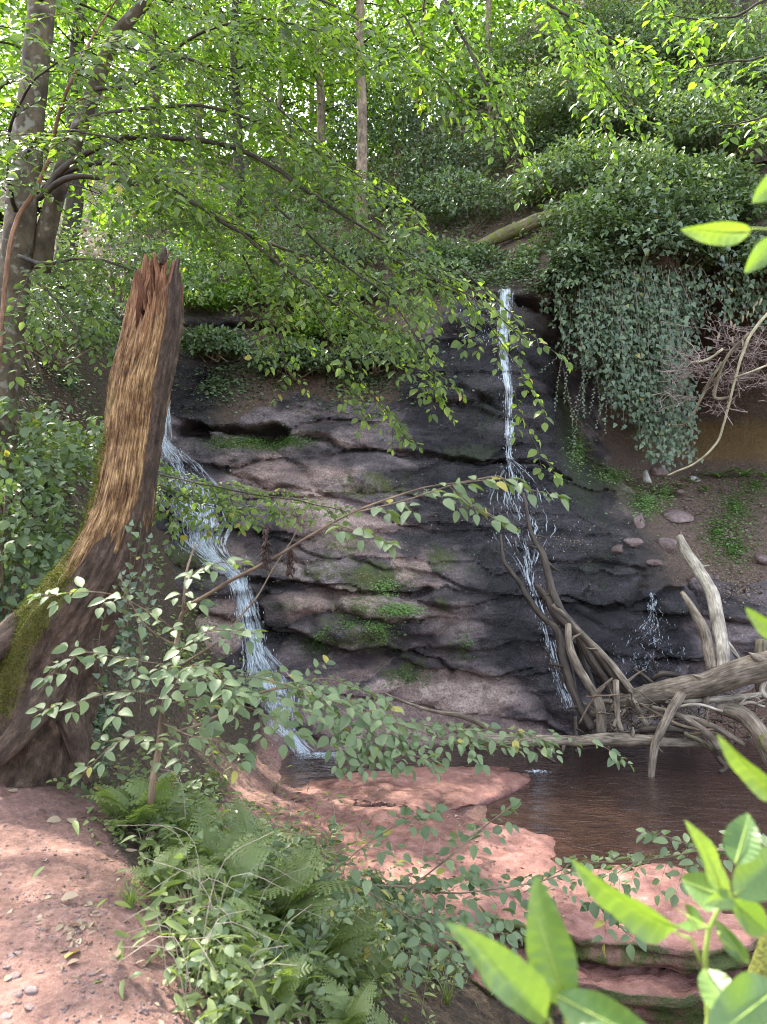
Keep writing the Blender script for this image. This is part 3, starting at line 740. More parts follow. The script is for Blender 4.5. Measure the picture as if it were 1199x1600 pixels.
# ---- slabs of the stream bed
def slab(name, uv, ztop, depth, label, cat='rock slab', mat=None, seed=0, dome=0.10, tilt=(0, 0), rim=0.07, moss=0.0, wet=0.25, rough=0.03, group=None, n=72, under=0.0, parent=None, mossrim=0.0, kind=None):
    """a flat stone with a rounded, uneven rim; its outline is given along pixels at height ztop"""
    pts = []
    for u, v in uv:
        Y = (CAM[2] - ztop) * F / (v - 800); pts.append(((u - 600) * Y / F, Y))
    pts = np.array(pts); c = pts.mean(0)
    closed = np.concatenate([pts, pts[:1]])
    q = catmull(np.column_stack([np.concatenate([pts[-2:], pts, pts[:2]]), np.zeros(len(pts) + 4)]), 1 + (len(pts) + 3) * 24)[48:-24]
    s = np.linspace(0, len(q) - 1, n, endpoint=False).astype(int); q = q[s, :2]
    rings = np.concatenate([np.linspace(0.03, 0.9, 40), 1 - 0.1 * (1 - np.sin(np.linspace(0.1, 1, 7) * np.pi / 2))])
    V = []; A = []
    w = np.linalg.norm(q - c, axis=1)
    for r in rings:
        p = c + (q - c) * r
        p = p + (q - c) / w[:, None] * ((0.16 * fbm(p[:, 0] * 1.7, p[:, 1] * 1.7, 0, seed + 9, 5)) * r)[:, None]
        e = np.clip((1 - r) * w / rim, 0, 1)
        h = ztop + dome * (1 - r * r) + tilt[0] * (p[:, 0] - c[0]) + tilt[1] * (p[:, 1] - c[1]) - min(rim * 0.55, .09) * (1 - np.sqrt(1 - (1 - e) ** 2))
        h = h + rough * fbm(p[:, 0] * 1.7, p[:, 1] * 1.7, 0, seed) + rough * 0.6 * fbm(p[:, 0] * 6, p[:, 1] * 9, 0, seed + 3, 4)
        ck = (1 - np.abs(fbm(p[:, 0] * 1.1, p[:, 1] * 1.9, 3, seed + 31, 3))) ** 16
        h = h - 0.03 * ck * min(1, w.mean()); lowspot = smooth(.05, .35, fbm(p[:, 0] * 1.3, p[:, 1] * 2.2, 9, seed + 33, 4))
        V.append(np.column_stack([p, h])); A.append(np.column_stack([np.full(n, moss) + mossrim * (1 - e), np.clip(wet + .55 * lowspot + .5 * smooth(WZ + .035, WZ, h) + .4 * ck, 0, 1)]))
    p0, h0 = V[-1][:, :2], V[-1][:, 2]
    for t in np.linspace(0.12, 1, 9):
        k = 1 + 0.03 * math.sin(t * 9 + seed) - under * smooth(0.15, 0.6, t)
        p = c + (p0 - c) * k
        p = p + (q - c) / w[:, None] * (0.10 * fbm(p[:, 0] * 3, p[:, 1] * 3, t * 22.0 * depth, seed + 4, 4))[:, None]
        V.append(np.column_stack([p, h0 - depth * t])); A.append(np.column_stack([np.full(n, moss + mossrim), np.full(n, wet)]))
    V = np.concatenate(V); A = np.concatenate(A); m = len(rings) + 9
    i = np.arange(m - 1)[:, None] * n; j = np.arange(n)[None]
    qd = np.stack([i + j, i + (j + 1) % n, i + n + (j + 1) % n, i + n + j], -1).reshape(-1, 4)[:, ::-1]
    mid = len(V); V = np.concatenate([V, [[c[0], c[1], V[:n, 2].mean()]]]); A = np.concatenate([A, [[moss, wet]]])
    tr = np.stack([np.full(n, mid), (np.arange(n) + 1) % n, np.arange(n)], -1)
    b = MB().add(V, qd, tr[:, ::-1], moss=A[:, 0], wet=A[:, 1], soil=-0.4)
    loc = np.array([c[0], c[1], ztop - depth]) if parent is None else None
    return tag(b.build(name, mat or SLAB, parent, loc), label, cat if parent is None else None, group, kind)

slab('rock_slab', [(430, 1232), (500, 1208), (560, 1199), (660, 1194), (760, 1190), (825, 1203), (832, 1218), (795, 1240), (742, 1262), (728, 1280), (790, 1290), (862, 1302), (886, 1318), (880, 1345), (905, 1372), (880, 1412), (800, 1445), (690, 1466), (560, 1456), (450, 1410), (380, 1330), (385, 1270)], -1.485, 0.3,
     'broad red rock shelf in mid-stream with a pale wet nose by the pool', seed=3, dome=0.10, wet=0.12, rim=.34, rough=.06, n=120)
slab('rock_slab', [(800, 1392), (880, 1362), (980, 1352), (1050, 1352), (1105, 1380), (1140, 1415), (1165, 1443), (1230, 1440), (1300, 1450), (1200, 1470), (1100, 1478), (980, 1462), (880, 1462), (790, 1440), (740, 1412)], -1.45, 0.15,
     'smooth pink slab forming the lip of the lower ledge', seed=8, n=120, dome=0.03, wet=0.1, mossrim=0.55, under=0.02, rough=0.06, rim=.045)
slab('rock_ledge', [(760, 1490), (900, 1468), (1000, 1474), (1110, 1484), (1300, 1474), (1330, 1500), (1180, 1522), (1090, 1540), (980, 1538), (900, 1534), (800, 1545), (740, 1520)], -1.65, 0.24,
     'layered mossy ledge below the pink lip, undercut and dark beneath', 'rock ledge', seed=15, dome=0.02, wet=0.1, moss=-0.05, mossrim=0.6, under=0.10, rough=0.08, rim=.04)
slab('rock_slab', [(640, 1540), (760, 1500), (860, 1520), (900, 1560), (860, 1640), (740, 1680), (640, 1620)], -2.02, 0.3,
     'pale red slab low in the stream at the bottom of the view', seed=18, dome=0.04, wet=0.3)
slab('rock_slab', [(690, 1490), (760, 1478), (800, 1486), (790, 1512), (720, 1520)], -1.86, 0.2, 'small dark red block wedged in the gap left of the ledge', seed=22, dome=0.03, wet=0.4)
# ================================================================== THE BROKEN TRUNK
def stump():
    Y = 4.5
    ax = [(262, 395, 36), (250, 430, 40), (246, 470, 42), (239, 520, 44), (222, 600, 47), (207, 700, 46), (190, 800, 50), (155, 890, 66), (110, 960, 78), (80, 1030, 80), (60, 1110, 80), (46, 1190, 84), (36, 1250, 92)]
    rows = np.array([np.concatenate([P(u, v, Y), [px(r, Y)]]) for u, v, r in ax])[::-1]
    root = thing('tree_stump', 'tall broken dead tree trunk with mossy flared base beside the path', 'tree stump', P(62, 1215, Y))
    n, k = 230, 150
    C = catmull(rows, n)
    a = np.linspace(0, 2 * np.pi, k, endpoint=False)
    A, T = np.meshgrid(a, np.linspace(0, 1, n))
    ca, sa = np.cos(A), np.sin(A)
    zz = C[:, 2]
    # how high the rotten shell still stands, by direction (sa = -1 faces the path)
    dA = lambda c, w: np.exp(-((np.angle(np.exp(1j * (a - c)))) / w) ** 2)
    front = -np.pi / 2
    hgt = zz[-1] - 0.10 + 0.03 * np.sin(a * 7) + 0.05 * noise(np.cos(a) * 9, np.sin(a) * 9, 0, 3)
    hgt = hgt - 0.34 * dA(front - 0.25, 0.42) - 0.16 * dA(front + 0.45, 0.30) + 0.03 * dA(np.pi / 2 + .4, 0.3) - 0.18 * dA(0.2, 0.35) - 0.22 * dA(np.pi, 0.45) + 0.07 * noise(np.cos(a) * 14, np.sin(a) * 14, 5, 6) * (dA(front, 1.0))
    def shell(rad_fac, top, bottom_t, inner):
        t = np.linspace(bottom_t, 1, n)
        base_i = t * (n - 1)
        P_, Tn = [], []
        zt = np.interp(base_i, np.arange(n), zz)
        zmin = zt[0]
        Z = zmin + (zt - zmin)[:, None] / (zt[-1] - zmin) * (top[None] - zmin)
        ii = np.interp(Z.ravel(), zz, np.arange(n)).reshape(Z.shape)
        cx = np.interp(ii.ravel(), np.arange(n), C[:, 0]).reshape(Z.shape); cy = np.interp(ii.ravel(), np.arange(n), C[:, 1]).reshape(Z.shape)
        rr = np.interp(ii.ravel(), np.arange(n), C[:, 3]).reshape(Z.shape) * rad_fac
        hh = (Z - zz[0])
        ca_, sa_ = np.cos(a)[None], np.sin(a)[None]
        # fluting and fibres of the bare wood, lumps of bark lower down
        fib = fbm(ca_ * 9 + 0 * Z, sa_ * 9 + 0 * Z, hh * 1.8, 81, 5)
        flu = fbm(ca_ * 2.6 + 0 * Z, sa_ * 2.6 + 0 * Z, hh * 1.2, 82, 3)
        lump = fbm(ca_ * 3 + 0 * Z, sa_ * 3 + 0 * Z, hh * 3.5, 83, 4) + .55 * fbm(ca_ * 9 + 0 * Z, sa_ * 9 + 0 * Z, hh * 8, 84, 3)
        low = smooth(1.5, 0.7, hh)
        rr = rr * (1 + (0.16 * fib + 0.16 * flu) * (1 - 0.55 * low) + low * 0.20 * lump)
        # the root flare: spreading buttresses near the ground
        fl = smooth(1.15, 0.0, hh) ** 1.6
        butt = 0.5 + 0.5 * np.cos(A * 5 + 0.6)
        rr = rr * (1 + fl * (0.14 * butt - 0.06))
        # a ragged step where the outer layer has broken away on the right side
        rr = rr * (1 - 0.10 * smooth(0.10, 0.22, fbm(ca_ * 1.7 + 0 * Z, sa_ * 1.7 + 0 * Z, hh * 1.1, 85, 4)) * (1 - low))
        V = np.stack([cx + rr * ca_, cy + rr * sa_ * 0.9, Z], -1)
        return V, rr, hh, fib, lump
    V, rr, hh, fib, lump = shell(1.0, hgt, 0.0, False)
    moss = 1.0 * smooth(0.40, -0.45, np.cos(A)) * smooth(1.75, 1.1, hh) * smooth(0.30, 0.75, hh) + 0.55 * smooth(-0.3, -0.9, np.cos(A)) * smooth(1.2, 1.8, hh) * smooth(3.1, 2.3, hh) + 0.25 * lump - 0.15
    bark = smooth(1.45, 1.15, hh + 0.35 * lump + 0.35 * np.cos(A - 2.6)) + 0.9 * smooth(0.72, 0.95, np.cos(A + 0.25) + .25 * fib) * smooth(1.3, 2.0, hh)
    red = smooth(0.75, 0.0, zz[-1] - V[..., 2] + .35 * fib) * 0.85
    mb = MB()
    i = np.arange(n - 1)[:, None] * k; j = np.arange(k)[None]
    q = np.stack([i + j, i + (j + 1) % k, i + k + (j + 1) % k, i + k + j], -1).reshape(-1, 4)
    tuv = np.stack([np.cos(A) * 0.18, np.sin(A) * 0.18, hh], -1).reshape(-1, 3)
    mb.add(V.reshape(-1, 3), q, tuv=tuv, moss=np.clip(moss, -1, 1).ravel(), bark=np.clip(bark, 0, 1).ravel(), red=red.ravel())
    mb.build('trunk', STUMPWOOD, root)
    # hollow heart: the inner wall of red rotten wood
    Vi, rri, hi, fi, li = shell(0.70, hgt - 0.015, 0.80, True)
    m0 = n
    mb2 = MB()
    vi = Vi.reshape(-1, 3); rim = V[-1]
    mb2.add(np.concatenate([vi, rim]), np.concatenate([q[:, ::-1], np.stack([(n - 1) * k + np.arange(k), n * k + np.arange(k), n * k + (np.arange(k) + 1) % k, (n - 1) * k + (np.arange(k) + 1) % k], -1)[:, ::-1]]),
            tuv=np.concatenate([np.stack([np.cos(A) * 0.18, np.sin(A) * 0.18, hi], -1).reshape(-1, 3), np.zeros((k, 3))]), red=1.0, moss=-0.5, bark=0.0)
    mb2.build('rotten_heart', STUMPWOOD, root)
    # standing splinters of heartwood in the hollow
    rg = np.random.default_rng(5)
    for u, v0, v1, r, dy in [(222, 480, 402, 7, -.02), (232, 470, 398, 8, .05), (240, 468, 405, 9, .08), (248, 466, 395, 8, .06), (228, 486, 430, 6, -.05), (236, 500, 455, 6, -.12), (256, 470, 392, 7, .05), (244, 500, 462, 9, -.10), (218, 500, 420, 7, .03), (262, 500, 428, 8, -.04)]:
        c = np.array([P(u, v0, Y + dy), P(u + rg.uniform(-3, 3), (v0 + v1) / 2, Y + dy), P(u + rg.uniform(-7, 7), v1, Y + dy + 0.02)])
        Vv, qq, tt, tu = tube(catmull(c, 14), np.linspace(px(r, Y), px(r * .35, Y), 14), 7, 0.35, int(u), 14)
        MB().add(Vv, qq, tt, tuv=tu, red=0.8, moss=-0.5, bark=0.0).build('splinter', STUMPWOOD, root)
    c = P(256, 392, Y + .05)
    Vv, qq, tt, tu = tube(catmull([P(254, 412, Y + .04), P(256, 400, Y + .05), P(257, 386, Y + .05)], 10), np.array([5, 5, 6, 6, 7, 6, 6, 5, 4, 2]) * Y / F, 9, 0.6, 3, 45)
    MB().add(Vv, qq, tt, tuv=tu, bark=1.0, moss=-0.5, red=0.0).build('bark_knob', STUMPWOOD, root)
    # surface roots
    for pts in [[(90, 1060, 4.35, 26), (50, 1120, 4.2, 22), (0, 1180, 4.1, 16), (-60, 1230, 4.0, 10)], [(40, 980, 4.4, 30), (0, 1010, 4.3, 24), (-60, 1050, 4.2, 18)], [(110, 1120, 4.35, 22), (128, 1180, 4.3, 15), (140, 1225, 4.25, 7)],
                ]:
        rows_ = np.array([np.concatenate([P(u, v, y), [px(r, y)]]) for u, v, y, r in pts])
        c = catmull(rows_, 26)
        Vv, qq, tt, tu = tube(c[:, :3], c[:, 3], 12, 0.25, 9, 4)
        MB().add(Vv, qq, tt, tuv=tu, bark=1.0, moss=-0.05, red=0.0).build('root', STUMPWOOD, root)
    # moss cushion: short tufts standing off the left flank
    sel = np.argwhere((moss > 0.38) & (hh < 2.2))
    pick = sel[rg.integers(0, len(sel), 15000)]
    pos = V[pick[:, 0], pick[:, 1]] + rg.normal(0, 0.006, (15000, 3))
    nrm = unit(np.stack([np.cos(a)[pick[:, 1]], np.sin(a)[pick[:, 1]], np.full(len(pick), 0.35)], -1) + rg.normal(0, .45, (15000, 3)))
    o = leaf_mass(root, pos, nrm, unit(rg.normal(0, 1, (15000, 3))), rg.uniform(0.012, 0.028, 15000), rg.uniform(0, .85, 15000), T_BLADE, L_MOSS, 'moss')
    return root

def m_stump():
    m, N, L, out = nodes('rotting_wood')
    tv = attr(N, 'tuv'); geo = N('NewGeometry')
    mp = N('Mapping'); mp.inputs['Scale'].default_value = (95, 95, 7.5); L(tv.outputs['Vector'], mp.inputs['Vector'])
    n1 = N('TexNoise', i_Scale=1.0, i_Detail=6.0, i_Roughness=0.68, i_Distortion=0.4); L(mp.outputs[0], n1.inputs['Vector'])
    wood = ramp(N, [(0.33, (0.040, 0.021, 0.010)), (0.44, (0.185, 0.108, 0.052)), (0.55, (0.40, 0.27, 0.14)), (0.70, (0.64, 0.50, 0.31))]); L(n1.outputs[0], wood.inputs[0])
    n2 = N('TexNoise', i_Scale=5.5, i_Detail=6.0, i_Roughness=0.7); L(geo.outputs['Position'], n2.inputs['Vector'])
    col = mix(N, L, 0.9, wood.outputs[0], mix(N, L, ramp_fac(N, L, n2.outputs[0], 0.35, 0.68), (0.30, 0.20, 0.13), (1.3, 1.25, 1.15)), 'MULTIPLY')
    mpf = N('Mapping'); mpf.inputs['Scale'].default_value = (230, 230, 20); L(tv.outputs['Vector'], mpf.inputs['Vector'])
    nf = N('TexNoise', i_Scale=1.0, i_Detail=3.0, i_Roughness=0.7); L(mpf.outputs[0], nf.inputs['Vector'])
    col = mix(N, L, 0.65, col, mix(N, L, ramp_fac(N, L, nf.outputs[0], 0.36, 0.64), (0.34, 0.28, 0.22), (1.55, 1.5, 1.42)), 'MULTIPLY')
    redc = ramp(N, [(0.32, (0.05, 0.018, 0.009)), (0.52, (0.22, 0.085, 0.04)), (0.72, (0.46, 0.23, 0.12))]); L(n1.outputs[0], redc.inputs[0])
    col = mix(N, L, attr(N, 'red').outputs['Fac'], col, redc.outputs[0])
    mpb = N('Mapping'); mpb.inputs['Scale'].default_value = (24, 24, 9); L(tv.outputs['Vector'], mpb.inputs['Vector'])
    n3 = N('TexNoise', i_Scale=1.0, i_Detail=6.0, i_Roughness=0.7); L(mpb.outputs[0], n3.inputs['Vector'])
    barkc = ramp(N, [(0.3, (0.018, 0.012, 0.008)), (0.52, (0.078, 0.050, 0.034)), (0.74, (0.20, 0.135, 0.10))]); L(n3.outputs[0], barkc.inputs[0])
    bf = ramp_fac(N, L, math_(N, L, 'ADD', attr(N, 'bark').outputs['Fac'], math_(N, L, 'MULTIPLY_ADD', n3.outputs[0], 0.9, -0.45)), 0.4, 0.6)
    col = mix(N, L, bf, col, barkc.outputs[0])
    n4 = N('TexNoise', i_Scale=16.0, i_Detail=5.0, i_Roughness=0.7); L(geo.outputs['Position'], n4.inputs['Vector'])
    n5 = N('TexNoise', i_Scale=90.0, i_Detail=2.0); L(geo.outputs['Position'], n5.inputs['Vector'])
    mf = ramp_fac(N, L, math_(N, L, 'ADD', attr(N, 'moss').outputs['Fac'], math_(N, L, 'MULTIPLY_ADD', n4.outputs[0], 1.3, -0.65)), 0.3, 0.6, 0.9)
    col = mix(N, L, mf, col, mix(N, L, n5.outputs[0], (0.03, 0.028, 0.006), (0.17, 0.155, 0.03)))
    p = N('BsdfPrincipled', i_Roughness=0.82); p.inputs['Specular IOR Level'].default_value = 0.3
    L(col, p.inputs['Base Color'])
    h = math_(N, L, 'ADD', math_(N, L, 'MULTIPLY', n1.outputs[0], 0.8), math_(N, L, 'MULTIPLY', n3.outputs[0], bf))
    b = N('Bump', i_Strength=1.0, i_Distance=0.04); L(h, b.inputs['Height']); L(b.outputs[0], p.inputs['Normal'])
    L(p.outputs[0], out.inputs['Surface'])
    return m
STUMPWOOD = m_stump()

# ================================================================== LEAVES
def tpl(rows, tris):
    return np.array(rows, float), np.array(tris, int)
# x along the leaf, y across, z off the blade; unit length
def ovate(w=0.33, fold=0.10, droop=0.12, n=5, peak=0.42, wave=0.0, point=1.0):
    xs = np.linspace(0, 1, n)
    V, T = [], []
    for i, x in enumerate(xs):
        ww = w * (math.sin(math.pi * x ** (math.log(0.5) / math.log(peak))) ** 0.8 if 0 < x < 1 else 0)
        z = -droop * x * x
        if 0 < i < n - 1:
            V += [(x, -ww, z + fold * ww / w + wave * math.sin(i * 2.1)), (x, 0, z), (x, ww, z + fold * ww / w + wave * math.sin(i * 2.6 + 1))]
        else:
            V += [(x, 0, z)]
    # first point 0, then triples, last point
    m = n - 2
    T += [(0, 2, 1), (0, 3, 2)]
    for i in range(m - 1):
        a = 1 + 3 * i; b = a + 3
        T += [(a, a + 1, b + 1), (a, b + 1, b), (a + 1, a + 2, b + 2), (a + 1, b + 2, b + 1)]
    a = 1 + 3 * (m - 1); e = len(V) - 1
    T += [(a, a + 1, e), (a + 1, a + 2, e)]
    return tpl(V, T)
T_OVATE = ovate()
T_ROUND = ovate(0.29, 0.12, 0.16, 7, 0.40)
T_BIG = ovate(0.34, 0.14, 0.18, 14, 0.45, 0.012)
T_MID = tpl([(0, 0, 0), (.3, -.27, .07), (.7, -.22, .03), (1, 0, -.12), (.7, .22, .03), (.3, .27, .07)], [(0, 3, 2), (0, 2, 1), (0, 5, 4), (0, 4, 3)])
T_BLADE = tpl([(0, -.12, 0), (0, .12, 0), (1, 0, 0)], [(0, 1, 2)])
T_IVY = tpl([(0, 0, 0), (.12, -.42, .02), (.42, -.30, .05), (1, 0, -.08), (.42, .30, .05), (.12, .42, .02), (.35, 0, .0)], [(0, 1, 6), (1, 2, 6), (2, 3, 6), (3, 4, 6), (4, 5, 6), (5, 0, 6)])
T_NARROW = ovate(0.14, 0.05, 0.25, 6, 0.4)

def basis(d, nrm):
    d = unit(d); s = unit(np.cross(nrm, d)); return d, s, np.cross(d, s)

def leaf_mass(parent, pos, d, nrm, size, tint, template, mat, name='foliage', kind='stuff'):
    if len(pos) == 0: return None
    V, T = template
    D, S, Z = basis(d, nrm)
    W = pos[:, None] + size[:, None, None] * (V[None, :, :1] * D[:, None] + V[None, :, 1:2] * S[:, None] + V[None, :, 2:] * Z[:, None])
    n, k = len(pos), len(V)
    tr = (T[None] + (np.arange(n) * k)[:, None, None]).reshape(-1, 3)
    o = MB().add(W.reshape(-1, 3), (), tr, tint=np.repeat(tint, k)).build(name, mat, parent, smooth_shade=True)
    if kind: o['kind'] = kind
    return o

LEAF_CACHE = {}
def leaf_variants(template_id, template, mat, base):
    key = (template_id, mat.name)
    if key not in LEAF_CACHE:
        out = []
        for t in (0.05, 0.25, 0.4, 0.55, 0.75, 1.3):
            V, T = template
            g = np.random.default_rng(int(t * 100))
            V = V.copy(); V[:, 2] += g.uniform(-0.10, 0.06) * V[:, 0] ** 2 + g.uniform(-.05, .05) * V[:, 1] * V[:, 0] * 4; V[:, 1] *= g.uniform(0.85, 1.15)
            me = raw_mesh(base, V, [T], {'tint': np.full(len(V), t)})
            me.materials.append(mat); out.append((t, me))
        LEAF_CACHE[key] = out
    return LEAF_CACHE[key]

def visible_size(pos, size):
    y = np.maximum(pos[:, 1], 0.2)
    u = 600 + pos[:, 0] * F / y; v = 800 - (pos[:, 2] - CAM[2]) * F / y
    s = size * F / y
    return np.where((u > -10) & (u < 1210) & (v > -10) & (v < 1610) & (pos[:, 1] > 0.3), s, 0)

def leaves(parent, pos, d, nrm, size, tint, template, tid, mat, n_ind=0, name='leaf', mass='foliage', mass_template=None, min_px=9):
    """the largest leaves in view one by one, the rest as one mass"""
    pos, d, nrm, size, tint = (np.asarray(x, float) for x in (pos, d, nrm, size, tint))
    if len(pos) == 0: return
    s = visible_size(pos, size)
    order = np.argsort(-s); ind = order[:n_ind]; ind = ind[s[ind] > min_px]
    if len(ind):
        var = leaf_variants(tid, template, mat, name)
        ts = np.array([t for t, _ in var])
        D, S, Z = basis(d[ind], nrm[ind])
        base = WL[parent.name]
        for q, i in enumerate(ind):
            me = var[int(np.argmin(np.abs(ts - tint[i])))][1]
            o = bpy.data.objects.new(name, me); COL.objects.link(o); o.parent = parent
            M = np.eye(4); M[:3, 0] = D[q] * size[i]; M[:3, 1] = S[q] * size[i]; M[:3, 2] = Z[q] * size[i]; M[:3, 3] = pos[i] - base
            o.matrix_basis = Matrix(M.tolist())
    rest = np.ones(len(pos), bool); rest[ind] = False
    if rest.any():
        leaf_mass(parent, pos[rest], d[rest], nrm[rest], size[rest], tint[rest], mass_template or template, mat, mass)

def rtint(g, n, yellow=0.006, lo=0.0, hi=0.85):
    t = g.uniform(lo, hi, n)
    t[g.random(n) < yellow] = 1.3
    return t

class Leafer:
    """leaves and twigs of one plant"""
    def __init__(self, seed):
        self.g = np.random.default_rng(seed)
        self.p, self.d, self.n, self.s = [], [], [], []
        self.tw = MB()
    def leaf(self, p, d, n, s):
        self.p.append(p); self.d.append(d); self.n.append(n); self.s.append(s)
    def twig(self, C, r0, r1, k=4):
        V, q, t, tu = tube(C, np.linspace(r0, r1, len(C)), k)
        self.tw.add(V, q, t, tuv=tu)
    def leafy_twig(self, C, size, normal, spacing=0.55, start=0.12, spread=0.9, jit=0.25, r=0.002, lay=0.0):
        """alternate leaves on both sides of a twig, blades lying in one plane"""
        g = self.g
        L = np.concatenate([[0], np.cumsum(np.linalg.norm(np.diff(C, axis=0), axis=1))])
        if L[-1] < 1e-4: return
        T = unit(np.gradient(C, axis=0))
        if r: self.twig(C, r, r * 0.4, 3)
        s = L[-1] * start; side = 1 if g.random() < .5 else -1
        while s <= L[-1]:
            p = np.array([np.interp(s, L, C[:, k]) for k in range(3)]); t = unit(np.array([np.interp(s, L, T[:, k]) for k in range(3)]))
            sd = unit(np.cross(normal, t)) * side
            dd = unit(t * (1.15 - 0.5 * spread) + sd * spread + g.normal(0, jit * .5, 3) + np.array([0, 0, -lay]))
            nn = unit(normal + g.normal(0, jit, 3))
            self.leaf(p + sd * size * 0.08, dd, nn, size * g.uniform(0.5, 1.2))
            side = -side; s += size * spacing * g.uniform(0.7, 1.3)
        self.leaf(C[-1], unit(T[-1] + g.normal(0, jit * .4, 3)), unit(normal + g.normal(0, jit, 3)), size * g.uniform(.7, 1))
    def spray(self, main, size, twig_len, spacing, normal, droop=0.25, t0=0.15, sub=True, jit=0.25, r=0.004, taper=0.65, drawmain=None):
        """a branch with side twigs in a flat fan; normal is the fan's upper side"""
        g = self.g
        n = max(8, int(len(main)))
        L = np.concatenate([[0], np.cumsum(np.linalg.norm(np.diff(main, axis=0), axis=1))]); T = unit(np.gradient(main, axis=0))
        if drawmain: self.twig(main, drawmain[0], drawmain[1], 6)
        s = L[-1] * t0; side = 1
        while s < L[-1]:
            f = s / L[-1]
            p = np.array([np.interp(s, L, main[:, k]) for k in range(3)]); t = unit(np.array([np.interp(s, L, T[:, k]) for k in range(3)]))
            nn = unit(normal + g.normal(0, .18, 3))
            sd = unit(np.cross(nn, t)) * side
            d0 = unit(t * g.uniform(.55, .95) + sd * g.uniform(.6, 1.0) + nn * g.normal(0, .15))
            ln = twig_len * (1 - taper * f) * g.uniform(.55, 1.2)
            x = np.linspace(0, 1, 7)[:, None]
            C = p + d0 * ln * x + np.array([0, 0, -1]) * droop * ln * x ** 2 + g.normal(0, .012 * ln, (7, 3)) * x
            self.leafy_twig(C, size, nn, r=r, jit=jit)
            if sub and ln > size * 3.5:
                for fs in (0.3, 0.5, 0.7):
                    k = int(fs * 6); tt = unit(C[k + 1] - C[k]); s2 = unit(np.cross(nn, tt)) * (1 if g.random() < .5 else -1)
                    d2 = unit(tt * .8 + s2 * .8); l2 = ln * .45 * g.uniform(.6, 1.1)
                    xx = np.linspace(0, 1, 5)[:, None]
                    C2 = C[k] + d2 * l2 * xx + np.array([0, 0, -1]) * droop * l2 * xx ** 2
                    self.leafy_twig(C2, size * .95, nn, r=r * .7, jit=jit)
            side = -side; s += spacing * g.uniform(.6, 1.4)
        self.leafy_twig(main[int(len(main) * .8):], size, unit(normal), r=0, jit=jit)
    def finish(self, root, template, tid, mat, twig_mat, n_ind=0, yellow=0.006, mass_template=None, twig_name='twigs', leaf_name='leaf', tint=(0, .85), min_px=9):
        if self.tw.n: self.tw.build(twig_name, twig_mat, root)['kind'] = 'stuff'
        n = len(self.p)
        leaves(root, self.p, self.d, self.n, self.s, rtint(self.g, n, yellow, *tint), template, tid, mat, n_ind, leaf_name, 'foliage', mass_template, min_px)
        return n

stump()
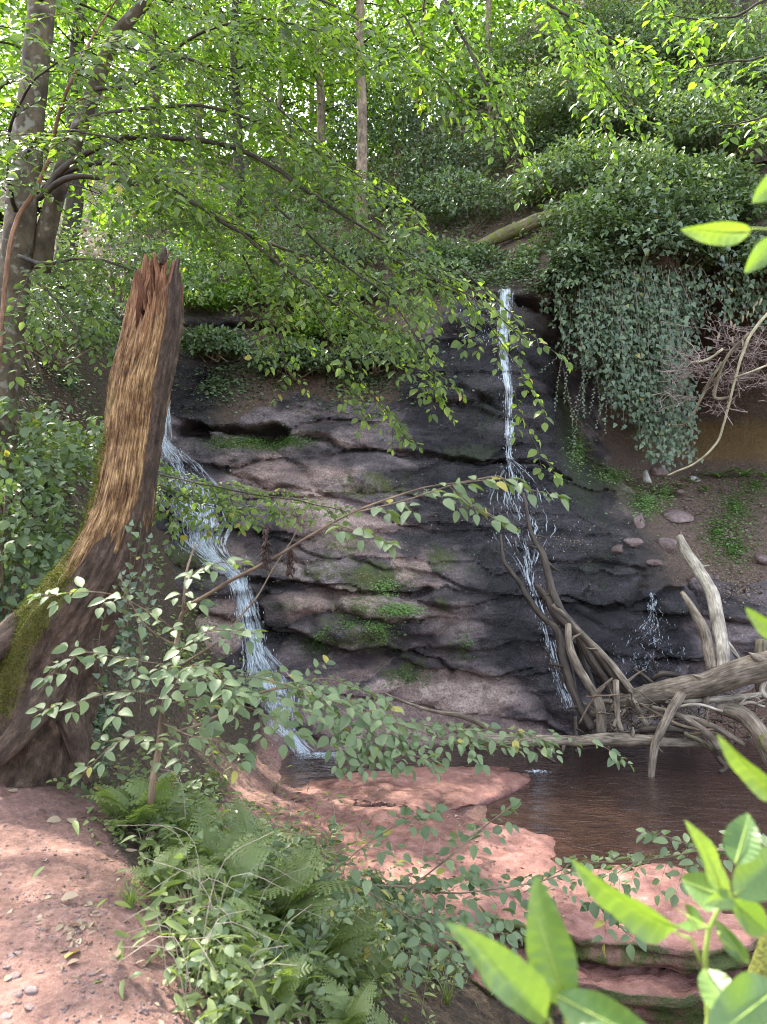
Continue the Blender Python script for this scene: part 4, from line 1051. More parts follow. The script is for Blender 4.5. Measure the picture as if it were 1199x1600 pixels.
# ================================================================== FALLING WATER
def fall(label, rows, count, seed, width=(0.003, 0.009), seglen=(0.08, 0.35), lift=0.035, drops=200, sheet=0.85):
    """strands of white water running down the rock along a line of (u, v, half width)"""
    g = np.random.default_rng(seed)
    rows = np.array(rows, float)
    top = on_face(rows[-1, 0], rows[-1, 1], CG)
    root = thing('waterfall', label, 'waterfall', top, 'falls of the stream')
    n = 140
    wgt = rows[:, 3] if rows.shape[1] > 3 else np.ones(len(rows))
    R_ = catmull(np.column_stack([rows[:, 0], rows[:, 1], np.zeros(len(rows)), rows[:, 2], wgt]), n)
    c3 = np.array([on_face(u, v, CG) for u, v in R_[:, :2]])
    hw = R_[:, 3] * c3[:, 1] / F; wg = R_[:, 4]
    lenm = np.sum(np.linalg.norm(np.diff(c3, axis=0), axis=1))
    mb = MB(); mist = MB()
    for i in range(count):
        s = np.clip(g.normal(0, .5), -1, 1)
        L = g.uniform(*seglen) / lenm * n
        a = g.uniform(-L * .5, n - 2); b = min(a + L, n - 1); a = max(a, 0)
        if b - a < 4 or g.random() > wg[int(a)]: continue
        ix = np.linspace(a, b, 12)
        ctr = np.stack([np.interp(ix, np.arange(n), c3[:, k]) for k in range(3)], 1); h = np.interp(ix, np.arange(n), hw)
        wob = 0.30 * fbm(ix * 0.18 + i * 7.3, np.full(12, i * 1.7), 0, seed, 3)
        x = ctr[:, 0] + (s + wob * (1 - abs(s) * .5)) * h; z = ctr[:, 2]
        y = np.minimum(CG(x, z), ctr[:, 1] + 0.10) - lift * g.uniform(.3, 1.5)
        # water leaps clear of the hollows
        y = np.minimum(y, np.convolve(np.pad(y, 2, mode='edge'), np.ones(5) / 5, 'valid'))
        w = g.uniform(*width) * (0.6 + 0.8 * np.sin(np.linspace(0.15, np.pi - .15, 12)))
        C = np.stack([x, y, z], 1)
        V = np.concatenate([C + np.stack([w, 0 * w, 0 * w], 1), C - np.stack([w, 0 * w, 0 * w], 1), C - np.stack([0 * w, w * .7, 0 * w], 1)])
        k = np.arange(11)
        q = np.concatenate([np.stack([k, k + 1, 24 + k + 1, 24 + k], -1), np.stack([24 + k, 24 + k + 1, 12 + k + 1, 12 + k], -1)])
        al = g.uniform(.10, .55) * np.clip(np.sin(np.linspace(0.1, np.pi - .1, 12)) * 1.5, 0, 1)
        mb.add(V, q, tint=np.tile(al, 3))
    mb.build('water_strands', FOAM, root)['kind'] = 'stuff'
    # a thin broken sheet under the strands
    if sheet:
        m = 15; ss = np.linspace(-1.15, 1.15, m)
        X = c3[:, 0][:, None] + ss[None] * hw[:, None] + .012 * noise(np.arange(n)[:, None] * .2 + ss[None] * 3, ss[None] * 4, 0, seed); Z = np.repeat(c3[:, 2][:, None], m, 1)
        Yy = np.minimum(CG(X, Z), c3[:, 1][:, None] + .10) - lift * .5
        Lm = np.concatenate([[0], np.cumsum(np.linalg.norm(np.diff(c3, axis=0), axis=1))])
        al = np.clip(1.0 - np.abs(ss[None]) ** 2.2 * .8, 0, 1) * sheet * (.45 + .55 * wg[:, None]) * (0.75 + .35 * noise(np.arange(n)[:, None] * .07, 0 * ss[None], 0, seed + 1))
        MB().add(np.stack([X, Yy, Z], -1).reshape(-1, 3), grid_faces(n, m), tint=np.clip(al, 0, 1).ravel(), sheet=1.0, tuv=np.stack([np.broadcast_to(ss[None] * hw[:, None], (n, m)), 0 * X, np.repeat(Lm[:, None], m, 1)], -1).reshape(-1, 3)).build('water_sheet', FOAM, root)
    if drops:
        ix = g.uniform(0, n - 1, drops)
        ctr = np.stack([np.interp(ix, np.arange(n), c3[:, k]) for k in range(3)], 1); h = np.interp(ix, np.arange(n), hw)
        x = ctr[:, 0] + g.normal(0, .9, drops) * h; z = ctr[:, 2]; y = CG(x, z) - g.uniform(.01, .12, drops)
        V, T = T_BLADE
        o = leaf_mass(root, np.stack([x, y, z], 1), np.tile([0, -.1, -1.0], (drops, 1)), np.tile([0, -1.0, .2], (drops, 1)) + g.normal(0, .3, (drops, 3)), g.uniform(.012, .045, drops), g.uniform(.5, 1, drops), T_BLADE, FOAM, 'spray_drops')
    return root
fall('left waterfall running white beside the broken trunk down into the stream', [(263, 612, 5), (258, 650, 8), (256, 690, 14), (275, 725, 34), (300, 770, 46), (312, 815, 50), (318, 850, 36), (345, 880, 22), (372, 903, 15), (382, 935, 16), (392, 975, 17), (402, 1015, 20), (418, 1055, 36), (432, 1090, 38), (440, 1125, 22), (456, 1150, 15), (476, 1176, 16)], 2600, 3, drops=700, sheet=1.0)
fall('tall right waterfall dropping from the ivy rim down the dark face', [(790, 452, 12, 1), (788, 500, 10, 1), (787, 550, 9, 1), (793, 600, 7, 1), (796, 660, 6, .8), (794, 715, 7, .8), (804, 745, 36, .65), (812, 790, 58, .6), (820, 830, 52, .5), (826, 870, 26, .5), (828, 905, 8, .5), (838, 940, 9, .5), (852, 980, 10, .35), (868, 1040, 9, .35), (880, 1080, 9, .4), (893, 1115, 8, .4)], 1400, 4, width=(.0025, .007), drops=500, sheet=.95)
fall('thin trickle fanning over the wet rock behind the deadwood', [(1018, 925, 3), (1020, 955, 8), (1020, 985, 30), (1015, 1020, 50), (1010, 1050, 55)], 170, 5, width=(.002, .005), seglen=(.05, .2), drops=130, sheet=.55)
fall('fine drips falling from the mossy lip left of the tall fall', [(745, 458, 38), (745, 500, 40), (745, 540, 40)], 90, 6, width=(.0015, .003), drops=60, sheet=0)
# white water where the left fall meets the pool
g = np.random.default_rng(8)
def foam_patch(label, c, rx, ry, n, seed):
    g = np.random.default_rng(seed)
    root = thing('foam', label, 'foam', c, None, 'stuff')
    a = g.uniform(0, 6.28, n); r = np.sqrt(g.random(n))
    p = np.stack([c[0] + np.cos(a) * r * rx, c[1] + np.sin(a) * r * ry, np.full(n, WZ + .006) + g.uniform(0, .02, n) * (1 - r)], 1)
    leaf_mass(root, p, np.stack([g.normal(0, 1, n), g.normal(0, .4, n), g.normal(0, .12, n)], 1), np.tile([0, 0, 1.], (n, 1)) + g.normal(0, .25, (n, 3)), g.uniform(.015, .06, n), g.uniform(.2, .9, n) * (1.1 - r), T_MID, FOAM, 'foam_flecks')
c = P(490, 1176, 9.65); foam_patch('white foam where the left fall enters the pool', (c[0] + .1, c[1] - .05, WZ), .32, .12, 500, 1)
c = P(840, 1203, 9.0); foam_patch('small pale riffle at the nose of the mid-stream slab', (c[0], c[1], WZ), .16, .05, 90, 2)

# ================================================================== DEADWOOD
def limb(mb, pts, k=12, rough=0.14, seed=0, n=None, moss=0.0, freq=5):
    rows = np.array([np.concatenate([P(u, v, y), [px(r, y)]]) for u, v, y, r in pts])
    L = np.sum(np.linalg.norm(np.diff(rows[:, :3], axis=0), axis=1))
    c = catmull(rows, n or int(np.clip(L / 0.05, 10, 70)))
    c[:, :3] += 0.006 * np.stack([noise(np.arange(len(c)) * .35, seed, q, seed) for q in range(3)], 1)
    V, q, t, tu = tube(c[:, :3], c[:, 3] * .60, k, rough, seed, freq)
    mb.add(V, q, t, tuv=tu, moss=moss)
    return c

def wood(name, label, cat, limbs, mat, moss=0.0, group=None, rough=0.14, seed=0, part='stem', k=12, stubs=0):
    gs = np.random.default_rng(seed + 900)
    for _ in range(stubs):                               # snapped side twigs
        m = limbs[0]; i = gs.integers(0, len(m) - 1); f = gs.random()
        u, v, y, r = (m[i][q] * (1 - f) + m[i + 1][q] * f for q in range(4)); a = gs.uniform(0, 6.283); l = gs.uniform(14, 46)
        limbs = limbs + [[(u, v, y, max(2.5, r * .45)), (u + math.cos(a) * l * .5 + gs.normal(0, 3), v + math.sin(a) * l * .4, y - .04, max(2, r * .32)), (u + math.cos(a) * l, v + math.sin(a) * l * .8, y + gs.normal(0, .08), 1.4)]]
    """one piece of dead wood: its stem and its side branches"""
    base = P(*limbs[0][0][:3])
    if len(limbs) == 1:
        mb = MB(); limb(mb, limbs[0], k, rough, seed, moss=moss)
        return tag(mb.build(name, mat, None, base), label, cat, group)
    root = thing(name, label, cat, base, group)
    for i, l in enumerate(limbs):
        mb = MB(); limb(mb, l, k if i == 0 else 8, rough, seed + i, moss=moss); mb.build(part if i == 0 else 'side_branch', mat, root)
    return root
GD = 'driftwood jammed at the foot of the rock face'
wood('fallen_log', 'thick pale log slanting up to the right over the brushwood pile', 'log', [
    [(925, 1118, 9.75, 10), (960, 1100, 9.65, 20), (1010, 1087, 9.5, 27), (1060, 1077, 9.35, 31), (1110, 1067, 9.2, 32), (1160, 1050, 9.05, 35), (1230, 1032, 8.9, 38), (1300, 1015, 8.8, 40)],
    [(1066, 1082, 9.25, 14), (1050, 1110, 9.05, 13), (1035, 1140, 8.95, 12), (1023, 1170, 8.9, 11), (1018, 1215, 8.85, 9)],
    [(1105, 1085, 9.2, 9), (1102, 1108, 9.15, 6)], [(1060, 1066, 9.4, 8), (1046, 1072, 9.45, 6)]], DEADWOOD, -0.02, GD, 0.10, 3, 'log', 16, stubs=4)
wood('fallen_log', 'long grey log lying level along the far edge of the pool', 'log', [
    [(700, 1128, 9.1, 7), (730, 1148, 9.05, 15), (780, 1158, 9.0, 17), (840, 1156, 9.0, 15), (900, 1158, 9.0, 13), (960, 1155, 9.0, 17), (1010, 1158, 9.05, 15), (1080, 1162, 9.1, 12), (1130, 1166, 9.15, 9)],
    [(760, 1135, 9.05, 8), (720, 1118, 9.1, 7), (680, 1112, 9.2, 5), (640, 1100, 9.3, 4), (600, 1082, 9.4, 3)], [(935, 1150, 9.0, 7), (960, 1148, 8.95, 6)]], DEADWOOD, 0.12, GD, 0.16, 7, 'log', 14, stubs=5)
wood('leaning_branch', 'dark bent branch leaning on the rock, leftmost of the leaning bunch', 'branch', [
    [(783, 835, 10.6, 3), (788, 875, 10.45, 5), (815, 915, 10.25, 7), (845, 960, 10.0, 8), (872, 985, 9.85, 10), (880, 1030, 9.7, 11), (898, 1085, 9.5, 11), (925, 1140, 9.3, 12)], [(788, 865, 10.5, 2.5), (770, 862, 10.5, 1.5)]], WETWOOD, 0, GD, 0.14, 11, stubs=3)
wood('leaning_branch', 'long straight branch leaning highest against the wet rock', 'branch', [
    [(818, 770, 10.9, 4), (830, 830, 10.6, 6), (850, 870, 10.3, 9), (866, 930, 10.0, 11), (885, 965, 9.85, 12), (925, 1010, 9.7, 12), (960, 1055, 9.6, 12), (985, 1085, 9.55, 10)],
    [(848, 868, 10.3, 6), (862, 885, 10.25, 5), (872, 892, 10.2, 3)]], WETWOOD, -.1, GD, 0.16, 13, stubs=4)
wood('leaning_branch', 'brown snapped branch crossing the middle of the leaning bunch', 'branch', [
    [(838, 915, 10.1, 7), (852, 930, 10.05, 11), (875, 965, 9.9, 14), (905, 990, 9.8, 14), (925, 1030, 9.7, 13), (950, 1065, 9.65, 13), (962, 1100, 9.6, 12)]], WETWOOD, -.05, GD, 0.2, 15, stubs=3)
wood('leaning_branch', 'grey forked branch with a mossy knee standing in the bunch', 'branch', [
    [(888, 975, 9.6, 8), (893, 1020, 9.5, 10), (915, 1060, 9.4, 11), (937, 1100, 9.3, 13), (940, 1150, 9.2, 13)], [(930, 1085, 9.35, 8), (945, 1072, 9.3, 5), (958, 1060, 9.3, 3)]], DEADWOOD, 0.05, GD, 0.16, 17, stubs=2)
wood('leaning_branch', 'straight brown pole leaning right from the bunch onto the thick log', 'branch', [
    [(865, 945, 9.9, 6), (905, 985, 9.75, 7), (945, 1025, 9.6, 8), (970, 1055, 9.5, 9), (990, 1082, 9.4, 9)]], DEADWOOD, -.1, GD, 0.12, 19, stubs=2)
wood('leaning_branch', 'dark thin branch behind the leaning bunch', 'branch', [[(900, 985, 9.95, 5), (912, 1030, 9.9, 6), (925, 1065, 9.85, 7), (935, 1100, 9.8, 6)]], WETWOOD, -.1, GD, .15, 21)
wood('broken_stick', 'short mossy stick standing in front of the thick log', 'stick', [[(963, 1062, 9.1, 8), (964, 1090, 9.05, 8), (966, 1120, 9.0, 7), (972, 1142, 8.95, 6)], [(966, 1120, 9.0, 4), (960, 1135, 8.95, 5)]], DEADWOOD, 0.35, GD, .2, 23)
wood('bare_branch', 'pale barkless branch curving up to the stony bank', 'branch', [
    [(1062, 838, 11.2, 9), (1075, 865, 11.0, 14), (1098, 900, 10.6, 16), (1115, 935, 10.2, 17), (1125, 980, 9.9, 17), (1130, 1020, 9.6, 17), (1131, 1052, 9.4, 16)]], PALEWOOD, 0.0, GD, .14, 25, stubs=2)
wood('bare_branch', 'shorter grey branch curving beside the pale barkless one', 'branch', [
    [(1066, 925, 10.3, 6), (1082, 950, 10.1, 11), (1098, 980, 9.9, 14), (1108, 1015, 9.7, 15), (1115, 1050, 9.5, 16)]], DEADWOOD, 0.05, GD, .16, 27)
wood('root_loop', 'thick smooth root arching down at the right edge above the pool', 'root', [
    [(1120, 1108, 9.2, 12), (1140, 1110, 9.1, 19), (1165, 1120, 8.95, 21), (1185, 1142, 8.8, 22), (1205, 1180, 8.7, 24), (1230, 1230, 8.6, 22)]], DEADWOOD, 0.12, GD, .12, 29)
wood('mossy_log_end', 'mossy yellow log end at the right edge by the water', 'log', [[(1190, 1150, 8.5, 14), (1205, 1170, 8.4, 20), (1240, 1200, 8.3, 24)]], MOSSWOOD, 0.2, GD, .15, 31)
sticks = [([(1020, 1105, 9.3, 6), (1070, 1122, 9.1, 8), (1110, 1150, 8.95, 9), (1125, 1172, 8.85, 9)], 'grey curved stick dipping towards the water in the pile', DEADWOOD),
          ([(1068, 1118, 9.15, 6), (1110, 1132, 9.0, 7), (1145, 1152, 8.9, 7), (1165, 1165, 8.85, 6)], 'straight mossy stick pointing down right in the pile', DEADWOOD),
          ([(1070, 1146, 9.0, 6), (1095, 1158, 8.95, 7), (1120, 1174, 8.9, 7)], 'short lichen-spotted stick low in the pile', MOSSWOOD),
          ([(1000, 1142, 9.2, 9), (1030, 1138, 9.15, 11), (1070, 1142, 9.1, 10)], 'thick dark chunk lying behind the level log', WETWOOD),
          ([(1115, 1172, 8.95, 6), (1128, 1190, 8.8, 8), (1136, 1200, 8.7, 7), (1126, 1206, 8.65, 6)], 'hooked black stick end dipping in the pool', WETWOOD),
          ([(1040, 1096, 9.3, 6), (1100, 1094, 9.25, 8), (1150, 1090, 9.2, 8), (1190, 1086, 9.15, 7)], 'pale level pole under the thick log', PALEWOOD),
          ([(990, 1045, 9.9, 4), (1005, 1055, 9.8, 5), (1022, 1068, 9.7, 5)], 'dark stub behind the thick log', WETWOOD),
          ([(1020, 1062, 9.8, 6), (1035, 1052, 9.75, 8), (1060, 1056, 9.75, 8)], 'dark hooked piece behind the thick log', WETWOOD),
          ([(1138, 1003, 10.2, 5), (1150, 1022, 10.1, 6), (1162, 1040, 10.0, 5)], 'thin grey stick leaning right of the pale branch', PALEWOOD),
          ([(1190, 1000, 9.9, 14), (1188, 1040, 9.85, 15), (1192, 1090, 9.8, 14)], 'upright mossy stub at the right edge', MOSSWOOD),
          ([(1196, 1062, 9.0, 6), (1192, 1080, 8.95, 7), (1205, 1092, 8.9, 6)], 'pale crooked stick at the right edge over the log', PALEWOOD),
          ([(905, 1130, 9.1, 2), (925, 1095, 9.05, 2.5), (945, 1072, 9.0, 2)], 'thin red twig crossing the bunch', TWIG),
          ([(840, 1170, 8.9, 5), (855, 1182, 8.75, 5), (868, 1192, 8.65, 4)], 'dark stick dipping into the pool below the level log', WETWOOD),
          ([(985, 1090, 9.4, 10), (1000, 1112, 9.3, 9), (1012, 1135, 9.2, 8)], 'broken grey stub under the thick log', DEADWOOD),
          ([(900, 1120, 9.2, 4), (902, 1150, 9.15, 5), (900, 1175, 9.0, 5)], 'short wet stub at the foot of the bunch', WETWOOD)]
sticks += [([(880, 1000, 9.8, 3), (895, 1050, 9.7, 4), (905, 1110, 9.5, 4)], 'slim dark stick inside the leaning bunch', WETWOOD),
           ([(850, 1010, 10.1, 2), (880, 1060, 9.9, 3), (915, 1120, 9.6, 4)], 'slim wet stick at the left foot of the bunch', WETWOOD),
           ([(1150, 1105, 9.1, 3), (1172, 1098, 9.0, 4), (1195, 1104, 8.95, 3)], 'slim pale stick beside the arching root', PALEWOOD),
           ([(1040, 1110, 9.2, 3), (1085, 1100, 9.1, 4), (1130, 1112, 9.0, 3)], 'slim pale stick in front of the pole under the log', PALEWOOD),
           ([(1000, 1100, 9.3, 3), (1045, 1125, 9.15, 4), (1090, 1140, 9.0, 4), (1130, 1138, 8.95, 3)], 'slim brown stick across the middle of the pile', TWIG)]
for i, (pts, lb, mt) in enumerate(sticks):
    wood('loose_stick', lb, 'stick', [pts], mt, 0.0, GD, .2, 40 + i, k=9, stubs=i % 3)
# fine brushwood under the thick log
g = np.random.default_rng(77); mb = MB()
for i in range(320):
    c = P(g.uniform(930, 1215), g.uniform(1085, 1160), g.uniform(9.2, 10.1)); d = unit(g.normal(0, 1, 3) * [1, .5, .5]); l = g.uniform(.12, .45)
    x = np.linspace(-.5, .5, 6)[:, None]
    V, q, t, tu = tube(c + d * l * x + g.normal(0, .012, (6, 3)), np.linspace(g.uniform(.004, .018), .004, 6), 5)
    mb.add(V, q, t, tuv=tu)
o = tag(mb.build('brushwood_debris', DEADWOOD, None, P(1070, 1150, 9.6)), 'tangle of fine broken twigs packed under the thick log', 'twigs', None, 'stuff')
# logs on the slope above
def lay(rows, lift=0.0):
    out = []
    for u, v, r in rows:
        y = hit(u, v + r, 6)[1]; out.append((u, v, y - px(r, y) * 0.6 - lift, r))
    return out
wood('fallen_log', 'moss-topped fallen log above the rim of the tall fall', 'log', [lay([(690, 402, 7), (740, 388, 13), (790, 366, 17), (840, 345, 18), (880, 330, 16)])], MOSSWOOD, 0.25, None, .12, 61, k=16)
wood('fallen_log', 'pale fallen log on the slope seen through the leaves behind the trunk', 'log', [lay([(180, 288, 6), (215, 304, 8), (250, 316, 9), (290, 328, 8)])], FARBARK, -.1, None, .12, 63)
wood('leaning_log', 'short orange-brown snag leaning among the far trunks', 'log', [lay([(352, 300, 6), (342, 260, 9), (332, 232, 9)])], FARBARK, -.1, None, .12, 65)
# ================================================================== TREES
UP = np.array([0, 0, 1.0])
def rows3(pts): return np.array([np.concatenate([P(u, v, y), [px(r, y)]]) for u, v, y, r in pts])

def limb_part(root, name, pts, mat, k=10, rough=0.08, seed=0, moss=0.0, n=None):
    mb = MB(); c = limb(mb, pts, k, rough, seed, n=n, moss=moss); mb.build(name, mat, root); return c

beech = thing('beech_tree', 'mottled grey tree at the left edge with long boughs over the falls', 'tree', P(-10, 720, 6.5))
limb_part(beech, 'trunk', [(-30, 820, 6.5, 62), (-12, 720, 6.5, 56), (3, 600, 6.5, 46), (14, 500, 6.5, 43), (27, 400, 6.5, 40), (40, 270, 6.5, 38), (52, 150, 6.5, 35), (66, 0, 6.5, 33), (74, -150, 6.5, 34), (90, -500, 6.4, 30)], BEECH_BARK, 24, 0.06, 3, n=120)
limb_part(beech, 'limb', [(60, 420, 6.6, 30), (80, 330, 6.6, 24), (110, 240, 6.6, 22), (140, 160, 6.6, 20), (180, 60, 6.5, 17), (232, 0, 6.4, 14), (300, -90, 6.2, 10)], BEECH_BARK, 14, 0.08, 5)
BR = [  # boughs: (u, v, distance, half thickness in px), leafy from the share t0 on
    ([(70, 300, 6.4, 9), (100, 262, 6.3, 9), (150, 233, 6.2, 8), (210, 214, 6.1, 8), (290, 216, 6.0, 7), (370, 231, 5.9, 6), (430, 262, 5.8, 6), (490, 305, 5.7, 5), (560, 352, 5.6, 4), (640, 398, 5.5, 3), (720, 440, 5.4, 1.5)], .30),
    ([(60, 310, 6.4, 8), (100, 281, 6.3, 8), (150, 276, 6.2, 7), (220, 291, 6.1, 6), (300, 318, 6.0, 6), (370, 360, 5.9, 5), (440, 415, 5.8, 4), (520, 470, 5.7, 3), (600, 520, 5.6, 2), (660, 570, 5.6, 1.2)], .35),
    ([(60, 300, 6.5, 7), (120, 262, 6.5, 7), (190, 256, 6.4, 6), (260, 290, 6.3, 5), (330, 332, 6.3, 5), (400, 372, 6.2, 4), (480, 400, 6.2, 3), (570, 430, 6.1, 3), (650, 470, 6.0, 2)], .4),
    ([(75, 250, 6.4, 7), (130, 190, 6.3, 6), (200, 172, 6.2, 5), (300, 165, 6.0, 4), (390, 185, 5.9, 4), (480, 225, 5.8, 3), (570, 280, 5.7, 2), (650, 330, 5.6, 1)], .15),
    ([(180, 70, 6.4, 6), (250, 85, 6.2, 5), (320, 100, 6.0, 4), (400, 140, 5.9, 3), (470, 200, 5.8, 2), (540, 260, 5.7, 1)], .1),
    ([(150, 140, 6.4, 6), (210, 130, 6.3, 5), (300, 60, 6.0, 4), (400, 30, 5.8, 3), (500, 50, 5.6, 2), (600, 100, 5.5, 1)], .15),
    ([(62, 0, 6.3, 7), (140, -40, 6.0, 6), (260, -50, 5.7, 5), (380, -30, 5.5, 4), (500, 0, 5.3, 3), (600, 60, 5.2, 2), (680, 140, 5.1, 1)], .1),
    ([(30, 400, 6.2, 6), (70, 412, 6.0, 5), (120, 404, 5.9, 4), (180, 412, 5.8, 3), (240, 440, 5.9, 1.5)], .25),
    ([(25, 330, 6.0, 6), (15, 270, 5.7, 5), (20, 190, 5.4, 4), (60, 120, 5.2, 3), (130, 80, 5.0, 2), (200, 60, 4.9, 1)], .2),
    ([(40, 250, 6.0, 5), (60, 215, 5.6, 4), (120, 205, 5.3, 3), (200, 225, 5.2, 2), (270, 270, 5.1, 1)], .15),
    ([(35, 420, 6.1, 5), (80, 460, 5.9, 4), (110, 500, 5.8, 3), (140, 545, 5.8, 1.5)], .5),
]
lf = Leafer(21)
for i, (pts, t0) in enumerate(BR):
    c = limb_part(beech, 'bough', pts, DARK_BARK, 7, 0.12, 70 + i, 0.08, n=60)
    nv = unit(np.array([0.20, -0.42, 0.88]))
    lf.spray(c[:, :3], 0.080, 0.80, 0.125, nv, droop=0.45, t0=t0 * .6, r=0.0035, jit=.30, taper=.5)
lf.finish(beech, T_OVATE, 'ovate', L_BEECH, DARK_BARK, 220, 0.006, T_MID)

tb = thing('reddish_sapling', 'thin reddish sapling stem crossing in front of the grey tree', 'sapling', P(15, 560, 5.6))
limb_part(tb, 'stem', [(-5, 600, 5.6, 6), (18, 372, 5.5, 6), (55, 300, 5.5, 6), (80, 240, 5.4, 5), (92, 180, 5.4, 5), (118, 110, 5.3, 4), (150, 50, 5.3, 3), (190, -10, 5.2, 2)], m_bark('reddish_bark', (0.12, 0.06, 0.035), (0.28, 0.17, 0.11), moss=-.5, scale=(60, 60, 10), bump=.2), 8, .06, 2)
lf = Leafer(22)
for pts in [[(92, 180, 5.4), (140, 150, 5.2), (190, 160, 5.0)], [(118, 110, 5.3), (160, 100, 5.1), (220, 120, 5.0)], [(150, 50, 5.3), (120, 20, 5.0), (60, 30, 4.9)], [(80, 240, 5.4), (40, 210, 5.0), (0, 220, 4.8)]]:
    lf.spray(catmull(PP(pts), 14), 0.065, .3, .10, unit(np.array([.1, -.5, .85])), t0=.1, sub=False, drawmain=(.006, .002))
lf.finish(tb, T_OVATE, 'ovate', L_BEECH, TWIG, 60, .01, T_MID)

# boughs that reach in from trees outside the view
def bough(name, label, paths, size, twig_len, spacing, mat, seed, n_ind, nv=(0.0, -.5, .85), droop=.4, tint=(0, .85), yellow=.006, bark=None, template=None, tid='ovate', group='boughs hanging into the view', jit=.3, t0=.08, twigr=.003, sub=True):
    root = thing(name, label, 'branch', P(*paths[0][0][:3]), group)
    lf = Leafer(seed)
    for i, pts in enumerate(paths):
        c = limb_part(root, 'bough', pts, bark or DARK_BARK, 6, .1, seed + i, 0, n=40)
        lf.spray(c[:, :3], size, twig_len, spacing, unit(np.array(nv)), droop=droop, t0=t0, r=twigr, jit=jit, sub=sub)
    lf.finish(root, template or T_OVATE, tid, mat, bark or DARK_BARK, n_ind, yellow, T_MID, tint=tint)
    return root
bough('hanging_bough', 'sunlit beech bough hanging from the top edge above the ivy slope', [
    [(690, -60, 5.2, 5), (700, 10, 5.2, 5), (740, 90, 5.1, 4), (775, 165, 5.0, 3), (805, 215, 5.0, 2), (840, 270, 4.9, 1)],
    [(760, -80, 5.0, 5), (850, 0, 4.9, 4), (890, 25, 4.9, 4), (940, 50, 4.8, 3), (990, 78, 4.8, 2), (1050, 105, 4.7, 1)],
    [(600, -60, 5.2, 4), (640, 40, 5.1, 3), (690, 120, 5.0, 2), (760, 190, 5.0, 1)]], .072, .55, .10, L_FOREST, 31, 130, tint=(.2, .85))
bough('hanging_bough', 'bright beech twigs reaching in at the upper right corner', [
    [(1260, 60, 4.6, 4), (1190, 90, 4.6, 3), (1120, 100, 4.6, 2), (1050, 115, 4.6, 1)], [(1260, 170, 4.8, 3), (1200, 180, 4.8, 2.5), (1150, 195, 4.8, 2), (1110, 190, 4.8, 1)],
    [(1000, -60, 5.2, 3), (1050, 40, 5.2, 2), (1110, 120, 5.2, 2), (1180, 190, 5.2, 1)], [(860, -60, 5.6, 3), (900, 60, 5.6, 2), (930, 150, 5.6, 2), (960, 240, 5.6, 1)], [(1240, -30, 4.6, 4), (1160, 20, 4.6, 3), (1100, 30, 4.6, 2), (1020, 20, 4.6, 1)], [(880, 25, 4.9, 2), (930, 110, 4.9, 2), (980, 170, 4.9, 1.5), (1010, 190, 4.8, 1)]], .068, .40, .11, L_FOREST, 32, 150, tint=(.3, .85))
bough('hanging_bough', 'sunlit leaves hanging at the upper left corner', [[(-60, -40, 6.8, 5), (60, -20, 6.9, 4), (160, 20, 7.0, 3), (260, 70, 7.0, 2)], [(-60, 60, 7.0, 4), (20, 70, 7.2, 3), (110, 110, 7.3, 2), (190, 150, 7.3, 1)], [(120, -60, 7.0, 4), (230, -10, 7.2, 3), (340, 30, 7.2, 2), (430, 90, 7.2, 1)], [(-40, 150, 7.4, 3), (40, 190, 7.5, 2), (120, 230, 7.5, 1)]], .085, .62, .10, L_FOREST, 37, 60, tint=(.2, .85))
bough('hanging_bough', 'fine twig of small leaves hanging down before the ivy mound', [
    [(900, 20, 5.2, 2), (935, 100, 5.2, 2), (960, 170, 5.2, 1.5), (985, 195, 5.2, 1)], [(945, 60, 5.3, 1.5), (975, 140, 5.3, 1.5), (1000, 175, 5.2, 1)]], .06, .22, .12, L_FOREST, 33, 60, tint=(.3, .85))
bough('hanging_bough', 'leafy beech bough drooping in front of the overgrown shelf', [
    [(430, 320, 5.6, 3), (520, 400, 5.6, 3), (600, 460, 5.5, 2), (660, 540, 5.5, 1.5), (690, 620, 5.5, 1)],
    [(420, 380, 5.8, 3), (480, 470, 5.8, 2), (540, 560, 5.8, 2), (600, 640, 5.8, 1), (640, 690, 5.8, 1)],
    [(600, 400, 5.5, 3), (690, 440, 5.4, 2), (760, 480, 5.4, 2), (820, 530, 5.3, 1.2)],
    [(380, 400, 6.2, 3), (430, 500, 6.2, 2), (450, 590, 6.2, 1)]], .070, .5, .115, L_BEECH, 34, 240, nv=(.15, -.6, .8), droop=.55, tint=(.1, .85), yellow=.015)
bough('hanging_bough', 'pale leaf spray hanging across the lower left waterfall', [
    [(150, 700, 6.2, 3), (230, 735, 6.1, 3), (310, 755, 6.0, 2), (400, 772, 6.0, 2), (480, 785, 5.9, 1.5), (545, 800, 5.9, 1)],
    [(180, 730, 6.2, 2), (260, 765, 6.1, 2), (330, 790, 6.0, 1), (400, 800, 6.0, 1)]], .066, .42, .07, L_BEECH, 35, 180, nv=(.1, -.55, .8), droop=.4, tint=(.2, .85), yellow=.02)
bough('hanging_bough', 'sparse drooping twigs beside the tall right waterfall', [
    [(720, 420, 5.2, 2), (790, 480, 5.2, 2), (840, 530, 5.1, 1.5), (880, 560, 5.1, 1)], [(760, 500, 5.2, 1.5), (820, 590, 5.1, 1.2), (850, 640, 5.1, 1)], [(800, 600, 5.0, 1.5), (830, 680, 5.0, 1.2), (870, 745, 5.0, 1)]], .070, .22, .13, L_BEECH, 36, 90, nv=(.1, -.5, .85), tint=(.3, .85), yellow=.02)

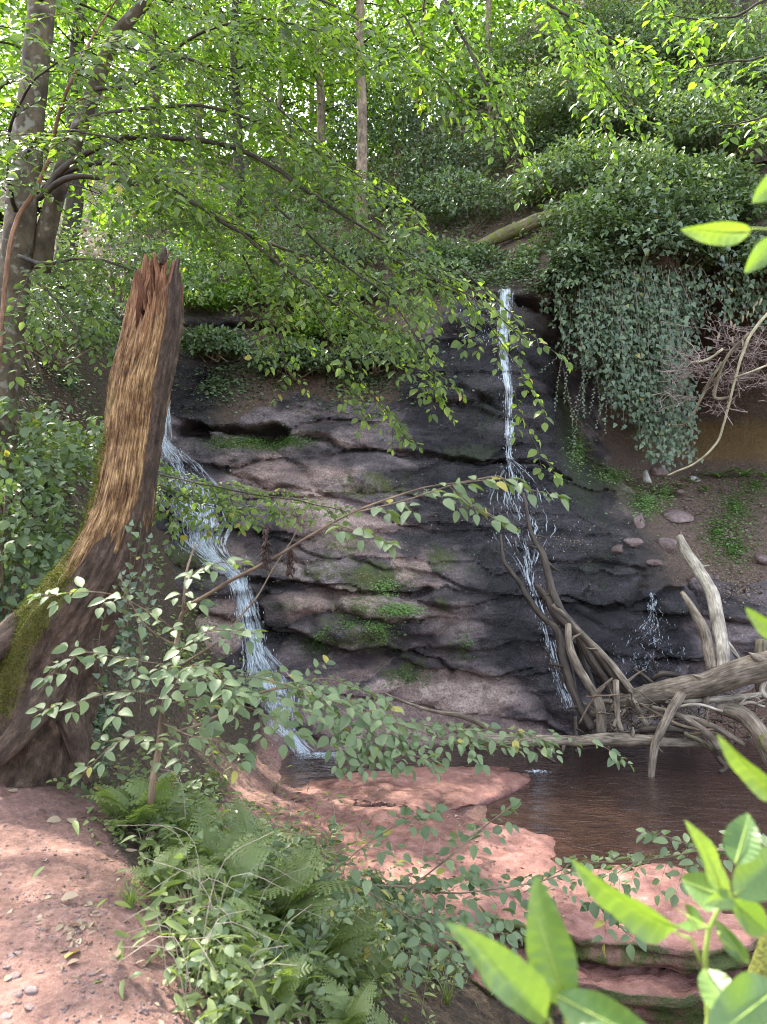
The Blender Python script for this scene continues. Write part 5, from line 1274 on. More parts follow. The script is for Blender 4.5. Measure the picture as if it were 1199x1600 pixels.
# ---- trunks on the slope and their crowns
def crown_leaves(g, centers, radii, per, size, flat=0.35):
    n = len(centers) * per
    c = np.repeat(centers, per, 0); r = np.repeat(radii, per)
    a = g.uniform(0, 2 * np.pi, n); q = np.sqrt(g.random(n))
    out = np.stack([np.cos(a), np.sin(a), np.zeros(n)], 1)
    p = c + out * (q * r)[:, None]; p[:, 2] += -0.35 * r * q ** 2 + g.normal(0, flat * .35, n) * r
    d = unit(out + np.stack([0 * a, 0 * a, np.full(n, -.35)], 1) + g.normal(0, .35, (n, 3)))
    nn = unit(np.array([0, -.25, 1.0]) + g.normal(0, .35, (n, 3)))
    return p, d, nn, size * g.uniform(.7, 1.25, n)

def far_tree(label, base, lean, height, r, seed, crown_lo=2.0, spread=2.2, clusters=70, per=78, size=.10, mat=None, bark=None, tint=(.1, .85), name='slender_tree', group='slender trees on the slope', n_ind=0):
    g = np.random.default_rng(seed)
    root = thing(name, label, 'tree', base, group)
    n = 40; t = np.linspace(0, 1, n)
    C = base + np.outer(t, np.array([lean[0], lean[1], 1.0]) * height) + np.stack([.10 * noise(t * 5, seed, 0, seed), .1 * noise(t * 5, seed, 3, seed), 0 * t], 1) - [0, 0, .2]
    V, q, tt, tu = tube(C, r * (1 - .75 * t) * (1 + .5 * np.exp(-t * 40)), 10, .06, seed, 3)
    MB().add(V, q, tt, tuv=tu, moss=0.0).build('trunk', bark or FARBARK, root)
    cen, mb = [], MB()
    for i in range(clusters):
        z = crown_lo + (height - crown_lo) * g.random() ** .9
        k = min(n - 1, int(z / height * (n - 1))); a = g.uniform(0, 6.283); l = spread * g.uniform(.3, 1) * (1 - .35 * z / height)
        e = C[k] + np.array([math.cos(a) * l, math.sin(a) * l, .25 * l * g.uniform(-.6, 1)])
        x = np.linspace(0, 1, 6)[:, None]
        V, q, tt, tu = tube(C[k] * (1 - x) + e * x + np.array([0, 0, .18 * l]) * (x * (1 - x)) * 4 * .5, np.linspace(.02, .005, 6), 4)
        mb.add(V, q, tt, tuv=tu); cen.append(e)
    mb.build('branches', DARK_BARK, root)['kind'] = 'stuff'
    p, d, nn, s = crown_leaves(g, np.array(cen), g.uniform(.35, .85, clusters), per, size)
    leaves(root, p, d, nn, s, rtint(g, len(p), .004, *tint), T_MID, 'mid', mat or L_FOREST, n_ind, 'leaf', 'crown')
    return root
def gbase(u, v): return hit(u, v, 9)
far_tree('straight pale trunk rising above the overgrown shelf near the centre', gbase(570, 362), (.0, 0), 11, .125, 101, crown_lo=3.2, spread=2.4)
far_tree('thinner reddish trunk just left of the straight pale one', gbase(498, 318), (.0, 0), 11, .115, 102, crown_lo=2.2)
far_tree('dark trunk half hidden in leaves above the broken trunk', gbase(372, 335), (-.01, 0), 10, .12, 103, crown_lo=1.8, bark=DARK_BARK)
far_tree('grey trunk far back between the boughs at upper left', gbase(236, 330), (.01, 0), 12, .16, 104, crown_lo=2.0, bark=BEECH_BARK, clusters=60)
far_tree('slim trunk on the skyline left of the dark one', gbase(310, 300), (.03, 0), 11, .09, 105, crown_lo=1.5, clusters=55)
far_tree('dark slope tree behind the grey tree at the left edge', gbase(108, 440), (.03, 0), 9, .17, 106, crown_lo=1.8, bark=DARK_BARK, clusters=110)
far_tree('young tree on the skyline near the middle top', gbase(440, 262), (.0, 0), 9, .08, 107, crown_lo=.8, clusters=60)
far_tree('pale young tree on the skyline right of the centre trunk', gbase(655, 255), (.02, 0), 9, .09, 108, crown_lo=.8, clusters=60)
far_tree('tree on the slope shoulder above the fallen mossy log', gbase(765, 250), (.02, .02), 9, .10, 109, crown_lo=1.2, clusters=55)
far_tree('leafy tree on the far left slope', gbase(-60, 430), (.02, 0), 9, .15, 110, crown_lo=1.5, clusters=120, bark=DARK_BARK)
far_tree('tree high on the ivy slope at the upper right', gbase(980, 40), (-.05, -.05), 8, .14, 111, crown_lo=.6, clusters=40, size=.085, mat=L_BUSH, bark=DARK_BARK)
far_tree('small tree at the upper right corner of the ivy slope', gbase(1160, 60), (-.06, -.05), 7, .12, 112, crown_lo=.6, clusters=40, size=.085, mat=L_BUSH, bark=DARK_BARK)
# the wood behind: one mass of leaves no one could count
g = np.random.default_rng(120)
N_W = 1900
cen = np.stack([g.uniform(-16, 12, N_W), g.uniform(22, 40, N_W), np.zeros(N_W)], 1)
cen[:, 2] = T2(cen[:, 0], cen[:, 1]) + g.uniform(.3, 13, N_W)
wood_mass = thing('forest', 'sunlit green wood filling the background behind the trunks', 'wood', (0, 26, T2(0., 26.)), None, 'stuff')
p, d, nn, s = crown_leaves(g, cen, g.uniform(.9, 2.0, N_W), 46, .25)
leaf_mass(wood_mass, p, d, nn, s, rtint(g, len(p), .0, .2, .85), T_MID, L_FOREST, 'crowns')
mb = MB()
for i in range(9):
    x, y = g.uniform(-15, 10), g.uniform(20, 38); z = float(T2(x, y)); C = np.array([[x, y, z - .3], [x + g.normal(0, .1), y, z + 6], [x + g.normal(0, .4), y, z + 15]])
    V, q, t, tu = tube(catmull(C, 10), np.linspace(g.uniform(.08, .2), .05, 10), 7); mb.add(V, q, t, tuv=tu)
mb.build('trunks', FARBARK, wood_mass)['kind'] = 'stuff'
# canopy overhead, out of the picture: unseen crowns added to shade this glen
g = np.random.default_rng(121)
can = []
while len(can) < 140:
    x, y = g.uniform(-13, 11), g.uniform(-1, 17)
    z = 9.6 + max(0, y - 6) * .62 + g.uniform(0, 5)
    if math.atan2(z - 1.6, max(y, .1)) > math.radians(38) and noise(x * .34, y * .34, 0, 5) > -.30: can.append((x, y, z))
can = np.array(can)
canopy = thing('canopy', 'unseen leaf canopy added high overhead to shade the glen', 'canopy', (0, 6, 12), None, 'stuff')
p, d, nn, s = crown_leaves(g, can, g.uniform(.6, 1.35, len(can)), 60, .26)
leaf_mass(canopy, p, d, nn, s, rtint(g, len(p), 0), T_MID, L_FOREST, 'crowns')
# ================================================================== BUSHES, IVY, GROUND COVER
def bush(name, label, cat, c, rad, n, size, template, tid, mat, seed, group=None, n_ind=0, stems=7, tint=(0, .85), yellow=.004, up=.5, mass_template=None, lump=.75, inner=.35, droop=.3):
    g = np.random.default_rng(seed)
    c = np.asarray(c, float); rad = np.asarray(rad, float)
    root = thing(name, label, cat, c - [0, 0, rad[2] * .6], group)
    o = unit(g.normal(0, 1, (n, 3))); o[:, 2] = np.abs(o[:, 2]) * 1.0 - .35 * g.random(n); o = unit(o)
    k = 1 + lump * fbm(o[:, 0] * 2.3 + seed, o[:, 1] * 2.3, o[:, 2] * 2.3, seed, 3)
    q = np.where(g.random(n) < inner, g.uniform(.35, .95, n), g.uniform(.86, 1.06, n)) * np.where(g.random(n) < .10, g.uniform(1, 1.3, n), 1)
    p = c + o * rad * (k * q)[:, None]
    d = unit(o * .7 + g.normal(0, .5, (n, 3)) - [0, 0, droop]); nn = unit(o * .5 + np.array([0, -.15, up]) + g.normal(0, .35, (n, 3)))
    mb = MB()
    for i in range(stems):
        e = c + unit(g.normal(0, 1, 3) + [0, -.4, .6]) * rad * .8; b = c - [g.normal(0, .1), 0, rad[2] * .7]
        V, qq, t, tu = tube(catmull([b, (b + e) / 2 + g.normal(0, .06, 3), e], 9), np.linspace(.014, .004, 9), 5); mb.add(V, qq, t, tuv=tu)
    if stems: mb.build('stems', TWIG, root)['kind'] = 'stuff'
    leaves(root, p, d, nn, size * g.uniform(.6, 1.2, n), rtint(g, n, yellow, *tint), template, tid, mat, n_ind, 'leaf', 'foliage', mass_template)
    return root
GI = 'ivy and bramble mounds on the rim'
IVM = [(955, 372, 12.6, (1.05, .8, .75), 'ivy mound bulging out at the end of the mossy log'), (1050, 395, 12.3, (.9, .7, .8), 'ivy mound over the middle of the rock overhang'), (905, 440, 12.3, (.55, .5, .6), 'small ivy tuft at the lip right of the tall fall'),
       (1010, 300, 13.2, (1.1, .8, .7), 'bramble mound above the ivy overhang'), (1120, 330, 12.9, (.9, .7, .7), 'bramble mound above the dead twigs at right'), (900, 290, 13.8, (1.0, .8, .7), 'bramble mound behind the end of the mossy log'),
       (1120, 220, 13.6, (1.1, .8, .8), 'shrub on the steep slope under the upper right corner'), (1000, 190, 14.6, (1.2, .8, .8), 'grey-green shrub in the middle of the ivy slope'), (880, 180, 15.6, (1.2, .9, .9), 'grey-green shrub on the left part of the ivy slope'),
       (1190, 130, 14.5, (1.2, .9, .9), 'dark shrub against the right edge high on the slope'), (1080, 90, 15.6, (1.3, .9, .9), 'dark shrub high on the ivy slope'), (930, 70, 17, (1.4, 1, 1), 'shrub high on the slope behind the sunlit bough'), (800, 130, 18, (1.4, 1, 1.1), 'shrub on the shoulder of the slope at upper centre'),
       (1210, 420, 12.2, (.5, .5, .4), 'tufted mossy bush over the rock lip at the right edge')]
for i, (u, v, y, rd, lb) in enumerate(IVM):
    bush('ivy_mound', lb, 'shrub', P(u, v, y), rd, 4200, .10, T_IVY if i < 3 else T_MID, 'ivy' if i < 3 else 'mid', L_IVY if i in (1, 2) else L_BUSH, 200 + i, GI, 0, tint=(.35, .85), up=.7)
bush('holly_shrub', 'dark bluish evergreen shrub behind the straight pale trunk', 'shrub', P(620, 225, 17), (1.5, .9, 1.5), 4200, .085, T_MID, 'mid', L_IVY, 231, 'evergreen shrubs up the slope')
bush('holly_shrub', 'dark evergreen shrub right of the centre on the slope', 'shrub', P(690, 285, 15.6), (.9, .7, .8), 2200, .08, T_MID, 'mid', L_IVY, 232, 'evergreen shrubs up the slope')
bush('bush', 'bright bush on the shelf above the left waterfall', 'bush', P(350, 430, 13.2), (1.1, .7, .7), 2600, .085, T_MID, 'mid', L_FOREST, 233, 'bushes along the shelf', tint=(.2, .85))
SH = [(270, 470, 12.6, (.8, .5, .5), 'small bush on the shelf just right of the broken trunk top', L_FOREST), (410, 470, 12.9, (.8, .5, .45), 'low pale bush at the shelf edge above the dark ledge', L_FOREST), (540, 460, 13.0, (.8, .5, .45), 'low bush at the shelf edge behind the hanging bough', L_BUSH),
      (620, 330, 15.5, (1.2, .8, .9), 'leafy bush at the foot of the evergreen', L_BUSH), (740, 330, 14.6, (1.1, .7, .7), 'pale bush left of the upper end of the mossy log', L_BUSH), (790, 250, 16.0, (1.3, .8, .9), 'bush on the slope shoulder above the mossy log', L_BUSH), (470, 310, 17, (1.4, .9, 1.0), 'sunny bush between the slender trunks', L_FOREST), (350, 350, 16, (1.3, .9, .9), 'sunny bush behind the boughs at left centre', L_FOREST), (250, 360, 15, (1.2, .9, .9), 'sunny bush above the broken trunk', L_FOREST), (720, 415, 13.4, (.7, .4, .4), 'low bush on the rim above the drips', L_BUSH), (340, 545, 12.2, (.5, .3, .3), 'leafy tuft on the dark rock just right of the broken trunk', L_BUSH), (460, 570, 12.3, (.6, .3, .35), 'leafy tuft in the middle of the overgrown shelf', L_BUSH), (585, 560, 12.2, (.6, .3, .35), 'leafy tuft at the right end of the overgrown shelf', L_BUSH), (530, 520, 12.6, (.7, .35, .35), 'hanging bush under the rim left of the drips', L_FOREST), (845, 425, 12.9, (.55, .4, .4), 'leaf tuft on the rim right of the tall fall', L_BUSH), (560, 260, 19, (1.5, 1, 1.2), 'sunny bush on the skyline behind the straight trunk', L_FOREST), (700, 210, 19, (1.6, 1, 1.3), 'bush on the skyline right of the evergreen', L_BUSH)]
for i, (u, v, y, rd, lb, mt) in enumerate(SH):
    bush('bush', lb, 'bush', P(u, v, y), rd, 2300, .09, T_MID, 'mid', mt, 270 + i, 'bushes along the shelf', tint=(.15, .85))
bush('bush', 'leafy bush on the shelf left of the centre trunk', 'bush', P(470, 400, 14), (1.0, .7, .7), 2200, .09, T_MID, 'mid', L_BUSH, 234, 'bushes along the shelf')
bush('bush', 'leafy bush under the straight pale trunk', 'bush', P(600, 410, 13.8), (1.0, .7, .6), 2200, .085, T_MID, 'mid', L_BUSH, 235, 'bushes along the shelf')
bush('bush', 'bush on the rim between shelf and tall fall', 'bush', P(680, 440, 12.9), (.7, .5, .4), 1500, .08, T_MID, 'mid', L_BUSH, 236, 'bushes along the shelf')
bush('bush', 'overhanging bush on the left slope behind the broken trunk', 'bush', P(190, 440, 11.0), (1.2, .8, .8), 2600, .08, T_MID, 'mid', L_BUSH, 237, 'bushes along the shelf')
bush('bush', 'shady bush low on the left slope beside the grey tree', 'bush', P(90, 520, 9.5), (1.0, .8, .6), 2200, .08, T_MID, 'mid', L_BUSH, 238, 'bushes along the shelf')
bush('hazel_bush', 'broad-leaved bush filling the left edge beside the mossy root', 'bush', P(0, 880, 5.5), (.5, .5, .7), 1300, .08, T_OVATE, 'ovate', L_SAP, 239, 'broad-leaved bushes at the left', 90, tint=(0, .5))
bush('hazel_bush', 'broad-leaved bush halfway up the left slope', 'bush', P(10, 740, 6.2), (.6, .5, .45), 1000, .08, T_OVATE, 'ovate', L_SAP, 240, 'broad-leaved bushes at the left', 70, tint=(0, .6))
bush('hazel_bush', 'low leafy bush on the slope just behind the broken trunk', 'bush', P(110, 720, 7.6), (.6, .5, .4), 800, .09, T_OVATE, 'ovate', L_SAP, 241, 'broad-leaved bushes at the left', 40, tint=(0, .5))
bush('hazel_bush', 'dark low bush under the mossy root flare', 'bush', P(10, 980, 5.6), (.4, .4, .4), 500, .09, T_OVATE, 'ovate', L_BUSH, 242, 'broad-leaved bushes at the left', 30, tint=(0, .5))

# ---- the ivy curtain over the hollow
def curtain():
    g = np.random.default_rng(250)
    root = thing('ivy_curtain', 'long curtain of hanging ivy over the dark hollow', 'ivy', P(980, 420, 12.2))
    lf = Leafer(251)
    for i in range(330):
        u = g.choice([g.normal(905, 26), g.normal(962, 30), g.normal(1003, 26), g.normal(1038, 14), g.uniform(1040, 1200)], p=[.24, .34, .2, .08, .14])
        v0 = g.uniform(395, 470)
        depth = np.interp(u, [870, 910, 950, 985, 1010, 1040, 1060, 1075], [530, 580, 640, 710, 735, 710, 580, 510])
        v1 = v0 + (depth - v0) * g.uniform(.45, 1.03)
        y = 12.25 + g.uniform(-.35, .45)
        a, b = P(u, v0, y), P(u + g.normal(6, 12) + (v1 - v0) * .10, v1, y + g.uniform(-.1, .5))
        x = np.linspace(0, 1, 14)[:, None]
        C = a * (1 - x) + b * x + np.stack([.05 * noise(x[:, 0] * 4 + i, i, 0, 3), .05 * noise(x[:, 0] * 4 + i, i, 5, 3), 0 * x[:, 0]], 1)
        lf.twig(C, .004, .002, 3)
        L = np.linalg.norm(b - a); m = int(L / .044)
        for s in np.linspace(.02, 1, m):
            p = np.array([np.interp(s, x[:, 0], C[:, k]) for k in range(3)]) + g.normal(0, [.075, .06, .03])
            lf.leaf(p, unit(np.array([g.normal(0, .6), -.35, -1.0])), unit(np.array([g.normal(0, .35), -1.0, .45 + g.normal(0, .25)])), g.uniform(.045, .105))
    # fine bare tails
    for i in range(16):
        u = g.uniform(870, 1050); v0 = g.uniform(480, 600); a = P(u, v0, 12.3); b = P(u + g.normal(-8, 18), v0 + g.uniform(60, 150), 12.2)
        lf.leafy_twig(catmull([a, (a + b) / 2 + g.normal(0, .06, 3), b], 10), .035, np.array([0, -1., .2]), spacing=1.2, r=.0025)
    lf.finish(root, T_IVY, 'ivy', L_IVY, PALE_TWIG, 260, .004, None, 'vines', tint=(.1, .85), min_px=7)
curtain()

# ---- dead twig tangle and the yellow-mossed branch at the right
def tangle():
    g = np.random.default_rng(260)
    root = thing('dead_bush', 'tangle of bare pinkish dead twigs under the overhang at right', 'bush', P(1150, 560, 12.0))
    mb = MB()
    for i in range(520):
        u, v = g.uniform(990, 1230), g.uniform(505, 640)
        if (u < 1075 and v < 545) or u < 1030 + 40 * g.random() or noise(u * .03, v * .05, 0, 4) < -.25: continue
        c = P(u, v, g.uniform(10.8, 12.2)); d = unit(np.array([g.normal(0, 1), g.normal(0, .5), g.normal(0, .55)])); l = g.uniform(.2, .7)
        x = np.linspace(-.5, .5, 8)[:, None]
        C = c + d * l * x + unit(g.normal(0, 1, 3)) * (.10 * l * np.sin(x * 4)) + g.normal(0, .012, (8, 3))
        V, q, t, tu = tube(C, np.linspace(g.uniform(.003, .008), .002, 8), 4, cap=False); mb.add(V, q, tuv=tu)
        for _ in range(3):
            k = g.integers(2, 8); e = C[k % 8] + unit(g.normal(0, 1, 3)) * .14
            V, q, t, tu = tube(np.array([C[k % 8], (C[k % 8] + e) / 2 + g.normal(0, .01, 3), e]), np.array([.003, .002, .0015]), 3, cap=False); mb.add(V, q, tuv=tu)
    mb.build('twigs', m_bark('pinkish_twig', (0.14, 0.095, 0.085), (0.44, 0.33, 0.30), scale=(80, 80, 14), bump=.2, moss=-.6), root)['kind'] = 'stuff'
    lf = Leafer(261)
    return root
tangle()
yl = thing('mossy_branch', 'crooked branch with yellow moss hanging down at the right', 'branch', P(1260, 440, 10.6))
for i, pts in enumerate([[(1250, 430, 10.8, 6), (1200, 490, 10.8, 5), (1170, 530, 10.8, 5), (1150, 590, 10.9, 4), (1135, 650, 11, 4), (1122, 690, 11.1, 4), (1090, 722, 11.3, 3.5), (1045, 742, 11.5, 3)],
                         [(1170, 520, 10.8, 5), (1135, 560, 10.9, 5), (1120, 600, 11, 6), (1118, 622, 11, 6), (1140, 622, 11, 5)], [(1128, 565, 10.9, 4), (1105, 605, 11, 5), (1085, 645, 11.1, 4), (1070, 662, 11.2, 3), (1050, 665, 11.2, 2)],
                         [(1130, 545, 10.9, 4), (1105, 562, 10.9, 4), (1080, 566, 10.9, 3)], [(1230, 560, 10.6, 4), (1190, 575, 10.6, 3), (1150, 590, 10.7, 3)]]):
    limb_part(yl, 'stem' if i == 0 else 'side_branch', [(a, b, c, d * .8) for a, b, c, d in pts], MOSSWOOD if i in (1, 2) else m_bark('pale_mossy_twig', (.22, .19, .11), (.48, .43, .30), moss_col=(.25, .24, .04), moss=.12, scale=(60, 60, 8), bump=.3) if i == 0 else bpy.data.materials['pale_mossy_twig'], 7, .18, 90 + i, .05)
lf = Leafer(262)
for u, v in [(1170, 485), (1162, 492), (1150, 505), (1142, 500), (1160, 530), (1145, 525), (1185, 470), (1178, 478), (1192, 465), (1125, 520)]:
    lf.leaf(P(u, v, 10.7), np.array([rnd.gauss(0, .3), 0, -1.]), np.array([rnd.gauss(0, .5), -1., .2]), .11)
leaves(yl, lf.p, lf.d, lf.n, lf.s, np.full(len(lf.p), .8), T_NARROW, 'narrow', L_DRY, 12, 'withered_leaf', min_px=4)

# ---- plants rooted on earth and rock, scattered on the surface seen in a patch of the view
def normals_at(p, face_like):
    return np.tile([0, -.7, .7] if face_like else [0, -.1, 1.0], (len(p), 1))
def cover(name, label, cat, uvr, n, size, template, mat, seed, h=.05, lay='up', tint=(0, .85), yellow=.003, dens=None, clump=.0, jit=.4, kind='stuff', y0=1.5):
    g = np.random.default_rng(seed)
    us, vs = [], []
    w = np.array([a[2] * a[3] for a in uvr], float); w /= w.sum()
    for i in g.choice(len(uvr), n, p=w):
        a = g.uniform(0, 6.283); q = abs(g.normal(0, .62)); u, v, ru, rv = uvr[i]
        us.append(u + math.cos(a) * q * ru); vs.append(v + math.sin(a) * q * rv)
    p = hits(us, vs, y0)
    if clump:
        keep = fbm(p[:, 0] * clump, p[:, 1] * clump, p[:, 2] * clump, seed, 3) > g.uniform(-.45, .25, len(p)); p = p[keep]
    n = len(p)
    nn = unit(normals_at(p, lay == 'face') + g.normal(0, jit, (n, 3)))
    p = p + unit(normals_at(p, lay == 'face')) * (g.random((n, 1)) ** 1.5 * h + .006)
    a = g.uniform(0, 6.283, n); d = unit(np.stack([np.cos(a), np.sin(a), -.15 + 0 * a], 1) + g.normal(0, .2, (n, 3)))
    root = thing(name, label, cat, p[int(np.argmin(p[:, 2]))], None, kind)
    leaf_mass(root, p, d, nn, size * g.uniform(.5, 1.25, n), rtint(g, n, yellow, *tint), template, mat, 'foliage')
    return root
cover('undergrowth', 'mixed low undergrowth covering the steep slope right of the falls', 'undergrowth', [(1040, 230, 200, 170), (1050, 60, 200, 110), (880, 200, 110, 160), (1130, 400, 110, 70)], 24000, .095, T_MID, L_BUSH, 301, .25, 'face')
cover('undergrowth', 'patchy low growth on the leaf-strewn slope above the shelf', 'undergrowth', [(480, 330, 300, 80), (300, 380, 160, 60), (700, 330, 120, 80)], 7000, .09, T_MID, L_BUSH, 302, .18, 'face', clump=.9)
cover('undergrowth', 'herbs and ivy creeping down the shady left slope', 'undergrowth', [(100, 600, 130, 110), (70, 760, 110, 140), (150, 500, 90, 60)], 7000, .06, T_MID, L_BUSH, 303, .10, 'face', clump=1.4, y0=4.8)
cover('dry_leaf_litter', 'dry fallen leaves lying on the shady left slope', 'leaf litter', [(90, 660, 130, 220)], 2600, .05, T_MID, L_DRY, 304, .012, 'face', y0=4.8, jit=.5, tint=(.2, .85))
cover('undergrowth', 'small leafy plants rooted on the overgrown upper shelf', 'undergrowth', [(420, 560, 120, 60), (560, 590, 120, 60), (340, 600, 60, 50), (480, 530, 140, 40)], 11000, .065, T_MID, L_BUSH, 305, .07, 'face', clump=1.6)
cover('cushion_plants', 'bright green cushion plants on the bench under the dark undercut', 'plants', [(400, 692, 85, 14), (450, 690, 60, 16), (350, 700, 40, 8)], 3200, .035, T_MID, L_COVER, 306, .05, 'up', tint=(.1, .85))
cover('cushion_plants', 'pale green cushion plants on the bulging rock in the middle', 'plants', [(605, 920, 20, 14), (620, 958, 34, 12), (595, 985, 27, 20), (630, 955, 30, 10)], 4200, .036, T_MID, L_COVER, 307, .05, 'face', tint=(.5, .85))
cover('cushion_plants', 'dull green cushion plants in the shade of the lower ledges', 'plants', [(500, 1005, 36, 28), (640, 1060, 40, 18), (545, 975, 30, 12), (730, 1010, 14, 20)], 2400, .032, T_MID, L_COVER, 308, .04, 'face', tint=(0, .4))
cover('ground_cover', 'dense bright ground cover patch on the right bank', 'ground cover', [(1150, 795, 42, 40), (1145, 860, 40, 36), (1120, 835, 30, 30), (1180, 760, 36, 20)], 4200, .05, T_MID, L_COVER, 309, .06, 'up', tint=(.1, .7))
cover('ground_cover', 'green plants spilling over the edge of the right bank', 'ground cover', [(1010, 785, 36, 28), (960, 745, 40, 16), (1040, 770, 20, 20), (905, 700, 20, 40)], 3000, .045, T_MID, L_COVER, 310, .06, 'face', tint=(.3, .85))
cover('dry_leaf_litter', 'brown leaf litter on the earthy right bank', 'leaf litter', [(1150, 830, 70, 90), (1060, 760, 90, 30), (1160, 920, 50, 50)], 2600, .05, T_MID, L_DRY, 311, .012, 'up', jit=.4, tint=(.1, .85))
cover('dry_leaf_litter', 'dry leaves scattered over the rock ledges', 'leaf litter', [(500, 780, 200, 60), (560, 900, 180, 60), (740, 1080, 120, 40), (420, 560, 120, 60), (900, 850, 90, 60), (560, 800, 200, 60)], 2400, .032, T_MID, L_DRY, 312, .012, 'face', jit=.4, tint=(.4, .85))
cover('dry_leaf_litter', 'brown leaf litter on the wooded slope above', 'leaf litter', [(500, 350, 320, 90)], 4000, .08, T_MID, L_DRY, 313, .015, 'face', jit=.4, tint=(0, .8))
cover('undergrowth', 'mosses and small herbs along the lip of the tall fall', 'undergrowth', [(800, 430, 60, 16), (745, 440, 50, 14), (850, 455, 30, 18), (690, 455, 40, 14)], 3200, .06, T_MID, L_BUSH, 314, .08, 'face', tint=(0, .7))
cover('undergrowth', 'ferny herbs on the steep bank between broken trunk and left fall', 'undergrowth', [(300, 930, 60, 60), (290, 1030, 60, 80), (340, 1100, 60, 60), (270, 880, 40, 30)], 3600, .06, T_MID, L_FERN, 315, .14, 'face', tint=(0, .7), y0=4.9, clump=1.0)
cover('moss_carpet', 'dark moss cushions on the bank beside the left fall', 'moss', [(285, 885, 60, 20), (330, 900, 40, 16), (300, 960, 50, 50)], 5200, .022, T_BLADE, L_MOSS, 316, .02, 'face', y0=4.9)
cover('dry_leaf_litter', 'pale crumbs of dead leaf and twig over the right bank', 'leaf litter', [(1110, 880, 90, 70), (1110, 780, 90, 50)], 2600, .035, T_NARROW, L_DRY, 318, .02, 'up', jit=.6, tint=(.3, .85))
# ================================================================== PLANTS OF THE NEAR BANK
def on(u, v, y0=1.5): return hit(u, v, y0)

# ---- young tree in front of the falls
def sapling(name, label, stems, sprays, seed, size, n_ind, twig_mat, mat=None, yellow=.02, cat='sapling', nv=(0.05, -.30, .93), droop=.35, tint=(.1, .85), group=None):
    root = thing(name, label, cat, P(*stems[0][0][:3]), group)
    for i, s in enumerate(stems):
        limb_part(root, 'stem' if i == 0 else 'side_branch', s, twig_mat, 7, .08, seed + i)
    lf = Leafer(seed)
    for pts, tl, sp in sprays:
        lf.spray(catmull(PP(pts), 24), size, tl, sp, unit(np.array(nv)), droop=droop, t0=.08, sub=tl > .3, r=.0016, jit=.32, drawmain=(.0035, .0015))
    lf.finish(root, T_ROUND, 'round', mat or L_SAP, twig_mat, n_ind, yellow, None, tint=tint)
    return root
sapling('sapling', 'young leafy sapling with a forked brown stem before the left fall',
    [[(235, 1255, 3.75, 9), (246, 1190, 3.75, 9), (256, 1110, 3.75, 8), (268, 1040, 3.7, 7), (280, 990, 3.7, 6), (288, 955, 3.65, 6), (330, 926, 3.6, 5), (400, 888, 3.5, 4.5), (465, 852, 3.4, 4), (520, 818, 3.35, 3), (585, 788, 3.3, 2.5), (680, 760, 3.25, 2), (780, 745, 3.2, 1.5)],
     [(288, 955, 3.65, 5), (292, 900, 3.7, 3), (305, 850, 3.75, 2)], [(266, 1050, 3.7, 4), (320, 1015, 3.65, 3), (370, 975, 3.6, 2.5), (440, 870, 3.6, 1.5), (480, 800, 3.6, 1)], [(275, 1010, 3.7, 3), (235, 985, 3.6, 2), (205, 940, 3.55, 2), (190, 900, 3.5, 1)]],
    [([(560, 800, 3.3), (640, 780, 3.25), (720, 755, 3.2), (800, 748, 3.2)], .12, .06), ([(700, 758, 3.25), (740, 790, 3.2), (790, 820, 3.15)], .10, .05), ([(780, 745, 3.2), (830, 765, 3.2), (875, 775, 3.2)], .08, .07),
     ([(262, 1080, 3.7), (340, 1055, 3.6), (430, 1065, 3.5), (520, 1095, 3.45), (600, 1130, 3.4)], .24, .07), ([(258, 1100, 3.7), (330, 1090, 3.55), (400, 1110, 3.45), (470, 1150, 3.4)], .22, .07),
     ([(280, 990, 3.7), (240, 960, 3.55), (180, 930, 3.4), (120, 925, 3.3), (60, 935, 3.25)], .16, .08), ([(270, 1040, 3.7), (200, 1030, 3.5), (130, 1020, 3.4), (70, 1060, 3.3)], .20, .07), ([(262, 1090, 3.7), (190, 1080, 3.5), (110, 1100, 3.4), (60, 1110, 3.35)], .18, .08),
     ([(268, 1050, 3.7), (300, 1000, 3.5), (340, 985, 3.4), (400, 990, 3.35)], .2, .07), ([(265, 1070, 3.7), (300, 1040, 3.4), (330, 1050, 3.2), (370, 1090, 3.1)], .2, .07), ([(255, 1130, 3.7), (300, 1150, 3.5), (350, 1160, 3.4), (380, 1190, 3.3)], .2, .07),
     ([(252, 1150, 3.7), (210, 1150, 3.5), (170, 1170, 3.4), (130, 1210, 3.35)], .16, .09), ([(288, 955, 3.65), (300, 900, 3.5), (340, 880, 3.4), (380, 880, 3.35)], .10, .08), ([(520, 818, 3.35), (560, 830, 3.2), (610, 850, 3.15)], .06, .07)], 401, .070, 280, TWIG)
for (u, v, lb) in [(415, 815, 'longer dark withered cluster hanging from the sapling'), (455, 855, 'shorter dark withered cluster hanging from the sapling')]:
    root = thing('withered_cluster', lb, 'seed cluster', P(u, v, 3.45)); mb = MB(); g = np.random.default_rng(u)
    L0 = 70 if u < 430 else 38
    for i in range(46):
        f = g.random(); p = P(u + g.normal(0, 3), v + f * L0, 3.45 + g.normal(0, .01)); e = p + np.array([g.normal(0, .012), g.normal(0, .012), -.03])
        V, q, t, tu = tube(np.array([p, (p + e) / 2 + g.normal(0, .003, 3), e]), np.array([.003, .006, .002]), 4); mb.add(V, q, t, tuv=tu)
    mb.build('husks', m_bark('dark_husk%d' % u, (.02, .012, .01), (.09, .05, .04), scale=(60, 60, 30), moss=-.6), root)['kind'] = 'stuff'
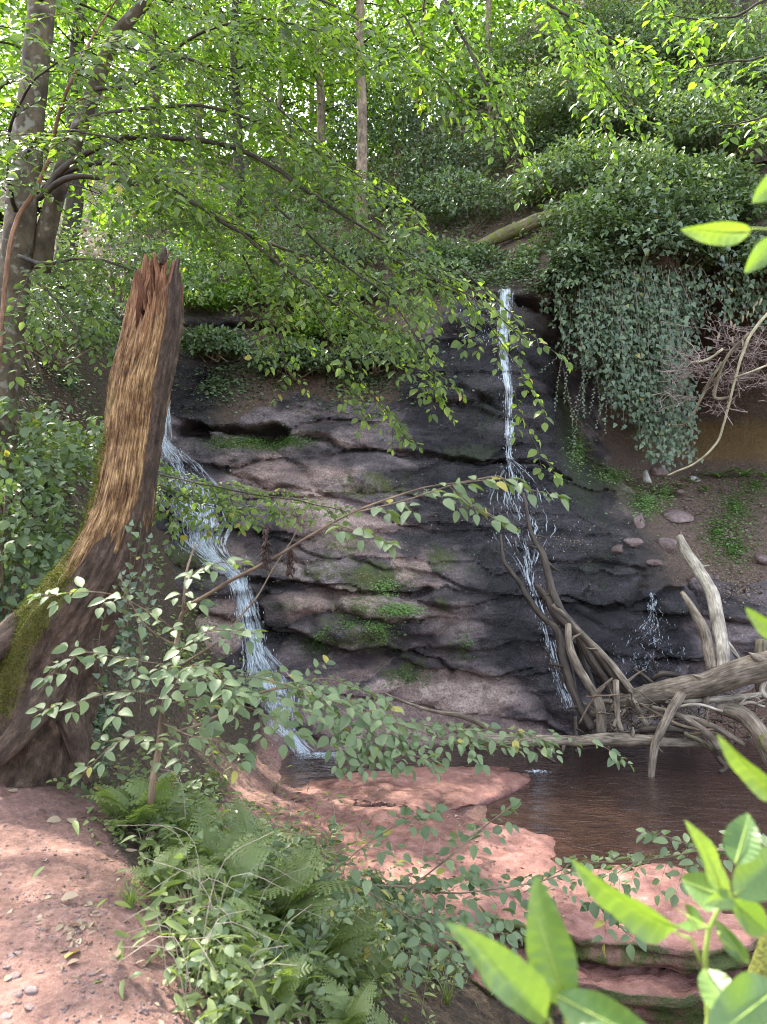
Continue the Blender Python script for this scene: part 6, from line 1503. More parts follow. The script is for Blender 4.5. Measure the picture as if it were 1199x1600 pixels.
sapling('trailing_branch', 'long branch of pale leaves trailing over the stream before the pool', [
    [(255, 1150, 3.75, 4), (340, 1120, 3.9, 4), (430, 1075, 4.0, 3.5), (520, 1090, 4.1, 3), (600, 1120, 4.15, 2.5), (680, 1150, 4.2, 2), (750, 1168, 4.2, 1.5)]],
    [([(340, 1120, 3.9), (430, 1075, 4.0), (520, 1090, 4.1), (600, 1120, 4.15), (680, 1150, 4.2), (750, 1168, 4.2)], .40, .05), ([(430, 1075, 4.0), (500, 1060, 4.0), (560, 1075, 4.0), (620, 1105, 4.0)], .24, .06),
     ([(480, 1100, 4.0), (540, 1150, 4.0), (600, 1180, 4.0)], .24, .06), ([(640, 1130, 4.2), (720, 1140, 4.2), (800, 1140, 4.3), (860, 1160, 4.3)], .20, .06), ([(560, 1130, 4.1), (620, 1170, 4.0), (680, 1190, 4.0)], .2, .07),
     ([(750, 1168, 4.2), (860, 1150, 4.3), (930, 1160, 4.3), (985, 1195, 4.3)], .10, .09)], 411, .070, 260, TWIG, cat='branch', nv=(.12, -.32, .92))
sapling('trailing_branch', 'bluish leafy bramble arching over the red slab', [
    [(440, 1420, 3.6, 4), (520, 1385, 3.8, 3), (620, 1385, 4.0, 3), (720, 1395, 4.1, 2), (830, 1380, 4.2, 2), (900, 1360, 4.3, 1.5)], [(640, 1390, 4.0, 2.5), (700, 1340, 4.05, 2), (760, 1290, 4.1, 1.5), (800, 1260, 4.1, 1)]],
    [([(520, 1385, 3.8), (620, 1385, 4.0), (720, 1395, 4.1), (830, 1380, 4.2), (900, 1360, 4.3)], .34, .055), ([(640, 1390, 4.0), (700, 1340, 4.05), (760, 1290, 4.1), (800, 1260, 4.1)], .16, .06), ([(560, 1385, 3.9), (640, 1430, 3.8), (730, 1450, 3.8), (800, 1460, 3.8)], .3, .06),
     ([(480, 1400, 3.7), (560, 1330, 3.8), (620, 1290, 3.9), (680, 1270, 4.0)], .22, .06), ([(620, 1420, 3.8), (700, 1480, 3.6), (760, 1500, 3.6)], .26, .06)], 421, .076, 230, TWIG, L_SAP, cat='branch', nv=(0, -.35, .92), tint=(.1, .7))
sapling('trailing_branch', 'leafy twig reaching in from the right over the near pool', [
    [(1290, 1320, 4.0, 3), (1200, 1330, 4.1, 3), (1100, 1330, 4.2, 2.5), (1000, 1345, 4.3, 2), (900, 1350, 4.4, 1.5), (820, 1395, 4.4, 1)]],
    [([(1290, 1320, 4.0), (1200, 1330, 4.1), (1100, 1330, 4.2), (1000, 1345, 4.3), (900, 1350, 4.4)], .30, .06), ([(1100, 1330, 4.2), (1050, 1310, 4.2), (1010, 1300, 4.3)], .1, .07), ([(1000, 1345, 4.3), (960, 1370, 4.2), (950, 1420, 4.1)], .2, .07), ([(930, 1400, 4.2), (960, 1440, 4.1), (990, 1465, 4.0)], .16, .07)],
    431, .076, 170, TWIG, L_SAP, cat='branch', nv=(0, -.35, .92), tint=(.1, .7))

# ---- ferns
def frond_mesh(name, arch, seed, curl=0.0, pairs=16, mat=None):
    g = np.random.default_rng(seed); mb = MB()
    def sp(x): return np.array([x * (1 - .10 * arch * x), curl * x * x, arch * (.55 * x - .75 * x * x)])
    C = np.array([sp(x) for x in np.linspace(0, 1, 14)])
    V, q, t, tu = tube(C, np.linspace(.008, .002, 14), 4); mb.add(V, q, t, tint=.5)
    Vb, Tb = T_BLADE
    for i, x in enumerate(np.linspace(.14, .985, pairs)):
        p = sp(x); tng = unit(sp(min(1, x + .02)) - sp(x - .02)); L = .26 * math.sin(math.pi * (.10 + .90 * x) ** .75) ** .8 * (1 + .06 * g.normal()) + .01
        for sd in (-1, 1):
            side = unit(np.cross([0, 0, 1.0], tng)) * sd
            d = unit(side + tng * .45 + np.array([0, 0, -.25 + .12 * g.normal()])); nn = unit(np.cross(tng, d) * sd)
            if nn[2] < 0: nn = -nn
            m = 5; a = np.linspace(0, 1, m + 1)
            w = L * .26
            for j in range(m):
                b0 = p + d * L * a[j]; wj = w * (1 - .75 * a[j])
                for s2 in (-1, 1):
                    t2 = unit(np.cross(nn, d)) * s2
                    tip = b0 + d * L * .15 + t2 * wj
                    mb.add(np.array([b0, b0 + d * L * .22, tip]), (), [(0, 1, 2)] if s2 > 0 else [(0, 2, 1)], tint=.25 + .3 * a[j] + .15 * g.random())
    V = np.concatenate(mb.V); fs = [np.concatenate(mb.Fq), np.concatenate(mb.Ft)]
    me = raw_mesh(name, V, fs, {'tint': np.concatenate(mb.A['tint'])}); me.materials.append(mat or L_FERN)
    return me
FR = [frond_mesh('frond', .5, 1), frond_mesh('frond', .9, 2, .12), frond_mesh('frond', 1.3, 3, -.10), frond_mesh('frond', .25, 4, .05)]
def fern(label, base, n, length, seed, spread=(0, 6.28), rise=(.3, .9), group='ferns on the bank'):
    g = np.random.default_rng(seed)
    root = thing('fern', label, 'fern', base, group)
    for i in range(n):
        a = spread[0] + (spread[1] - spread[0]) * (i + g.uniform(-.3, .3)) / max(1, n - (1 if spread[1] - spread[0] < 6 else 0)); e = g.uniform(*rise); L = length * g.uniform(.75, 1.15)
        o = bpy.data.objects.new('frond', FR[g.integers(0, 4)]); COL.objects.link(o); o.parent = root
        x = np.array([math.cos(a) * math.cos(e), math.sin(a) * math.cos(e), math.sin(e)]); y = unit(np.cross([0, 0, 1.], x) + g.normal(0, .15, 3)); y = unit(y - x * (y @ x)); z = np.cross(x, y)
        M = np.eye(4); M[:3, 0] = x * L; M[:3, 1] = y * L; M[:3, 2] = z * L
        o.matrix_basis = Matrix(M.tolist())
    return root
FERNS = [('fern growing at the right foot of the broken trunk', (215, 1040, 4.0), 8, .42, None), ('upright fern fronds behind the sapling stem', (235, 1000, 4.1), 6, .36, None), ('pale fern hanging beside the foot of the left fall', (395, 1195, 5.4), 6, .50, None),
         ('fern tuft leaning over the path edge below the sapling', (262, 1345, 3.3), 7, .30, None), ('broad fern in the middle of the bank', (360, 1335, 3.5), 8, .44, None), ('fern with long dark fronds pointing to the stream', (430, 1300, 3.7), 7, .52, (-1.2, 1.0)),
         ('fern arching left in the middle of the bank', (330, 1270, 3.8), 7, .42, None), ('fern at the bottom edge below the leafy bank', (640, 1590, 3.3), 9, .38, None), ('small fern at the bottom edge right of the other', (745, 1600, 3.3), 8, .34, None), ('small pale fern near the bottom left of the bank', (432, 1530, 2.9), 6, .26, None),
         ('feathery fern behind the trailing leaves', (300, 1215, 4.2), 7, .40, None), ('drooping fern at the lip of the bank', (505, 1330, 3.7), 6, .40, (-1.5, .8)), ('fern low on the bank near the bottom edge', (540, 1560, 3.1), 7, .30, None), ('small fern between grass and sapling foot', (180, 1180, 4.0), 5, .28, None)]
for i, (lb, (u, v, y), n, L, sp) in enumerate(FERNS):
    b = P(u, v, y); b[2] = float(T1(b[0], b[1]))
    fern(lb, b + [0, 0, .05], n - 1, L * .92, 500 + i, sp or (0, 6.28), rise=(.45, 1.1))

# ---- grass tufts
def tuft(label, base, n, h, seed, mat, spread=.5, tint=(0, .85), group='grass tufts along the bank'):
    g = np.random.default_rng(seed); mb = MB(); base = np.asarray(base, float)
    for i in range(n):
        a = g.uniform(0, 6.283); l = h * g.uniform(.5, 1.2); out = np.array([math.cos(a), math.sin(a), 0]); x = np.linspace(0, 1, 6)[:, None]
        C = base + out * .02 * g.random() + out * l * spread * g.uniform(.5, 1.4) * x ** 1.6 + np.array([0, 0, l]) * (x - .55 * g.uniform(.3, 1.2) * x ** 2.5)
        w = unit(np.cross(out, [0, 0, 1.])) * g.uniform(.0016, .0034); ww = w[None] * (1 - x ** 2)
        V = np.concatenate([C - ww, C + ww]); k = np.arange(5)
        mb.add(V, np.stack([k, k + 1, 6 + k + 1, 6 + k], -1), tint=g.uniform(*tint))
    return tag(mb.build('grass_tuft', mat, None, base), label, 'grass tuft', group, 'stuff')
for i, (u, v, n, h, lb, mt) in enumerate([(205, 1420, 60, .16, 'tuft of grass at the path edge, farther one', L_FERN), (345, 1495, 80, .24, 'drooping grass tuft at the path edge near the bottom', L_FERN), (330, 1530, 60, .20, 'dry grass tuft hanging over the path edge', L_DRY), (300, 1370, 60, .22, 'long grass blades under the fern tuft', L_FERN),
                                         (390, 1460, 70, .26, 'straw-coloured grass hanging down the bank', L_DRY), (480, 1560, 60, .30, 'tall grass blades in front of the leafy bank', L_FERN), (600, 1540, 50, .34, 'tall broad grass stems near the bottom middle', L_COVER), (370, 1580, 60, .2, 'dry grass at the bottom edge beside the path', L_DRY), (430, 1240, 60, .22, 'dry grass on the red earth by the left fall', L_DRY), (700, 1570, 40, .3, 'grass at the bottom edge beside the low slab', L_FERN), (265, 1400, 70, .16, 'dry tuft just right of the farther grass', L_DRY), (300, 1450, 80, .2, 'straw tuft at the bend of the path edge', L_DRY), (225, 1330, 60, .15, 'dry roots and blades hanging below the sapling', L_DRY), (355, 1540, 70, .2, 'straw tuft near the lower path edge', L_DRY), (280, 1430, 50, .14, 'short green tuft at the bend of the path edge', L_FERN)]):
    tuft(lb, on(u, v), n, h, 540 + i, mt)

# ---- low leafy herbs on the bank
def herb(label, base, n_stem, h, size, seed, mat, template, tid, n_ind, tint=(0, .6), group='leafy herbs on the bank', yellow=.02, cat='plant', name='leafy_herb'):
    g = np.random.default_rng(seed); root = thing(name, label, cat, base, group); lf = Leafer(seed)
    for i in range(n_stem):
        a = g.uniform(0, 6.283); l = h * g.uniform(.5, 1.2); out = np.array([math.cos(a), math.sin(a), 0]); x = np.linspace(0, 1, 7)[:, None]
        C = np.asarray(base) + out * g.uniform(0, .10) + out * l * g.uniform(.2, .9) * x + np.array([0, 0, l]) * (x - .4 * x * x)
        lf.leafy_twig(C, size, unit(np.array([0, -.35, .9]) + out * .3), spacing=.6, r=.0018, jit=.4, start=.25)
    lf.finish(root, template, tid, mat, TWIG, n_ind, yellow, None, tint=tint)
HB = [(300, 1300, 'dark leafy herb under the sapling'), (350, 1420, 'herb with big pale leaves at the path edge'), (430, 1450, 'broad-leaved herb in the middle of the near bank'), (470, 1390, 'leafy herb behind the broad-leaved one'), (520, 1470, 'pale heart-leaved herb left of the bottom middle'), (560, 1420, 'leafy herb beside the bramble foot'), (610, 1490, 'heart-leaved herb in the bottom middle'),
      (660, 1460, 'leafy herb under the bramble tips'), (450, 1520, 'small-leaved herb near the bottom'), (560, 1550, 'pale herb at the bottom edge'), (390, 1370, 'shaded herb between the ferns'), (250, 1260, 'ivy-leaved herb at the sapling foot'), (180, 1250, 'herb with whitish leaves at the trunk foot'), (500, 1340, 'thin herb below the drooping fern'), (690, 1530, 'herb at the bottom edge right of the middle'), (330, 1240, 'herb thicket behind the broad fern')]
for i, (u, v, lb) in enumerate(HB):
    herb(lb, on(u, v), 12, .34, [.05, .075, .062, .055][i % 4], 560 + i, L_SAP if i % 3 else L_FERN, T_ROUND, 'round', 42, tint=(.0, .65))
cover('bank_undergrowth', 'low ivy and seedlings carpeting the near bank', 'undergrowth', [(420, 1400, 150, 130), (520, 1510, 170, 90), (300, 1290, 110, 70), (620, 1450, 120, 70), (350, 1500, 60, 110)], 5200, .046, T_OVATE, L_SAP, 580, .22, 'up', tint=(.1, .75), clump=1.2)
cover('bank_undergrowth', 'pale wispy seedlings standing above the near bank', 'undergrowth', [(440, 1380, 130, 110), (540, 1480, 150, 90), (330, 1290, 90, 60)], 1300, .052, T_ROUND, L_SAP, 585, .36, 'up', tint=(.2, .85), jit=.6)
cover('bank_undergrowth', 'grassy blades and seedlings mixed through the near bank', 'undergrowth', [(420, 1400, 150, 130), (520, 1510, 170, 90), (310, 1330, 80, 90), (370, 1520, 60, 100)], 5200, .09, T_NARROW, L_FERN, 583, .20, 'up', tint=(0, .85), jit=.9)
cover('bank_undergrowth', 'small yellowish herbs fringing the path edge', 'undergrowth', [(250, 1380, 40, 60), (310, 1470, 40, 70), (355, 1560, 40, 60), (190, 1290, 40, 40)], 1500, .035, T_OVATE, L_FERN, 584, .08, 'up', tint=(.1, .85))
cover('bank_undergrowth', 'dark ivy leaves at the right foot of the broken trunk', 'undergrowth', [(160, 1130, 40, 80), (190, 1010, 30, 60), (140, 1200, 40, 30)], 900, .055, T_IVY, L_IVY, 581, .12, 'face', tint=(0, .7))
cover('dry_leaf_litter', 'dry stalks and dead leaves caught on the near bank', 'leaf litter', [(380, 1450, 110, 140), (250, 1300, 90, 70), (400, 1190, 80, 40)], 900, .05, T_NARROW, L_DRY, 582, .05, 'up', jit=.6, tint=(0, .7))

g = np.random.default_rng(586); mb = MB()
for i in range(110):
    p = on(g.uniform(260, 700), g.uniform(1290, 1600)); a = g.uniform(0, 6.283); l = g.uniform(.18, .55)
    C = catmull([p, p + np.array([math.cos(a) * l * .2, math.sin(a) * l * .2, l * .7]), p + np.array([math.cos(a) * l * .75, math.sin(a) * l * .5, l * g.uniform(.4, .95)])], 10)
    V, q, t, tu = tube(C, np.linspace(.0022, .001, 10), 4); mb.add(V, q, t, tuv=tu)
tag(mb.build('dry_stalks', PALE_TWIG, None, on(450, 1500)), 'thin dry stalks bending out of the near bank', 'stalks', None, 'stuff')

# ---- ivy trailing on the broken trunk's right side
root = thing('trunk_ivy', 'ivy trailing up the lower right side of the broken trunk', 'ivy', P(205, 1150, 4.2)); lf = Leafer(590); g = lf.g
for i in range(11):
    u0 = g.uniform(165, 235); C = catmull(PP([(u0, g.uniform(1080, 1180), 4.15), (u0 + g.normal(-4, 8), 1000, 4.12), (u0 + g.normal(8, 8), g.uniform(820, 930), 4.2)]), 14)
    lf.leafy_twig(C, .045, np.array([.3, -1., .25]), spacing=1.0, r=.002, jit=.75, spread=1.1)
lf.finish(root, T_IVY, 'ivy', L_IVY, TWIG, 120, .01, None, 'vines', tint=(.2, .85))

# ---- plants of the right bank
def strap(label, u, v, n, L, seed):
    b = on(u, v); g = np.random.default_rng(seed); root = thing('strap_fern', label, 'fern', b, 'strap-leaved ferns on the right bank')
    p, d, nn, s = [], [], [], []
    for i in range(n):
        a = 6.283 * i / n + g.normal(0, .3); out = np.array([math.cos(a), math.sin(a), 0]); p.append(b + [0, 0, .02]); d.append(out + [0, 0, g.uniform(.5, 1.2)]); nn.append(np.array([0, 0, 1.]) - out * .5); s.append(L * g.uniform(.7, 1.2))
    leaves(root, p, d, nn, s, rtint(g, n, 0, .2, .85), T_STRAP, 'strap', L_COVER, n, 'strap_leaf', min_px=1)
T_STRAP = ovate(.085, .02, .50, 9, .5)
for i, (u, v, n, L, lb) in enumerate([(1125, 748, 13, .42, 'largest strap-leaved fern under the ochre bank'), (1165, 745, 11, .38, 'strap-leaved fern right of the largest one'), (1198, 748, 10, .36, 'strap-leaved fern at the right edge'), (1085, 755, 9, .30, 'small strap-leaved fern by the white stone'), (1060, 765, 7, .26, 'lowest strap-leaved fern near the standing stone'), (1105, 770, 7, .26, 'small strap-leaved fern in front of the largest one')]):
    strap(lb, u, v, n, L, 600 + i)

# ---- loose stones
def stone(name, label, c, rad, seed, mat=None, flat=1.0, cat='stone', group='loose stones', moss=-.3, rot=0.0, wet=0.0, angular=.35, tiltx=0.0):
    g = np.random.default_rng(seed)
    pts = unit(g.normal(0, 1, (16, 3))) * g.uniform(.75, 1.0, (16, 1)); pts[:, 2] = np.clip(pts[:, 2], -.7, .62)
    bm = bmesh.new()
    for p in pts: bm.verts.new(p.tolist())
    bmesh.ops.convex_hull(bm, input=bm.verts[:])
    loose = [v for v in bm.verts if not v.link_faces]
    if loose: bmesh.ops.delete(bm, geom=loose, context='VERTS')
    bmesh.ops.bevel(bm, geom=bm.edges[:], offset=.07, segments=1, affect='EDGES')
    bmesh.ops.triangulate(bm, faces=bm.faces[:])
    bm.verts.index_update(); V = np.array([v.co[:] for v in bm.verts]); tr = np.array([[v.index for v in f.verts] for f in bm.faces]); bm.free()
    V = V * (1 + .04 * fbm(V[:, 0] * 3 + seed, V[:, 1] * 3, V[:, 2] * 3, seed, 3))[:, None] * np.array(rad) * 1.1
    cr, sr, ct, st = math.cos(rot), math.sin(rot), math.cos(tiltx), math.sin(tiltx)
    V = V @ np.array([[1, 0, 0], [0, ct, st], [0, -st, ct]]) @ np.array([[cr, sr, 0], [-sr, cr, 0], [0, 0, 1]])
    o = MB().add(V + c, (), tr, moss=moss, wet=wet, soil=-.5).build(name, mat or STONE, None, c, smooth_shade=False)
    return tag(o, label, cat, group)
def sp_(u, v, r): 
    p = on(u, v); return p + [0, 0, r * .45]
stone('stone', 'flat pink stone lying on the right bank', sp_(1062, 812, .10), (.30, .22, .10), 3, rot=.2, tiltx=.5)
stone('stone', 'white pointed stone standing at the foot of the ivy', sp_(1013, 750, .2), (.09, .08, .19), 5, m_ground('pale_stone', (.3, .28, .27), (.5, .48, .46), (.62, .6, .58), 12.))
stone('stone', 'pale blocky stone beside the strap ferns', sp_(1090, 752, .1), (.15, .11, .10), 7, bpy.data.materials['pale_stone'])
stone('stone', 'long low stone below the standing stone', sp_(1062, 770, .06), (.22, .12, .06), 9)
stone('stone', 'grey upright slab at the edge of the rock face', sp_(1000, 822, .15), (.10, .10, .20), 11, rot=.4)
stone('stone', 'mossy round stone at the head of the pale branch', sp_(1043, 858, .14), (.20, .16, .17), 13, moss=.25)
stone('stone', 'mossy stone left of the round one', sp_(990, 852, .1), (.16, .12, .10), 15, moss=.35)
stone('stone', 'low mossy stone on the wet rock', sp_(1022, 882, .06), (.20, .12, .07), 17, moss=.2)
stone('stone', 'broken grey block at the edge of the wet face', sp_(965, 862, .1), (.14, .12, .11), 19, wet=.4)
stone('stone', 'dark stone at the right edge of the bank', sp_(1192, 880, .1), (.18, .14, .12), 21)
stone('stone', 'reddish stone block behind the standing stone', sp_(1030, 742, .12), (.20, .12, .13), 23)
stone('stone', 'dark cobble at the water under the level log', sp_(1000, 1190, .05), (.09, .07, .06), 25, wet=.7)
stone('stone', 'small flat stone on the bank above the flat pink one', sp_(1075, 782, .04), (.10, .07, .04), 27)
# path stones, one by one, and finer gravel
g = np.random.default_rng(620)
PS = [(25, 1495, 22, 'pink stone half buried in the path near the left edge'), (20, 1530, 24, 'white flat stone at the left edge of the path'), (50, 1548, 20, 'pale stone below the white flat one'), (28, 1555, 20, 'pink lump at the left edge of the path'), (48, 1575, 18, 'whitish stone at the bottom of the path'), (82, 1465, 14, 'pale chip on the left part of the path'), (10, 1590, 26, 'broad pink stone in the bottom left corner'),
      (162, 1525, 10, 'small upright pinkish stone in the middle of the path'), (210, 1502, 9, 'small pale stone left of the grass'), (260, 1515, 12, 'flat pale chip near the path edge'), (100, 1505, 10, 'thin yellowish chip on the path'), (140, 1565, 11, 'angular chip near the bottom of the path'), (200, 1540, 11, 'tan chip right of the path middle'), (112, 1540, 8, 'small round pebble left of the path middle'), (65, 1520, 12, 'pinkish pebble by the white flat stone'), (180, 1585, 10, 'pebble at the bottom edge of the path'), (300, 1552, 10, 'pebble at the path edge near the bottom'), (95, 1590, 10, 'grey pebble at the bottom left')]
for i, (u, v, r, lb) in enumerate(PS):
    p = on(u, v); m = px(r, p[1]) * .7; stone('pebble', lb, p + [0, 0, m * .12], (m, m * .8, m * .45), 700 + i, rot=i * 1.3, group='stones on the path', angular=.5)
def gravel(label, uvr, n, seed, smax, mat):
    g = np.random.default_rng(seed); us, vs = [], []
    for u, v, ru, rv in uvr:
        m = n // len(uvr); a = g.uniform(0, 6.283, m); q = np.sqrt(g.random(m)); us += list(u + np.cos(a) * q * ru); vs += list(v + np.sin(a) * q * rv)
    p = hits(us, vs, step=.02); mb = MB()
    O = np.array([(1, 0, 0), (-1, 0, 0), (0, 1, 0), (0, -1, 0), (0, 0, 1), (0, 0, -1.)]); Tt = np.array([(0, 2, 4), (2, 1, 4), (1, 3, 4), (3, 0, 4), (2, 0, 5), (1, 2, 5), (3, 1, 5), (0, 3, 5)])
    for q in p:
        s = smax * g.random() ** 2.2 + .002; A = np.linalg.qr(g.normal(0, 1, (3, 3)))[0]; V = (O * g.uniform(.6, 1.2, (6, 1))) @ A * [s, s, s * .6] + q + [0, 0, s * .2]
        mb.add(V, (), Tt, moss=-.5, soil=-.5)
    o = mb.build('gravel', mat, None, p[0], smooth_shade=False); return tag(o, label, 'gravel', None, 'stuff')
gravel('fine reddish gravel and crumbs strewn over the path', [(120, 1500, 190, 110), (90, 1360, 120, 100), (220, 1560, 130, 60)], 3000, 640, .011, STONE)
gravel('small stone chips scattered on the red slabs', [(620, 1240, 150, 40), (650, 1340, 200, 40), (950, 1420, 120, 30), (420, 1200, 80, 30)], 500, 641, .012, STONE)
gravel('broken stone crumbs on the earthy right bank', [(1100, 790, 90, 60), (1160, 900, 60, 50)], 500, 642, .05, STONE)
cover('dry_leaf_litter', 'thin twigs and needles of dry leaf trodden into the path', 'leaf litter', [(130, 1450, 180, 150)], 500, .03, T_NARROW, L_DRY, 644, .006, 'up', jit=.3, tint=(0, .6))
cover('dry_leaf_litter', 'curled dry leaves scattered on the path', 'leaf litter', [(130, 1450, 180, 140)], 110, .042, T_OVATE, L_DRY, 643, .01, 'up', jit=.4, tint=(.3, .85))
for i, (u, v, lb, t) in enumerate([(95, 1410, 'tan fallen leaf on the upper path', .6), (112, 1290, 'grey-green fallen leaf hanging at the path edge', .8), (97, 1285, 'ochre fallen leaf beside the grey-green one', .7), (205, 1380, 'striped yellow fallen leaf at the path edge', 1.3), (103, 1503, 'yellowish curled leaf lying on the path', 1.3), (30, 1240, 'pale fallen leaf at the trunk foot', .8), (140, 1265, 'white dried leaf by the trunk foot', .85), (185, 1230, 'yellow three-part leaf hanging over the path', 1.3)]):
    p = on(u, v); V, T = T_OVATE; a = i * 1.9
    o = bpy.data.objects.new('fallen_leaf', leaf_variants('ovate', T_OVATE, L_DRY, 'fallen_leaf')[5 if t > 1 else 4][1]); COL.objects.link(o); o.location = (p[0], p[1], p[2] + .012); o.rotation_euler = (rnd.uniform(-.5, .3), rnd.uniform(-.4, .4), a); o.scale = (.075,) * 3
    tag(o, lb, 'leaf', 'fallen leaves on the path')

# ---- big bright leaves close to the camera
def fine_leaf(n=40, m=9):
    V, T = [], []
    xs = np.linspace(0, 1, n)
    for x in xs:
        w = .5 * math.sin(math.pi * min(max(x, .004), .996) ** .87) ** .75
        for s in np.linspace(-1, 1, m):
            V.append((x - .03 * abs(s) * math.sin(math.pi * x), s * w * (1 + .02 * math.sin(x * 95)), .10 * abs(s) ** 1.3 * math.sin(math.pi * x) - .10 * x * x))
    for i in range(n - 1):
        for j in range(m - 1):
            a = i * m + j; T += [(a, a + m, a + m + 1), (a, a + m + 1, a + 1)]
    return tpl(V, T)
def near_plant(label, stems, lvs, seed):
    root = thing('bright_sapling', label, 'sapling', P(*stems[0][0][:3]), 'bright young plants near the camera')
    for i, s in enumerate(stems):
        limb_part(root, 'stem' if i == 0 else 'leaf_stalk', s, GREENSTEM, 8, .04, seed + i, -.6)
    for i, (b, t, w, roll, face, tint) in enumerate(lvs):
        b, t = P(*b), P(*t); L = np.linalg.norm(t - b); d = (t - b) / L
        view = unit(CAM - (b + t) / 2); n = unit(view - d * (view @ d)); s = np.cross(n, d)
        roll *= .75; n = unit(n * math.cos(roll) + s * math.sin(roll))
        V, T = fine_leaf()
        xx = V[:, 0]; V[:, 1] *= 1.5 * w / L
        V[:, 1] += .05 * np.sin(xx * 2.6 + i * 2.3) * xx; V[:, 2] += .05 * np.sin(xx * 8 + i * 1.9) * (np.abs(V[:, 1]) / max(w / L, .01)) ** 2 + .03 * np.sin(xx * 9 + i) * np.abs(V[:, 1]) / max(w / L, .01) + .05 * np.sin(xx * 3.1 + i * 1.7) + .012 * np.cos(xx * 60) * np.abs(V[:, 1]) * 3
        D, S, Z = basis(d[None], n[None])
        W = b + L * (V[:, :1] * D + V[:, 1:2] * S + V[:, 2:] * Z)
        lfm = raw_mesh('large_leaf', W - WL[root.name], [T], {'tint': np.full(len(W), tint), 'vein': np.abs(np.sin(xx * 26 - np.abs(V[:, 1]) * 22))})
        o = link('large_leaf', lfm, L_FORE, root)
        rib = b + L * (np.linspace(0, .97, 12)[:, None] * D + np.interp(np.linspace(0, .97, 12), xx[V[:, 1] == 0], V[V[:, 1] == 0][:, 2])[:, None] * Z) + view * .0008
        Vv, q, tt, tu = tube(rib, np.linspace(.0016, .0004, 12), 5); r_ = MB().add(Vv, q, tt, tuv=tu).build('midrib', GREENSTEM, o)
    return root
GREENSTEM = m_bark('green_stem', (.16, .24, .05), (.30, .38, .09), scale=(60, 60, 10), bump=.1, moss=-.8, rough=.5)
near_plant('bright young sapling with large blurred leaves in the bottom right corner', [
    [(1098, 1700, 1.12, 7), (1102, 1600, 1.12, 7), (1103, 1510, 1.12, 7), (1112, 1450, 1.11, 6), (1128, 1425, 1.11, 5), (1145, 1400, 1.10, 4)], [(1103, 1505, 1.12, 5), (1085, 1478, 1.10, 4), (1058, 1448, 1.08, 3)], [(1103, 1515, 1.12, 4), (1102, 1520, 1.11, 4)], [(1165, 1500, 1.1, 4), (1130, 1470, 1.11, 4), (1122, 1455, 1.11, 4)],
    [(1120, 1450, 1.11, 4), (1095, 1445, 1.1, 3), (1070, 1425, 1.1, 2)]],
    [((1060, 1450, 1.08), (906, 1358, 1.0), .032, .75, 1, .5), ((1128, 1400, 1.1), (1086, 1296, 1.06), .022, -.9, 1, .8), ((1150, 1350, 1.1), (1172, 1270, 1.13), .034, .15, 1, .0), ((1150, 1398, 1.1), (1240, 1330, 1.12), .042, -.2, 1, .55), ((1145, 1402, 1.1), (1110, 1415, 1.06), .018, .2, 1, .85),
     ((1170, 1505, 1.1), (1120, 1440, 1.12), .018, .5, 1, .1), ((1145, 1405, 1.12), (1060, 1375, 1.22), .035, .3, 1, .3), ((1102, 1512, 1.1), (1165, 1625, 1.0), .034, .5, 1, .6), ((1110, 1450, 1.12), (1060, 1420, 1.25), .025, .2, 1, .2), ((1215, 1545, 1.05), (1130, 1610, .95), .05, .1, 1, .4), ((1150, 1410, 1.1), (1205, 1460, 1.15), .03, .3, 1, .3)], 801)
near_plant('two big bright leaves standing up at the bottom right of centre', [
    [(884, 1700, 1.0, 6), (886, 1620, 1.0, 6), (885, 1560, 1.0, 5)], [(880, 1660, 1.0, 5), (865, 1620, .98, 5), (852, 1590, .97, 4)]],
    [((854, 1596, .97), (716, 1438, .93), .037, -.55, 1, .55), ((886, 1566, 1.0), (828, 1385, 1.0), .042, .25, 1, .45), ((870, 1555, .98), (1035, 1640, .88), .036, .1, 1, .2)], 811)
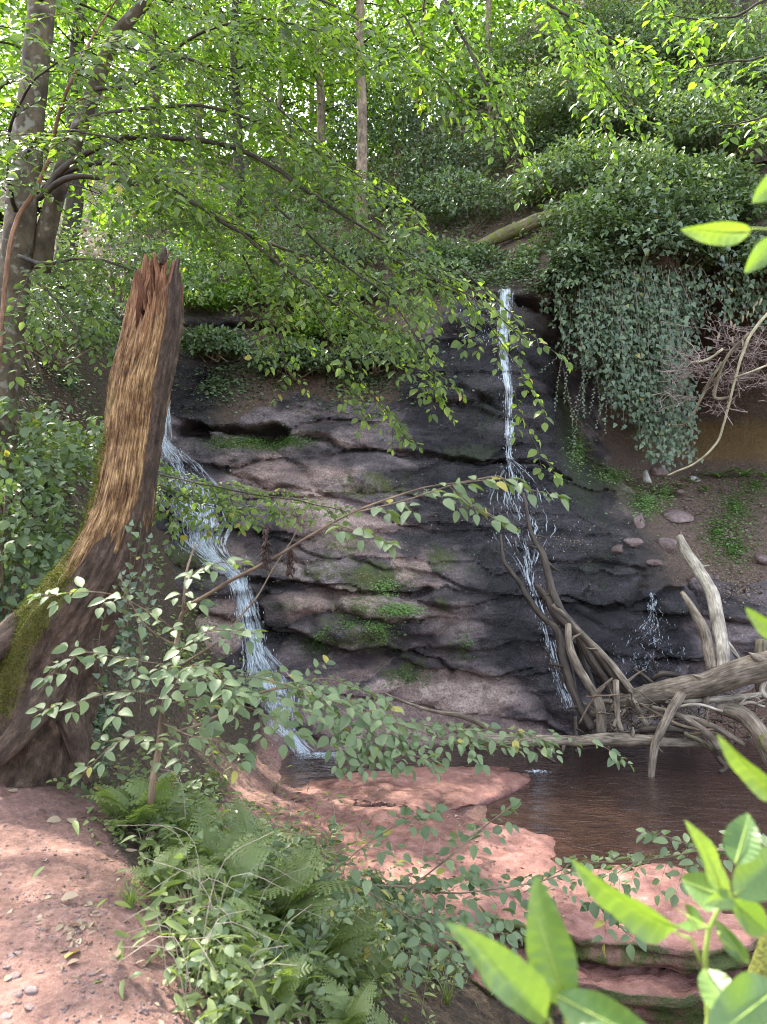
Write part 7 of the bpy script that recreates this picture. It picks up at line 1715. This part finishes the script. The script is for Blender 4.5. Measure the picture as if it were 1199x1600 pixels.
near_plant('bright leaves poking in at the right edge above the pool', [[(1300, 1290, 1.1, 4), (1260, 1270, 1.1, 4), (1225, 1245, 1.1, 3)], [(1280, 1010, 1.1, 3), (1230, 1000, 1.1, 3)]],
    [((1225, 1245, 1.1), (1130, 1158, 1.05), .022, .5, 1, .6), ((1240, 1005, 1.1), (1164, 960, 1.1), .020, .6, 1, .6)], 821)
near_plant('bright green leaves on a twig at the right edge beside the ivy', [[(1320, 350, 1.25, 3), (1260, 357, 1.25, 3), (1170, 358, 1.25, 2.5)], [(1260, 357, 1.25, 2), (1215, 380, 1.25, 2)], [(1290, 340, 1.25, 2), (1250, 300, 1.25, 2)]],
    [((1174, 362, 1.25), (1068, 358, 1.25), .026, .3, 1, .55), ((1215, 372, 1.25), (1172, 425, 1.25), .026, .2, 1, .4), ((1230, 275, 1.25), (1178, 312, 1.25), .026, .1, 1, .5)], 831)
# mossy trunk at the lower right corner
wood('mossy_tree', 'thick mossy tree stem standing in the bottom right corner', 'tree', [[(1215, 1440, 1.9, 30), (1190, 1520, 1.9, 36), (1160, 1600, 1.9, 42), (1130, 1720, 1.9, 50)]], MOSSWOOD, .5, None, .2, 91, k=22)

# leaf scraps on the red shelf
g = np.random.default_rng(900); dg = bpy.context.evaluated_depsgraph_get(); dg.update()
pp = []
for i in range(420):
    u, v = g.uniform(430, 900), g.uniform(1195, 1460)
    d = Vector(P(u, v, 1.0) - CAM); ok, loc, nr, _, ob, _ = sc.ray_cast(dg, Vector(P(u, v, 5.1)), d.normalized())
    if ok and ob.name.startswith('rock_slab'): pp.append(np.array(loc) + [0, 0, .006])
if pp:
    pp = np.array(pp); n = len(pp); root = thing('dry_leaf_litter', 'dead leaf scraps lying on the red rock shelf', 'leaf litter', pp[0], None, 'stuff')
    leaf_mass(root, pp, np.stack([g.normal(0, 1, n), g.normal(0, 1, n), g.normal(0, .1, n)], 1), np.tile([0, 0, 1.], (n, 1)) + g.normal(0, .25, (n, 3)), g.uniform(.012, .045, n), rtint(g, n, .03, .1, .8), T_OVATE, L_DRY, 'scraps')
